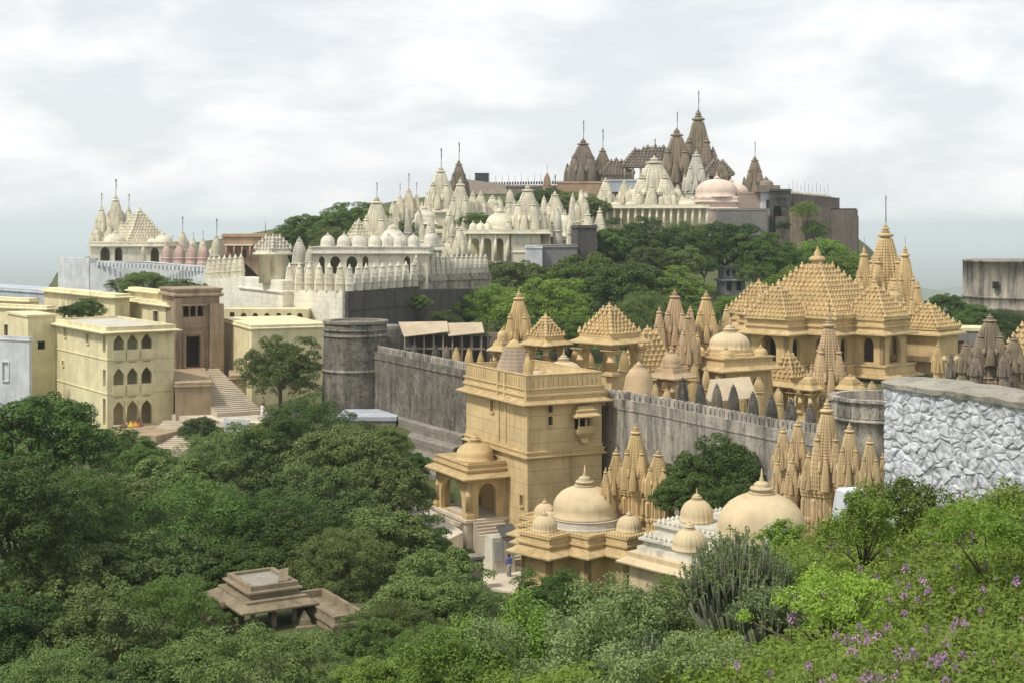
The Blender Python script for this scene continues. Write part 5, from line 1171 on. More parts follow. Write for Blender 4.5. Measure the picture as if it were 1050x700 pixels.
x, y = at_local(TL, 143, 297); part('studded_roof', studded_mb(9.5, 9.5, 6.0, 10, .62), CREAM, TL, (x, y, zof(249,297)), .75)
for px, r_, hh in ((118,10.5,13),(168,8.5,12),(156,5,7)): x, y = at_local(TL, px, 291); dome(TL, (x, y, zof(250,291)), r_*sL, hh*sL*.8, CREAM, 0, 'white_dome', .8)
wl1 = seg_wall('stained_bastion_wall', 'grey-spotted whitewashed bastion wall left of the hilltop temple', [pt3(64,264,292), pt3(96,265,284)], 2.0, -26, WHITE)
wl2 = seg_wall('white_parapet_wall', 'long whitewashed parapet wall with grey drips under the hilltop temple', [pt3(94,268,283), pt3(150,268.5,278), pt3(214,274,262)], 1.0, -26, WHITE, band=((-.05,.12,.12),))
merlons(wl2, Vector(pt3(96,268,283))+Vector((0,-.3,-.9)), Vector(pt3(214,274,262))+Vector((0,-.3,-.9)), 30, 'round', WHITE, .62, 1.0, .5)
for i, (px, wp, lab) in enumerate(((171,11,'pink painted spired shrine on the white parapet, leftmost of four'), (184,12,'pink painted spired shrine on the white parapet, second from the left'), (197,12,'pink painted spired shrine on the white parapet, third from the left'), (209,12,'pink painted spired shrine on the white parapet, rightmost of four'))):
    shrine('pink_shrine', lab, px, 276-i*3, 272, 250, wp, PINK, .4, 0, 0, wall=.35, turrets=False)
for px, Y, pb, ptp, wp, pole, lab in ((187,295,256,236,12,3.0,'far small cream spire with flagpole behind the pink shrines'), (222,280,262,240,11,3.2,'far small cream spire with flagpole beside the orange house'), (177,300,258,246,8,1,'little cream pinnacle left of the flagged spire behind pink shrines'), (198,292,256,243,8,1,'little cream pinnacle right of the flagged spire behind pink shrines'), (208,288,258,244,9,1.5,'cream pinnacle with short pole above the rightmost pink shrines'), (216,284,262,254,7,0,'lowest cream pinnacle touching the orange house'), (147,285,256,252,5,0,'tiny cream finial beside the studded hilltop roof')):
    shrine('cream_shrine', lab, px, Y, pb+8, ptp, wp, CREAM, .4, pole, 0)
t = block('orange_house', 'orange-brown flat-roofed house with pillared balcony behind the cream merlons', 228, 250, R(-2), 273, 12.0, 243, 268, ORNG, .25, roofmat=ORNG, wins=(('f', 240, 256, 265, 2.2), ('f', 248, 256, 265, 1.6)))
part('balcony_hood', MB().box(.6, 5.6, -1.2, -.003, zof(252,250), zof(250.5,250)), CREAM, t)
for k in range(4): part('pillar', MB().tube((.9+1.4*k,-1.0,zof(266,250)),(.9+1.4*k,-1.0,zof(252,250)),.16), ORNG, t)
part('flagpole', MB().tube((8.0*.9,2,zof(243,250)),(7.2,2,zof(228,250)),.06), IRON, t)

# =================================================================== WHITE TEMPLES OF THE SADDLE
def group_t(name, label, px, Y, cat='temple'): return thing(name, label, cat, (*P(px, HY, Y).xy, 0), 0)
T_ = group_t('triple_spire_temple', 'cream temple with three slim flagged spires above the row of grey domes', 418, 315)
for r_ in ((419,315,224,192,15,2,3.4),(410,314,226,199,12,1,2.6),(427,316,225,198,11,1,2.6)): tsp(T_, *r_[:5], CREAM, r_[5], r_[6], pb=245)
T_ = group_t('white_dome_porch', 'white dome on a small pillared porch beside the triple spires', 436, 300)
x, y = 0, 0; z_ = lambda py: zof(py, 300)
kiosk(T_, -2.4, 2.4, -2.4, 2.4, z_(245), z_(229)-z_(245), CREAM, 'dome', 2.1, out=.7, pil=.4, plinth=2)
T_ = group_t('tall_spire_temple', 'tall cream spire with flagpole, left of the brown-tipped spire on the saddle', 452, 312)
tsp(T_, 452, 312, 215, 170, 25, CREAM, 2, 4.2, pb=250); part('hall', MB().loft_off(rect(-4,3,-3.4,3), [(0,zof(255,312)),(0,zof(219,312)),(.5,zof(218.5,312)),(.5,zof(217,312)),(-.3,zof(215,312))]), CREAM, T_)
for r_ in ((440,309,234,216,9,0,0),(463,310,232,205,11,1,0)): tsp(T_, *r_[:5], CREAM, r_[5], r_[6], pb=250)
T_ = group_t('brown_tip_temple', 'dark brown topped spire with flagpole rising behind a cream one', 471, 330)
tsp(T_, 470.5, 330, 200, 164, 17, BROWN2, 2, 4.4, pb=225)
T_ = group_t('cream_spire_temple', 'cream spire temple with stepped side turrets in front of the brown-topped spire', 474, 300)
for r_ in ((472,300,232,183,22,2,0),(485,303,225,196,13,1,0),(493,305,222,196,14,1,0),(461,297,248,216,14,1,0),(478,296,244,214,12,1,0),(470,295,250,226,10,1,0),(505,308,222,200,16,1,0),(512,310,222,202,12,0,0)): tsp(T_, *r_[:5], CREAM, r_[5], r_[6], pb=262)
part('hall', MB().loft_off(rect(-6,9,-3,4), [(0,zof(268,300)),(0,zof(240,300)),(.5,zof(239,300)),(.5,zof(237,300)),(-.3,zof(235,300))]), CREAM, T_)
for px, Y, pb, ptp, wp, lab in ((460,255,272,246,13,'small cream spired shrine on the grey platform, leftmost of the pair'), (472,252,272,232,13,'cream spired shrine on the grey platform, taller one beside the domed porch'), (451,262,270,250,10,'stubby cream shrine behind the platform merlons'), (483,254,272,252,8,'tiny cream shrine at the foot of the domed porch'), (447,268,262,238,8,'slim cream shrine below the white dome porch'),
        (603,255,270,215,14,'cream spire with bulging sides at the tree edge, left of the colonnade temple'), (615,258,268,212,13,'second cream spire at the tree edge under the colonnade temple'), (597,262,262,232,9,'small cream spire beside the black stone block'), (523,318,212,194,9,'lone small cream spire among bushes left of the saddle trees'),(561,372,194,177,8,'tiny orange spire with a pole on the far ridge')):
    shrine('cream_shrine', lab, px, Y, pb, ptp, wp, CREAM if px != 561 else ORNG, .5, 2 if px == 561 else 0, 1 if wp > 11 else 0)
# domed porch temple with large spire
YD = 262.0; sD = YD/F; zd = lambda py: zof(py, YD)
T_ = thing('domed_porch_temple', 'cream temple with pillared porch, low white dome and one broad bullet-shaped spire', 'temple', (*P(481,HY,YD).xy, 0), R(-3))
W_ = 42*sD
m = MB(); m.panel((0,0,zd(268)), (1,0), W_, zd(239.5)-zd(268), [arch(q*sD, .01, 9*sD, 4.2) for q in (6,18.5,31)], .4); part('porch_arcade', m, CREAM, T_)
part('back_wall', MB().box(0,W_,5,5.3,zd(268),zd(240)), YEL, T_)
moulding(T_, rect(-.2,82*sD,-.2,9), zd(239.5), [(-.3,0),(.55,-.12),(.57,0),(.1,.2),(.1,.7),(-.3,.7)], CREAM)
for k in range(4): part('pillar', MB().tube(((1+13*k)*sD,-.1,zd(268)),((1+13*k)*sD,-.1,zd(240)),.28,8), CREAM, T_)
part('spire_hall', MB().loft_off(rect(43*sD,73*sD,.2,6.5), [(0,zd(270)),(0,zd(260)),(.15,zd(259)),(0,zd(257)),(0,zd(240.2))]), CREAM, T_)
x, y = at_local(T_, 512.5, 267); dome(T_, (x, y, zof(236,267)), 14.5*sD, 3.2, CREAM, 0, 'white_dome')
for px, r_ in ((493,5),(500,4.5),(485,4)): x, y = at_local(T_, px, 264); dome(T_, (x, y, zof(237,264)), r_*sD, 1.5, CREAM, 20, 'small_dome')
tsp(T_, 541, 266, 237, 189, 28, CREAM, 2, 0, base=False)
T_ = thing('small_dome_temple', 'cream temple of two ribbed domes and a flagged spire right of the bullet-shaped one', 'temple', (*P(555,HY,270).xy, 0), R(-3))
sE = 270/F; ze_ = lambda py: zof(py, 270)
shell(T_, 0, 33*sE, 0, 8, ze_(262), ze_(246), CREAM, front=[hole(5*sE,.8,4*sE,1.6), hole(14*sE,.8,6*sE,1.6)], t=.3, roof=CREAM)
moulding(T_, rect(0,33*sE,0,8), ze_(246), [(-.3,0),(.4,-.1),(.4,.1),(.05,.2),(.05,.6),(-.3,.6)], CREAM)
tsp(T_, 569, 283, 228, 196, 19, CREAM, 2, 3.5, pb=250)
for px, yy, r_, h_ in ((561,272,5.5,1.5),(578,275,9.5,4.2),(571,273,4,1.4)): x, y = at_local(T_, px, yy); dome(T_, (x, y, zof(243,yy)), r_*sE, h_, CREAM, 20, 'ribbed_dome', .7)
tsp(T_, 555, 280, 232, 216, 9, CREAM, 0); tsp(T_, 584, 278, 235, 218, 9, CREAM, 0)
o = block('black_stone_block', 'square black stone block with white streaks among trees under the saddle', 592, 252, R(5), 612, 8.0, 234, 252, DARKC, .2, cat='wall', roofmat=DARKC); 
o = block('grey_retaining_wall', 'long low grey retaining wall under the small domed temple', 552, 250, R(3), 592, 6.0, 254, 268, SLATE, .15, cat='wall', roofmat=PAVE)
o = block('white_platform', 'short whitewashed platform below the bullet-shaped spire', 540, 249, R(2), 556, 6.0, 255, 262, WHITE, .1, cat='platform', roofmat=WHITE)
# colonnade temple with the broad spire
YK = 335.0; sK = YK/F; zk = lambda py: zof(py, YK)
T_ = thing('colonnade_temple', 'long cream temple with pillared gallery and the broadest cream spire below the brown summit', 'temple', (*P(592,HY,YK).xy, 0), R(-2))
Wk = 134*sK
moulding(T_, rect(0,Wk,0,14), zk(213.5), [(-.3,0),(.6,-.1),(.6,.1),(.1,.3),(.1,.8),(-.3,.8)], CREAM)
for k in range(19): part('pillar', MB().tube(((1+7.3*k)*sK,.1,zk(236)),((1+7.3*k)*sK,.1,zk(213.5)),.30,8), CREAM, T_)
part('back_wall', MB().box(0,Wk,3.2,3.5,zk(238),zk(213.7)), YEL, T_); part('platform', MB().box(-.5,Wk+.5,-.6,14,zk(246),zk(235)), CREAM2, T_)
tsp(T_, 671, 342, 211, 160, 42, CREAM, 2, 4.6, pb=216)
for r_ in ((621,343,211,182,15,1,4.0),(640,345,209,185,13,1,0),(687,338,211,190,14,1,0),(655,338,211,196,10,0,0),(700,338,212,200,9,0,0)): tsp(T_, *r_[:5], CREAM, r_[5], r_[6], pb=216)
for px, r_ in ((600,5),(607,6),(614,4.5),(632,6),(647,6),(660,4),(695,5),(704,9)): x, y = at_local(T_, px, 338); dome(T_, (x, y, zof(212,338)), r_*sK, r_*sK*.85, CREAM, 20 if px < 700 else 0, 'small_dome', .7)
# =================================================================== BROWN SUMMIT
T_ = group_t('summit_temple', 'great brown stone temple on the summit with the highest spire and flag of all', 712, 395)
for r_ in ((716,400,188,112,31,2,6.0),(694,394,188,131,31,2,5.0),(714,386,196,154,21,2,0),(740,390,186,165,14,1,0),(731,398,184,150,13,1,0),(705,402,180,142,14,1,0),(682,396,186,160,12,1,0)): tsp(T_, *r_[:5], BROWN if r_[0] != 714 else CREAM2, r_[5], r_[6], pb=212)
x, y = at_local(T_, 660, 396); part('hall_roof', studded_mb(12, 8, 4.8, 6, .9, .3, 1.0), BROWN2, T_, (x, y, zof(172,396)))
for k in range(6): part('pillar', MB().tube((x-5.5+2.2*k,y-3.5,zof(190,396)),(x-5.5+2.2*k,y-3.5,zof(172,396)),.35,6), BROWN, T_)
x, y = at_local(T_, 672, 402); part('hall_roof', studded_mb(11, 8, 4.5, 6, .9, .3, 1.0), BROWN2, T_, (x, y, zof(168,402)))
x, y = at_local(T_, 736, 392); part('porch_roof', studded_mb(8, 7, 4, 6, .8, .2, 1.0), BROWN2, T_, (x, y, zof(181,392)))
x, y = at_local(T_, 706, 398); part('hall', MB().loft_off(rect(x-16,x+11,y-6,y+8), [(0,zof(222,398)),(0,zof(190,398)),(.6,zof(189,398)),(.6,zof(187,398)),(0,zof(186,398))]), BROWN2, T_)
for px, Y, pb, pt, wp, pole, lab, mt in ((598,398,186,142,29,5.5,'broad brown spire with white flagpole left of the summit, above the pink wall', BROWN2), (618,402,182,151,18,5.5,'slimmer golden-brown spire with flagpole just right of the broad brown one', BROWN), (774,392,196,160,19,4.5,'brown spire with flagpole alone right of the pink dome', BROWN)):
    T_ = group_t('brown_spire_temple', lab, px, Y); tsp(T_, px, Y, pb, pt, wp, mt, 2, pole, pb=205)
T_ = group_t('domed_hall', 'brown hall with stepped dome roof and dark doorway beside the slimmer brown spire', 632, 396)
shell(T_, -4.4, 4.4, -3, 4, zof(205,396), zof(180,396), BROWN, front=[hole(3.4,3.5,1.6,1.8)], t=.4, roof=BROWN2); part('roof', studded_mb(9.6, 8, 3.9, 6, .8, .2, 1.3), BROWN2, T_, (0,.5,zof(180,396)))
o = block('pink_wall', 'low pinkish brick wall under the broad brown spire', 571, 378, R(-2), 640, 6.0, 188, 206, ORNG, .15, cat='wall', roofmat=BROWN2)
o = block('blue_white_house', 'pale blue-white house with dark windows below the brown summit hall', 624, 372, R(0), 657, 8.0, 186, 204, BLUEW, .15, wins=(('f', 631, 197, 203, 1.6), ('f', 648, 197, 203, 1.6)))
# ridge walls and dark roofs left of the summit
o = block('ridge_wall', 'long dark ridge wall with tiny flag posts between cream spires and brown summit', 478, 385, R(0), 572, 10.0, 192, 205, BROWN2, .2, cat='wall', roofmat=BROWN2)
merlons(o, (0,0,zof(190.5,385)), (24.5,0,zof(189,385)), 34, 'round', DARKC, .5, .9, .3)
for k in range(14): part('flag_post', MB().tube((1+k*1.75,.1,zof(190,385)),(1+k*1.75,.1,zof(178+random.random()*4,385)),.06,4), IRON, o)
T_ = thing('dark_tank_house', 'dark square water tank on the far ridge behind the cream spires', 'tank', (*P(494,HY,388).xy, 0), .1)
part('body', MB().box(-1.8,1.8,-1.5,1.5,zof(190,388),zof(178.5,388)), plain('tank_dark', (.05,.055,.07)), T_); part('lid', MB().box(-1.9,1.9,-1.6,1.6,zof(178.5,388)+.003,zof(177.8,388)), plain('tank_lid', (.07,.07,.08)), T_)
T_ = thing('brown_roof_house', 'reddish-brown sloping roof of a house below the dark water tank', 'house', (*P(492,HY,372).xy, 0), .1)
part('roof', MB().rings([[(-6,-3,zof(200,372)),(7,-3,zof(200,372)),(7,4,zof(190,372)),(-4,4,zof(184,372))],[(-6,-3,zof(199,372)),(7,-3,zof(199,372)),(7,4,zof(189,372)),(-4,4,zof(183,372))]]), BROWN2, T_); part('wall', MB().box(-5.5,6.5,-2.5,3.5,zof(215,372),zof(199,372)), BROWN, T_)
# pink dome etc.
T_ = thing('pink_dome_temple', 'temple with the big salmon-pink dome on the right shoulder of the summit', 'temple', (*P(736,HY,362).xy, 0), R(8))
sP = 362/F; zp_ = lambda py: zof(py, 362)
part('hall', MB().loft_off(rect(-5.6,7,-4,7), [(.3,zp_(230)),(.3,zp_(216)),(.5,zp_(215)),(.5,zp_(214)),(0,zp_(213)),(0,zp_(209)),(.35,zp_(208)),(.35,zp_(207)),(0,zp_(206)),(0,zp_(203)),(-.3,zp_(202))]), PINKD, T_)
dome(T_, (0,1.0,zp_(203)), 5.3, 4.7, PINKD, 0, 'pink_dome', .5); dome(T_, (4.6,3.5,zp_(203)), 4.4, 4.0, PINKD, 24, 'pink_dome', .5)
o = block('ribbed_vault_house', 'brownish house with horizontal bands right of the pink dome', 757, 358, R(0), 782, 8.0, 199, 214, stone('banded', (.40,.31,.25), (.2,.15,.12), .2, .2, course=.6, joint=.8), .1)
o = block('summit_grey_wall', 'plain grey rendered wall with curved left end below the pink dome', 737, 352, R(0), 787, 5.0, 216, 245, SLATE, .1, cat='wall', roofmat=PAVE)
T_ = block('white_gate_room', 'whitewashed room with a tall dark doorway at the corner of the summit fort', 781, 356, R(2), 792, 7.0, 199, 240, WHITE, .3, wins=(('f', 788.5, 205, 214, 1.5),))
T_ = block('black_balcony_house', 'blackened house with balcony opening and little domed kiosk on its roof', 791, 354, R(2), 811, 7.0, 196, 240, DARKC, .35, wins=(('f', 797, 203, 211, 1.4), ('f', 803, 203, 211, 1.6)))
dome(T_, (-.5,3.5,zof(190,354)), 1.7, 1.4, BROWN2, 20); part('kiosk_wall', MB().box(-3.5,2.5,1.2,5.8,zof(197,354),zof(190,354)), BROWN2, T_)
wf = seg_wall('summit_fort_wall', 'dark summit fort wall crowned with pale spikes and thin flag posts', [pt3(808,199,362), pt3(851,203,372), pt3(853,203,376)], 4, -14, FORT)
for k in range(22):
    p = Vector(pt3(809,199,360)).lerp(Vector(pt3(851,203,370)), k/21)
    part('spike', MB().lathe([(.28,0),(.34,.3),(.12,.8),(.02,1.1)], 6), CREAM2, wf, p)
    if k % 2 == 0 and k < 22: part('flag_post', MB().tube((0,0,0),(0,0,2.6+.5*(k % 3)),.05,4), IRON, wf, p)
o = block('fort_corner_bastion', 'square brown corner bastion at the right end of the summit fort', 879, 360, R(82), 880.4, 851, 222, 300, FORT, 0, cat='bastion', roofmat=FORT, dn=4)
part('upper_course', MB().loft_off(rect(0, face_len(879,360,R(82),880.4), .3, face_len(879,360,R(172),851)), [(-.1,zof(222,360)),(-.1,zof(215.5,360)),(.15,zof(215.5,360)),(.15,zof(214,360)),(-.1,zof(214,360))]), FORT, o)
for px, pr_, pt, pb, Y, mt, lab in ((797,811,222,262,352,FORT,'purplish-brown buttress wall under the blackened house'), (812,826,217,262,350,BROWN,'redder brown buttress right of the purplish one'), (827,852,212,262,358,FORT,'dark curtain wall between red-brown buttress and corner bastion')):
    block('fort_buttress', lab, px, Y, R(1), pr_, 6.0, pt, pb, mt, 0, cat='wall', roofmat=mt, dn=8)
# pavilion in the trees, lower left
YP = 84.0; zp2 = lambda py: zof(py, YP)
cP = P(256, HY, 79.0)
TP = thing('old_pavilion', 'old open pavilion of brown stone with flat slab roof among the dark trees', 'pavilion', (cP.x, cP.y, 0), R(31))
WP_ = 3.1; DP_ = 4.3
zE = zof(622, 79)
for k, (x, y) in enumerate(((.3,.3),(WP_-.3,.3),(.3,DP_-.3),(WP_-.3,DP_-.3),(WP_/2,.3),(.3,DP_/2))): link('pillar', cmesh(('column', 2.6, .17), lambda: column_mb(2.6, .17)), OCHRE, TP, (x, y, zE-2.55))
part('roof_slab', MB().loft_off(rect(0,WP_,0,DP_), [(-.2,zE),(.75,zE-.22),(.77,zE-.12),(.25,zE+.16),(.25,zE+.3),(-.4,zE+.3)]), OCHRE, TP)
part('upper_roof', MB().loft_off(rect(.25,WP_-.1,.4,DP_-.1), [(0,zE+.3),(0,zE+.55),(.25,zE+.6),(.25,zE+.7),(.05,zE+.75),(.05,zE+1.0),(-.22,zE+1.0),(-.22,zE+.8)]), OCHRE, TP)
part('roof_surface', MB().box(.5,WP_-.35,.65,DP_-.35,zE+.7,zE+.84), stone('roof_grime', (.27,.255,.21), (.10,.095,.08), 0, .7), TP)
part('leaning_slab', MB().rings([[(WP_*.62,.6,zE+1.0),(WP_*.8,.6,zE+1.0),(WP_*.9,1.2,zE+1.55),(WP_*.72,1.2,zE+1.5)],[(WP_*.62,.6,zE+1.07),(WP_*.8,.6,zE+1.07),(WP_*.9,1.2,zE+1.62),(WP_*.72,1.2,zE+1.57)]]), OCHRE, TP)
part('floor', MB().box(-.4,WP_+.6,-.4,DP_+.4,zE-3.6,zE-2.56), OCHRE, TP)
for k in range(4): part('stepped_eave', MB().loft_off(rect(-1.0,-.15,DP_*.45,DP_*.98), [(.25-.1*k,zE-.35-.55*(3-k)),(.35-.1*k,zE-.42-.55*(3-k)),(.35-.1*k,zE-.3-.55*(3-k)),(0,zE-.05-.55*(3-k))]), OCHRE, TP)
# lower long wing running back right to front right
cQ = P(343, HY, 78); TQ = thing('pavilion_wing', 'narrow brown stone wing with parapet roof and end hood right of the old pavilion', 'building', (cQ.x, cQ.y, 0), R(30))
WQ = 1.8; DQ = 6.0; zQ = zof(643, 78)
m = MB(); shell(TQ, 0, WQ, 0, DQ, -29.5, zQ, OCHRE, front=[hole(WQ*.5, 29.5+zQ-1.5, WQ*.6, .8)], t=.25)
part('parapet', MB().loft_off(rect(0,WQ,0,DQ), [(-.1,zQ),(.12,zQ),(.12,zQ+.16),(0,zQ+.2),(0,zQ+.5),(.06,zQ+.52),(.06,zQ+.62),(-.18,zQ+.62),(-.18,zQ+.2)]), OCHRE, TQ)
part('end_hood', MB().rings([[(-.2,-.003,zQ-.55),(WQ+.2,-.003,zQ-.55),(WQ+.45,-1.3,zQ-1.05),(-.1,-1.3,zQ-1.05)],[(-.2,-.003,zQ-.45),(WQ+.2,-.003,zQ-.45),(WQ+.45,-1.3,zQ-.95),(-.1,-1.3,zQ-.95)]]), OCHRE, TQ)
m = MB(); p0_ = P(349, 660, 76.5); m.box(-.9,1.6,-1.6,1.2,-6,0).box(-.6,2.2,-5.0,-1.63,-7,-1.4)
o = link('rough_ledge', m.mesh('rough_ledge'), stone('speckled_ledge', (.42,.40,.33), (.12,.115,.09), .0, .8), None, p0_, R(20)); tag(o, 'speckled pale stone ledge at the front of the pavilion wing', 'ledge')
p0_ = P(312, 640, 80); o = link('stepped_stone', MB().loft_scale(ngon(4,1.3,.785), [(1,-3),(1,-.6),(.8,-.55),(.85,-.3),(.6,-.25),(.6,0),(.35,.05),(.3,.35),(.05,.8)]).mesh('stepped_stone'), OCHRE, None, p0_, .4); tag(o, 'small stepped stone shrine top between pavilion and its wing', 'shrine')
# small court in front of the tower
t = thing('shuttered_kiosk', 'small whitewashed booth with grey shutters under a dark lean-to roof', 'booth', P(520, 575, 116), R(25))
part('wall', MB().box(-1.3,.7,0,1.6,-1,2.0), CREAM2, t); part('shutter', MB().box(-1.15,-.4,-.06,-.003,.1,1.7), plain('grey_shutter', (.42,.43,.42)), t); part('shutter', MB().box(-.25,.5,-.06,-.003,.1,1.7), plain('grey_shutter2', (.5,.5,.48)), t)
part('roof', MB().rings([[(-.6,-.4,2.05),(.9,-.4,2.05),(1.1,1.4,2.7),(-.4,1.4,2.6)],[(-.6,-.4,2.12),(.9,-.4,2.12),(1.1,1.4,2.77),(-.4,1.4,2.67)]]), DARKC, t)
m = MB(); q_ = [P(482,572,119), P(486,604,112), P(540,604,109), P(560,575,118), P(520,560,121)]
m.rings([[(p.x,p.y,-31) for p in q_], [(p.x,p.y,-28.22) for p in q_]])
o = link('paved_court', m.mesh('paved_court'), PAVE); tag(o, 'pale paved court where the person in blue walks, below the tower porch', 'court')
for px, py, Y, lab in ((470,575,112,'rough grey stone gatepost left of the paved court, broken at its top'), (488,568,111,'taller flat-topped grey stone gatepost at the corner of the paved court')):
    p = P(px, py, Y); o = link('gatepost', MB().loft_off(rect(-.45,.45,-.45,.45), [(.05,-5),(0,-.3),(.12,-.25),(.12,-.05),(0,0)]).mesh('gatepost'), TALUS, None, p, .3); tag(o, lab, 'post')
a_, b_ = P(395,497,128), P(440,522,121)
t = thing('white_railing', 'white railing along the path left of the porch', 'railing', (0,0,0), 0)
part('rail', MB().tube(a_, b_, .08).tube(a_+Vector((0,0,-.6)), b_+Vector((0,0,-.6)), .06), WHITE, t)
for k in range(9): p = a_.lerp(b_, k/8); part('post', MB().tube(p, p-Vector((0,0,1.3)), .07), WHITE, t)
m = MB(); q_ = [P(375,512,128), P(445,560,112), P(475,545,118), P(400,492,135)]
m.rings([[(p.x,p.y,p.z-3) for p in q_], [tuple(p) for p in q_]])
o = link('path', m.mesh('path'), PAVE); o['kind'] = 'structure'
# retaining wall below the court, and walls glimpsed through the trees
o = block('orange_retaining_wall', 'low orange stone retaining wall with pale coping below the paved court', 545, 106, R(-20), 556, 500, 605, 640, GOLD, .1, cat='wall', roofmat=PAVE)

rr_ = random.Random(5)
for i in range(46):
    px = 400+rr_.random()*205; Y = 262+rr_.random()*50
    gy_ = np.interp(px, [400,450,500,550,605], [246,250,250,246,238])-(Y-262)*.42+rr_.random()*4
    hpx = 16+rr_.random()*16
    shrine('cream_shrine', 'small cream spired shrine crowded among the white temples of the saddle', px, Y, gy_+4, gy_-hpx, 6+rr_.random()*5, CREAM if rr_.random() < .75 else CREAM2, rr_.random(), 0, 0, 'cream shrines crowded on the saddle', wall=.3, dn=4)
for i in range(16):
    px = 592+rr_.random()*128; Y = 326+rr_.random()*6
    shrine('cream_pinnacle', 'little cream pinnacle on the roof line of the colonnade temple', px, Y+10, 213, 201-rr_.random()*6, 5+rr_.random()*3, CREAM, rr_.random(), 0, 0, 'pinnacles along the colonnade temple roof', wall=.3, dn=.2)

# =================================================================== TREES
# lower left mass: (column, row of top, distance, radius px, material, crown, label)
for a in (
 (38, 394, 98, 66, LF_D, 0, 'large dense dark tree filling the left edge below the white parapet'),
 (15, 470, 84, 66, LF_D, 1, 'dark clumpy tree at the left frame edge in mid height'),
 (75, 478, 92, 52, LF_D, 3, 'dark green tree right of the clumpy one at the left edge'),
 (128, 440, 142, 22, LF_D, 1, 'small round dark bush below the arcade of the yellow house'),
 (170, 462, 132, 44, LF_G, 2, 'olive tree touching the lower stairs'),
 (120, 480, 118, 50, LF_G, 0, 'olive tree between the left dark trees and the lower stairs'),
 (225, 440, 136, 42, LF_G, 3, 'olive-green tree just under the paved terrace'),
 (275, 428, 132, 44, LF_G, 1, 'broad olive tree below the white parapet of the terrace'),
 (315, 406, 134, 45, LF_D, 3, 'rounded dark tree whose top reaches the foot of the bastion'),
 (352, 430, 124, 54, LF_G, 0, 'wide olive tree under the round bastion'),
 (396, 462, 118, 44, LF_G, 2, 'olive tree at the foot of the rubble slope'),
 (205, 488, 100, 78, LF_D, 3, 'broad feathery deep-green crown in the middle of the lower left wood'),
 (265, 500, 98, 56, LF_D, 3, 'deep-green feathery crown right of the broadest one'),
 (330, 478, 106, 52, LF_G, 1, 'olive tree between the feathery crowns and the rubble slope'),
 (388, 512, 98, 56, LF_G, 0, 'grey-green tree left of the path railing'),
 (425, 530, 100, 38, LF_D, 1, 'compact dark tree beside the porch steps'),
 (445, 556, 92, 46, LF_G, 2, 'olive tree at the corner of the gateposts'),
 (432, 585, 82, 50, LF_G, 0, 'large olive tree right of the old pavilion'),
 (345, 540, 92, 50, LF_G, 3, 'olive tree rising behind the pavilion wing'),
 (130, 545, 90, 60, LF_G, 1, 'olive tree below the broad feathery crown'),
 (55, 560, 82, 66, LF_G, 2, 'olive-brown tree in the lower left quarter'),
 (10, 600, 72, 62, LF_D, 0, 'dark tree in the bottom left corner'),
 (95, 610, 72, 70, LF_G, 1, 'large olive tree near the bottom left'),
 (165, 590, 78, 56, LF_D, 3, 'dark tree touching the left eaves of the old pavilion'),
 (250, 548, 92, 50, LF_D, 0, 'dark tree directly behind the old pavilion roof'),
 (160, 655, 64, 62, LF_D, 2, 'dark tree left of the yellowish tree at the bottom edge'),
 (40, 665, 60, 70, LF_G, 3, 'olive crown cut by the bottom left frame edge'),
 (248, 637, 62, 82, LF_Y, 3, 'yellow-green rounded tree in front of the old pavilion'),
 (330, 680, 62, 36, LF_Y, 1, 'small yellowish tree right of the rounded yellow-green one'),
 (425, 655, 68, 50, LF_G, 2, 'olive tree at the bottom edge right of the stone ledge'),
 (470, 590, 84, 44, LF_G, 1, 'olive tree below the gateposts'),
 (455, 640, 66, 56, LF_B, 3, 'fresher green tree at the bottom, left of the foreground shrubs'),
 (498, 636, 74, 40, LF_G, 0, 'olive-green tree under the orange retaining wall'),
 (570, 584, 86, 44, LF_D, 1, 'dense bright-edged bush before the walls of the large-domed temple'),
 (520, 655, 60, 46, LF_B, 1, 'fresh green bush below the dense one at bottom centre'),
 (150, 448, 136, 30, LF_D, 2, 'dark tree crown touching the foot of the lower stairs from the left'),
 (85, 520, 92, 50, LF_D, 0, 'dark tree between the clumpy left tree and the broad feathery crown'),
 (185, 545, 92, 50, LF_G, 2, 'olive tree just above and left of the old pavilion'),
 (300, 520, 96, 50, LF_D, 1, 'dark tree above the old pavilion roof, right of its neighbour'),
 (378, 632, 74, 40, LF_D, 1, 'dark tree just beyond the stone ledge of the pavilion wing'),
 (405, 612, 80, 36, LF_G, 3, 'olive tree between the pavilion wing and the gateposts'),
 (385, 668, 60, 44, LF_B, 0, 'fresh green tree in front of the stone ledge'),
 (205, 424, 150, 18, LF_G, 0, 'small olive tree at the edge of the paved terrace beside the lower stairs'),
 (395, 436, 140, 22, LF_G, 1, 'small olive tree on the bank under the whitewashed ledge'),
 (425, 462, 130, 18, LF_D, 2, 'small dark tree on the bank by the rubble slope'),
 (430, 690, 56, 50, LF_B, 2, 'fresh green tree cut by the bottom frame edge left of the shrubs'),
 (380, 690, 60, 46, LF_G, 1, 'olive crown cut by the bottom frame edge below the stone ledge'),
 (545, 620, 78, 34, LF_B, 0, 'fresh green bush between the dense bush and the pale shrubs'),
 (495, 690, 52, 44, LF_B, 1, 'fresh green bush cut by the bottom frame edge near the centre'),
 (110, 665, 62, 60, LF_G, 2, 'olive crown at the bottom edge between the dark and yellowish trees'),
 (480, 610, 90, 30, LF_D, 3, 'dark bush under the gateposts beside the retaining wall'),
 (745, 445, 108, 58, LF_D, 1, 'dark garden tree in front of the pale streaked fort wall'),
 (705, 480, 104, 36, LF_D, 2, 'lower dark tree beside the sandstone spire cluster'),
 (760, 490, 100, 40, LF_D, 0, 'dark tree behind the ribbed dome and the widest cream dome'),
):
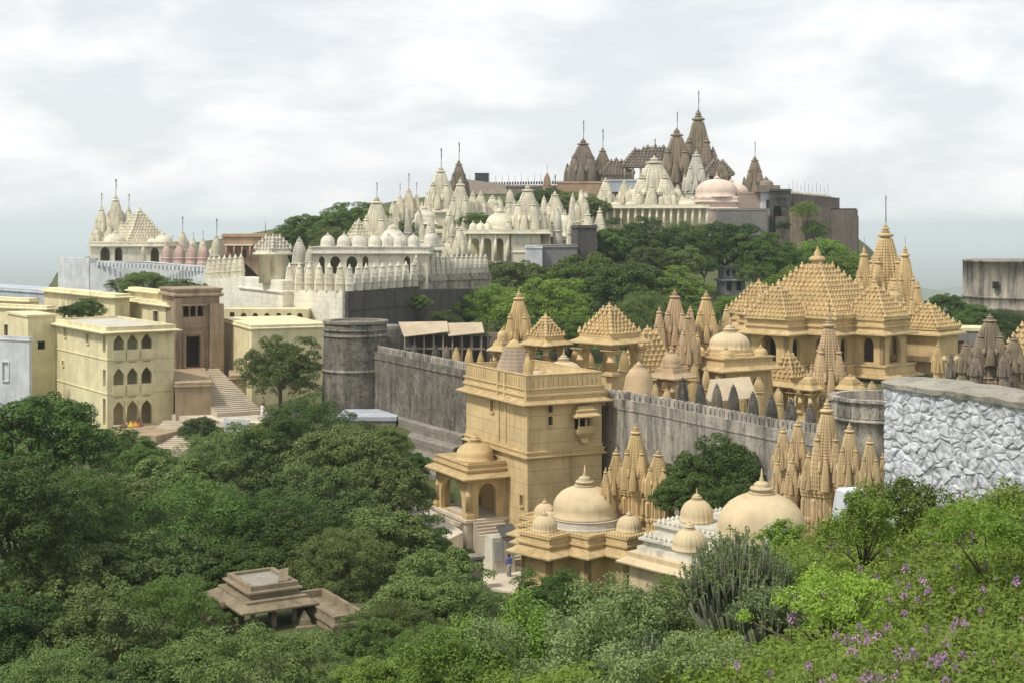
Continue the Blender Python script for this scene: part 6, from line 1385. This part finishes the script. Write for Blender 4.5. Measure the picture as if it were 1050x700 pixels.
    tree(a[6], a[0], a[1], a[2], a[3]*(1.16 if a[0] < 560 else 1), a[4], a[5], group='trees of the lower wood' if a[0] < 560 else None, flat=.92)
for a in (
 (288, 344, 160, 40, LF_G, 1, 1.0, 'round isolated tree with visible trunk by the yellow wall'),
 (88, 306, 178, 20, LF_D, 1, .7, 'small rooftop bush between the yellow houses'),
 (70, 312, 176, 12, LF_D, 0, .7, 'little bush left of the rooftop bush on the yellow house'),
 (150, 275, 235, 30, LF_G, 0, .7, 'wide green tree in front of the white parapet wall'),
 (185, 286, 232, 22, LF_G, 1, .6, 'lower green tree right of the wide one under the white parapet'),
 (207, 290, 228, 9, LF_G, 2, .8, 'small sapling beside the cream rubble wall'),
 (123, 285, 238, 14, LF_G, 3, .7, 'small green tree left of the wide one under the white parapet'),
 (362, 207, 270, 40, LF_D, 1, .8, 'big dark tree behind the flagged cream spire'),
 (320, 216, 275, 34, LF_D, 0, .75, 'dark tree left of the big one behind the row of domes'),
 (298, 230, 280, 24, LF_D, 2, .7, 'dark tree sloping down beside the orange house roof'),
 (345, 232, 262, 26, LF_G, 3, .8, 'lighter green tree behind the first grey domes'),
 (418, 226, 285, 22, LF_G, 2, .7, 'grey-green scrub tree between the triple spires and the grey domes'),
 (432, 240, 272, 16, LF_G, 1, .7, 'small scrub tree beside the white dome porch'),
 (490, 218, 285, 22, LF_B, 1, .5, 'bright green round bush above the domed porch'),
 (528, 205, 320, 18, LF_B, 3, .7, 'bright green bush left of the bullet-shaped spire'),
 (560, 190, 345, 26, LF_D, 0, .8, 'dark tree under the ridge wall'),
 (585, 196, 340, 24, LF_G, 1, .8, 'tree left of the pink brick wall'),
 (608, 200, 335, 20, LF_G, 2, .7, 'scrubby tree beneath the pink brick wall'),
 (540, 196, 340, 18, LF_D, 2, .7, 'dark bush behind the bullet-shaped spire'),
):
    tree(a[7], a[0], a[1], a[2], a[3], a[4], a[5], flat=a[6])
# band of trees on the slope below the white temples
for a in (
 (480, 300, 232, 38, LF_G, 1, 'olive tree on the slope just right of the dark lower wall'),
 (530, 262, 238, 44, LF_G, 0, 'olive tree on the slope below the domed porch temple'),
 (505, 290, 222, 40, LF_B, 3, 'bright green tree on the slope above the shed'),
 (560, 285, 215, 52, LF_B, 1, 'large bright green tree on the slope behind the small pavilion'),
 (600, 256, 236, 46, LF_B, 2, 'bright green tree on the slope under the black stone block'),
 (640, 262, 226, 48, LF_D, 0, 'dark green tree on the slope behind the open pavilion'),
 (655, 222, 262, 42, LF_D, 1, 'dark tree on the slope under the colonnade temple'),
 (620, 232, 258, 26, LF_D, 2, 'smaller dark tree on the slope right of the black stone block'),
 (700, 226, 265, 40, LF_D, 3, 'dark tree on the slope below the end of the colonnade'),
 (745, 222, 268, 42, LF_D, 0, 'dark domed tree on the slope under the grey rendered wall'),
 (782, 238, 262, 34, LF_D, 1, 'dark tree on the slope left of the brown buttress'),
 (686, 272, 228, 40, LF_B, 1, 'bright tree on the slope left of the grey ruined pavilion'),
 (715, 308, 205, 30, LF_B, 2, 'leafy tree on the slope just above the twin spires'),
 (665, 298, 205, 38, LF_G, 3, 'olive tree on the slope between open pavilion and twin spires'),
 (788, 285, 240, 30, LF_D, 2, 'dark tree on the slope right of the grey ruined pavilion'),
 (768, 312, 215, 26, LF_G, 0, 'low olive tree on the slope left of the great studded roof'),
 (810, 252, 262, 36, LF_D, 3, 'dark tree on the slope beneath the redder buttress'),
 (845, 240, 270, 34, LF_B, 0, 'bright green tree on the slope under the corner bastion'),
 (815, 270, 240, 34, LF_B, 2, 'bright tree on the slope behind the great studded roof'),
 (865, 262, 262, 26, LF_B, 1, 'bright green tree on the slope closest to the tall golden spires'),
 (826, 206, 345, 14, LF_B, 3, 'bright green shrub growing out of the summit fort wall'),
 (836, 226, 345, 13, LF_B, 1, 'lower shrub growing out of the summit fort wall'),
 (803, 226, 345, 8, LF_D, 2, 'creeper bush on the purplish-brown buttress'),
 (585, 318, 195, 34, LF_B, 0, 'bright green tree on the slope behind the small studded pavilion'),
 (640, 322, 185, 30, LF_D, 3, 'dark tree on the slope hidden behind the open pavilion roof'),
 (545, 325, 190, 30, LF_D, 1, 'dark tree on the slope behind the tall sandstone spire'),
 (495, 325, 195, 28, LF_G, 2, 'olive tree on the slope right behind the shed roofs'),
 (430, 300, 205, 14, LF_G, 0, 'brownish bush on the black-stained wall'),
 (455, 318, 205, 20, LF_G, 1, 'olive bush above the shed under the dark lower wall'),
 (700, 250, 250, 26, LF_G, 2, 'olive tree on the slope directly left above the grey ruined pavilion'),
 (722, 262, 255, 15, LF_D, 1, 'small dark tree touching the left side of the grey ruined pavilion'),
 (775, 268, 258, 18, LF_G, 3, 'small olive tree touching the right side of the grey ruined pavilion'),
 (752, 300, 235, 22, LF_B, 0, 'bright bush on the slope right below the grey ruined pavilion'),
 (665, 250, 248, 22, LF_G, 0, 'olive bush on the slope under the two dark trees of the colonnade'),
 (885, 296, 250, 24, LF_D, 2, 'dark tree half hidden behind the golden spires'),
 (968, 298, 236, 26, LF_D, 0, 'dark tree right of the golden spires'),
 (1000, 312, 222, 26, LF_D, 1, 'dark tree in front of the round fort tower'),
 (1030, 316, 220, 30, LF_D, 3, 'dark tree at the right edge below the round fort tower'),
 (985, 325, 215, 22, LF_D, 2, 'low dark tree behind the grey house roof'),
):
    tree(a[6], a[0], a[1], a[2], a[3], a[4], a[5], group='trees on the temple slope', flat=.85)

# =================================================================== FOREGROUND SLOPE
def scatter(n, xr, yr, dens=None):
    out = []
    return out
rg = np.random.default_rng(77)
def slope_pts(n, y0=9, y1=60, px0=-1, px1=1):
    Y = y0*(y1/y0)**rg.random(n*2); X = (rg.random(n*2)*1.25-.125); px = X*1050
    x = (px-CX)/F*Y; z = terr(x, Y); py = HY-z/Y*F
    ok = (py > 470) & (py < 780)
    lim = np.interp(py, [470, 560, 600, 640, 680, 760], [860, 790, 680, 540, 450, 400])      # left border of the grassy shoulder
    ok &= px > lim-40*rg.random(n*2)
    i = np.where(ok)[0][:n]; return x[i], Y[i], z[i], px[i], py[i]
x, Y, z, px, py = slope_pts(17000)
CC, NN, SS, UU = [], [], [], []
cl = np.array([noise.noise(Vector((a*.35, b*.35, 3))) for a, b in zip(x, Y)])
nl = 46
hgt = (0.18+.45*np.clip(cl+.3, 0, 1))*(1+.6*rg.random(len(x)))
rad = (.12+.16*rg.random(len(x)))*(1+Y/30)
for k in range(nl):
    d = rg.normal(size=(len(x), 3)); d /= np.linalg.norm(d, axis=1)[:, None]; d[:, 2] = np.abs(d[:, 2])
    q = rg.random(len(x))**.45
    CC.append(np.stack([x+d[:,0]*rad*q, Y+d[:,1]*rad*q, z+hgt*d[:,2]*q*1.1+.02], -1)); NN.append(d*.5+np.array([0,0,.7])); SS.append((.040+.0018*Y)*(.7+.6*rg.random(len(x))))
RNG = rg
C_, N_, S_2 = np.concatenate(CC), np.concatenate(NN), np.concatenate(SS)
o = link('herb_cover', leaves_mesh('herb_cover', C_, N_, S_2[:, None], .55, .5), LF_H); o['kind'] = 'stuff'; o['label'] = 'bright green leafy herbs covering the foreground slope'
x, Y, z, px, py = slope_pts(26000)
nb = len(x); C_ = np.stack([x, Y, z+.14], -1); hb_ = (.22+.26*rg.random(nb)); C_[:, 2] = z+hb_*.5
N_ = rg.normal(size=(nb, 3)); N_[:, 2] *= .2
o = link('grass', leaves_mesh('grass', C_, N_, hb_[:, None], .035, .2, up=np.array([0, 0, 1.0])), GRASS); o['kind'] = 'stuff'; o['label'] = 'thin grass stems between the herbs of the foreground slope'

def bush(label, px, py_base, Y, w_px, h_px, mat, n, leaf, name='shrub', seed=1, stems=12, mesh=None, cat='shrub'):
    p = P(px, py_base, Y); rx = w_px/2/F*Y; h = h_px/F*Y; r = np.random.default_rng(seed)
    t = thing(name, label, cat, p, 0)
    global RNG; RNG = r
    k = 60; ctr = np.stack([r.normal(size=k)*.42, r.normal(size=k)*.42, .02+.88*r.random(k)], -1); rr = .10+.14*r.random(k)
    nrm = np.linalg.norm(ctr[:, :2], axis=1); ctr[:, 2] *= 1-.35*np.clip(nrm, 0, 1)
    i = r.integers(0, k, n); d = r.normal(size=(n, 3)); d /= np.linalg.norm(d, axis=1)[:, None]; d[:, 2] = np.where(d[:, 2] < -.4, -d[:, 2], d[:, 2])
    C = (ctr[i]+d*rr[i][:, None]*(.5+.6*r.random((n, 1)))); C = C*np.array([rx, rx, h]); C[:, 2] = np.maximum(C[:, 2], -.3)
    link('foliage', leaves_mesh('foliage', C, d*.7+np.array([0,0,.5]), leaf, .45, .5), mat, t)
    m = MB()
    for j in range(stems):
        q = ctr[j % k]; m.tube((q[0]*rx*.15, q[1]*rx*.15, -.4), (q[0]*rx, q[1]*rx, q[2]*h), .02+.01*r.random(), 4, .006)
    part('stems', m, BARK, t); return t
def euphorbia(label, px, py_base, Y, w_px, h_px, n=170, seed=4):
    p = P(px, py_base, Y); rx = w_px/2/F*Y; h = h_px/F*Y; r = random.Random(seed); t = thing('euphorbia', label, 'cactus', p, 0)
    m = MB(); tips = []
    for i in range(n):
        a = r.random()*6.283; q = r.random()**.6; x0, y0 = q*.55*rx*math.cos(a), q*.55*rx*math.sin(a)
        x1, y1 = q*rx*math.cos(a)*1.0+r.gauss(0,.05), q*rx*math.sin(a)+r.gauss(0,.05); hh = h*(1.05-.38*q*q)*(.72+.33*r.random())
        mid = ((x0*.5+x1*.5)*1.1, (y0+y1)*.55, hh*.5); rd = .013+.009*r.random()
        m.tube((x0*.6,y0*.6,-.5), mid, rd*1.1, 5, rd); m.tube(mid, (x1,y1,hh), rd, 5, rd*.8); tips.append((x1,y1,hh))
        if r.random() < .6:
            e_ = (x1+r.gauss(0,.10), y1+r.gauss(0,.10), hh*(.82+.16*r.random())); b_ = (mid[0]*.5+x1*.5, mid[1]*.5+y1*.5, hh*.68); m.tube(b_, e_, rd*.8, 5, rd*.6); tips.append(e_)
    part('stems', m, LF_S, t)
    C = np.array([(a+r.gauss(0,.03), b+r.gauss(0,.03), c+r.gauss(0,.04)) for a, b, c in tips for _ in range(14)]); N3 = RNG.normal(size=(len(C), 3))
    link('leaf_tufts', leaves_mesh('leaf_tufts', C, N3, .07, .4, .5), LF_P, t); return t
euphorbia('clump of tall grey-green spiky euphorbia stems in front of the widest cream dome', 757, 650, 30, 118, 98, 330, 4)
euphorbia('smaller dark euphorbia clump below the tall grey-green one', 790, 668, 24, 80, 64, 110, 9)
euphorbia('low euphorbia stems at the bottom edge, left of the herbs', 665, 730, 22, 110, 74, 120, 12)
bush('leafy shrub with loose twigs against the whitewashed rubble wall', 930, 545, 36, 105, 58, LF_B, 9000, .085, seed=2)
bush('bright leafy shrub spilling over the left end of the rubble wall', 885, 560, 33, 70, 70, LF_H, 5000, .085, seed=6)
bush('pale green leafy shrub mass at bottom centre', 610, 712, 30, 200, 118, LF_P, 26000, .085, seed=3, stems=24)
bush('pale green shrub between the shrub mass and the euphorbia clump', 680, 682, 32, 130, 98, LF_P, 15000, .08, seed=5, stems=16)
bush('leafy shrub in front of the euphorbia at the bottom edge', 700, 735, 20, 180, 90, LF_P, 15000, .055, seed=8, stems=16)
bush('mid-green bush left of the pale shrub mass', 540, 722, 40, 160, 118, LF_B, 20000, .11, seed=11, stems=16)
bush('fresh green herb clump right of the euphorbia', 850, 640, 20, 130, 60, LF_H, 9000, .05, seed=13, stems=30)
bush('dusky feathery herb clump on the flowering slope near the rubble wall', 1010, 560, 22, 130, 45, LF_H, 9000, .05, seed=15, stems=3)
bush('bright leafy shrub at the bottom edge under the fresh trees', 470, 735, 38, 150, 90, LF_B, 16000, .10, seed=21)
bush('yellow-green shrub spilling down the shoulder left of the euphorbia', 640, 668, 40, 120, 62, LF_H, 12000, .09, seed=22)
bush('broad fresh shrub on the shoulder directly under the domed temple walls', 720, 640, 44, 120, 50, LF_B, 12000, .10, seed=23)
bush('low bright shrub at the shoulder edge below the widest cream dome', 815, 600, 40, 90, 42, LF_H, 9000, .09, seed=24)
bush('leafy bush hiding the foot of the small whitewashed wall stub', 806, 572, 46, 62, 40, LF_B, 7000, .09, seed=31)
# purple flowers
def flower_mb(seed):
    r = random.Random(seed); m = MB(); m.tube((0,0,0),(.0,.0,.33),.006,4)
    return m
FSTEM = flower_mb(1).mesh('stem')
r = np.random.default_rng(5)
FP = []
for v in range(3):
    RNG = np.random.default_rng(50+v); n = 34; h = RNG.random(n)*.75; a = RNG.random(n)*6.28; q = .055*(1.15-h)
    FP.append(leaves_mesh('petals', np.stack([q*np.cos(a), q*np.sin(a),   .24+.13*h], -1), np.stack([np.cos(a), np.sin(a), .5+0*a], -1),   .026, .7, .4))
fx = [(1008,572),(985,600),(905,628),(860,640),(890,650),(925,655),(920,672),(895,688),(935,692),(975,690),(1000,655),(1015,648),(1045,668),(1030,692),(760,690),(640+188,692),(1003,512),(940,560),(962,548),(875,560),(905,548),(985,535),(930,585),(955,600),(892,608),(935,615),(968,582),(960,598),(1025,560),(1010,545),(905,590),(880,628),(865,655),(912,640),(948,640),(997,582),(1040,600),(870,600),(845,655),(1047,690),(990,676),(950,672),(835,625),(1035,530),(1020,515),(968,525),(1047,540),(915,570),(985,552),(900,668),(875,688),(1005,625),(1028,640)]
for i, (fpx, fpy) in enumerate(fx):
    best = None
    for Y in np.arange(10, 55, .25):
        xx = (fpx-CX)/F*Y; zz = float(ground_z(xx, Y))+.45
        if HY-zz/Y*F <= fpy: best = (xx, Y, zz-.45); break
    if not best: continue
    for j in range(3):
        t = thing('purple_flower', 'purple flower spike rising from the herbs of the foreground slope', 'flower', (best[0]+r.normal()*.5, best[1]+r.normal()*.9, best[2]), r.random()*6, 'purple flower spikes on the slope')
        s__ = .75+.55*r.random(); link('stem', FSTEM, BARK, t, (0,0,0), 0, s__); link('petals', FP[i % 3], PURP, t, (0,0,0), r.random()*6, s__)

# =================================================================== PEOPLE
def person(label, p, h, facing, top, bottom, hair, pose='walk', seed=0):
    """one continuous skinned body; clothing and hair as its parts"""
    t = thing('person', label, 'person', p, facing); k = h/1.72
    st = .16 if pose == 'walk' else 0.0
    if pose == 'sit':
        J = [((0,0,.18),.13),((0,-.01,.45),.14),((0,0,.62),.08),((0,.0,.78),.095),((.16,0,.56),.06),((.25,-.12,.36),.045),((.16,-.30,.28),.035),((-.16,0,.56),.06),((-.25,-.12,.36),.045),((-.16,-.30,.28),.035),((.14,-.1,.14),.09),((.38,-.38,.12),.07),((.05,-.45,.06),.05),((-.14,-.1,.14),.09),((-.38,-.38,.12),.07),((-.05,-.45,.06),.05)]
        E = [(0,1),(1,2),(2,3),(1,4),(4,5),(5,6),(1,7),(7,8),(8,9),(0,10),(10,11),(11,12),(0,13),(13,14),(14,15)]
        hz, hy = .80, 0
    else:
        J = [((0,0,.95),.135),((0,-.01,1.32),.145),((0,-.01,1.47),.06),((0,-.02,1.60),.095),((.19,0,1.38),.055),((.25,.06,1.10),.042),((.24,-.04,.86),.032),((-.19,0,1.38),.055),((-.26,-.04,1.10),.042),((-.24,-.16,.90),.032),((.09,0,.86),.09),((.10,-st*.6,.48),.06),((.10,-st*.5,.08),.042),((.10,-st-.1,.03),.035),((-.09,0,.86),.09),((-.10,st*.3,.48),.06),((-.10,st,.10),.042),((-.10,st-.13,.03),.035)]
        E = [(0,1),(1,2),(2,3),(1,4),(4,5),(5,6),(1,7),(7,8),(8,9),(0,10),(10,11),(11,12),(12,13),(0,14),(14,15),(15,16),(16,17)]
        hz, hy = 1.63, -.02
    me = bpy.data.meshes.new('body'); me.from_pydata([tuple(c*k for c in j[0]) for j in J], E, []); me.update()
    o = link('body', me, None, t); me.materials.append(top)
    sk = o.modifiers.new('skin', 'SKIN'); 
    for i, j in enumerate(J): me.skin_vertices[0].data[i].radius = (j[1]*k, j[1]*k*.85)
    me.skin_vertices[0].data[0].use_root = True
    sb = o.modifiers.new('sub', 'SUBSURF'); sb.levels = 2; sb.render_levels = 2
    skin = plain('skin', (.20,.11,.07), .6)
    part('head', MB().lathe([(.02,-.12),(.055,-.10),(.078,-.04),(.085,.02),(.075,.08),(.04,.115),(.01,.12)], 14).lathe([(.012,0),(.006,.03)], 6, cx=0, cy=-.09), skin, t, (0,hy*k-.005,(hz+.01)*k), 0, k*1.15)
    part('hair', MB().lathe([(.092,-.02),(.095,.03),(.082,.09),(.04,.13),(.01,.135)], 14, cy=.012), hair, t, (0,hy*k,(hz+.015)*k), 0, k*1.15)
    if pose != 'sit':
        part('lower_garment', MB().rings([[(.17*math.cos(q)*k,.13*math.sin(q)*k,.98*k) for q in [i*math.pi/6 for i in range(12)]], [(.19*math.cos(q)*k,.16*math.sin(q)*k,.80*k) for q in [i*math.pi/6 for i in range(12)]], [(.19*math.cos(q)*k,(.18*math.sin(q)-.02)*k,.42*k) for q in [i*math.pi/6 for i in range(12)]], [(.17*math.cos(q)*k,(.20*math.sin(q)-.02)*k,.12*k) for q in [i*math.pi/6 for i in range(12)]]], smooth=True), bottom, t)
    else: part('lap_cloth', MB().lathe([(.42,.0),(.44,.10),(.34,.22),(.16,.34),(.13,.5)], 14, cy=-.12), bottom, t, (0,0,0), 0, k)
    return t
blk = plain('black_hair', (.015,.013,.012), .5)
person('person in a blue shirt walking away across the paved court', Vector((P(522,590,114.8).x, 114.8, -28.217)), 1.75, R(200), plain('blue_cloth', (.08,.11,.42)), plain('grey_trousers', (.30,.29,.27)), blk)
p_ = P(269, 429, 157.5); person('person in white clothes standing on the paved terrace', Vector((p_.x, p_.y, zt_+.003)), 1.72, R(170), plain('white_cloth', (.75,.73,.68)), plain('white_cloth2', (.70,.68,.64)), blk)
p_ = P(270, 419, 164); person('bare-armed person walking behind the one in white on the terrace', Vector((p_.x, p_.y, zt_+.003)), 1.65, R(20), plain('tan_cloth', (.42,.30,.2)), plain('dark_cloth', (.16,.12,.10)), blk)
p_ = P(212, 385.5, 173.5); person('small figure in white sitting at the head of the long stairs', Vector((p_.x, p_.y, p_.z)), 1.6, R(180), plain('white_cloth3', (.72,.70,.66)), plain('white_cloth4', (.72,.70,.66)), blk, 'sit')
for i, (px_, c_, c2_, lab) in enumerate(((124,(.10,.06,.06),(.2,.07,.06),'dark-clothed person sitting under the left arch of the yellow arcade'), (132.5,(.62,.36,.05),(.60,.42,.06),'person in bright yellow clothes sitting under the middle arch of the arcade'), (137,(.55,.16,.04),(.6,.3,.05),'person in orange clothes sitting beside the one in yellow'), (140.5,(.08,.05,.05),(.3,.1,.06),'dark-haired person in dark red sitting right of the orange one'))):
    s1 = face_len(110, YH, AH, px_); q = local(cH, AH)(s1, -.55, 0); person(lab, Vector((q.x, q.y, zh(438.5)+.003)), 1.65, AH, plain('cloth', c_), plain('wrap', c2_), blk, 'sit')
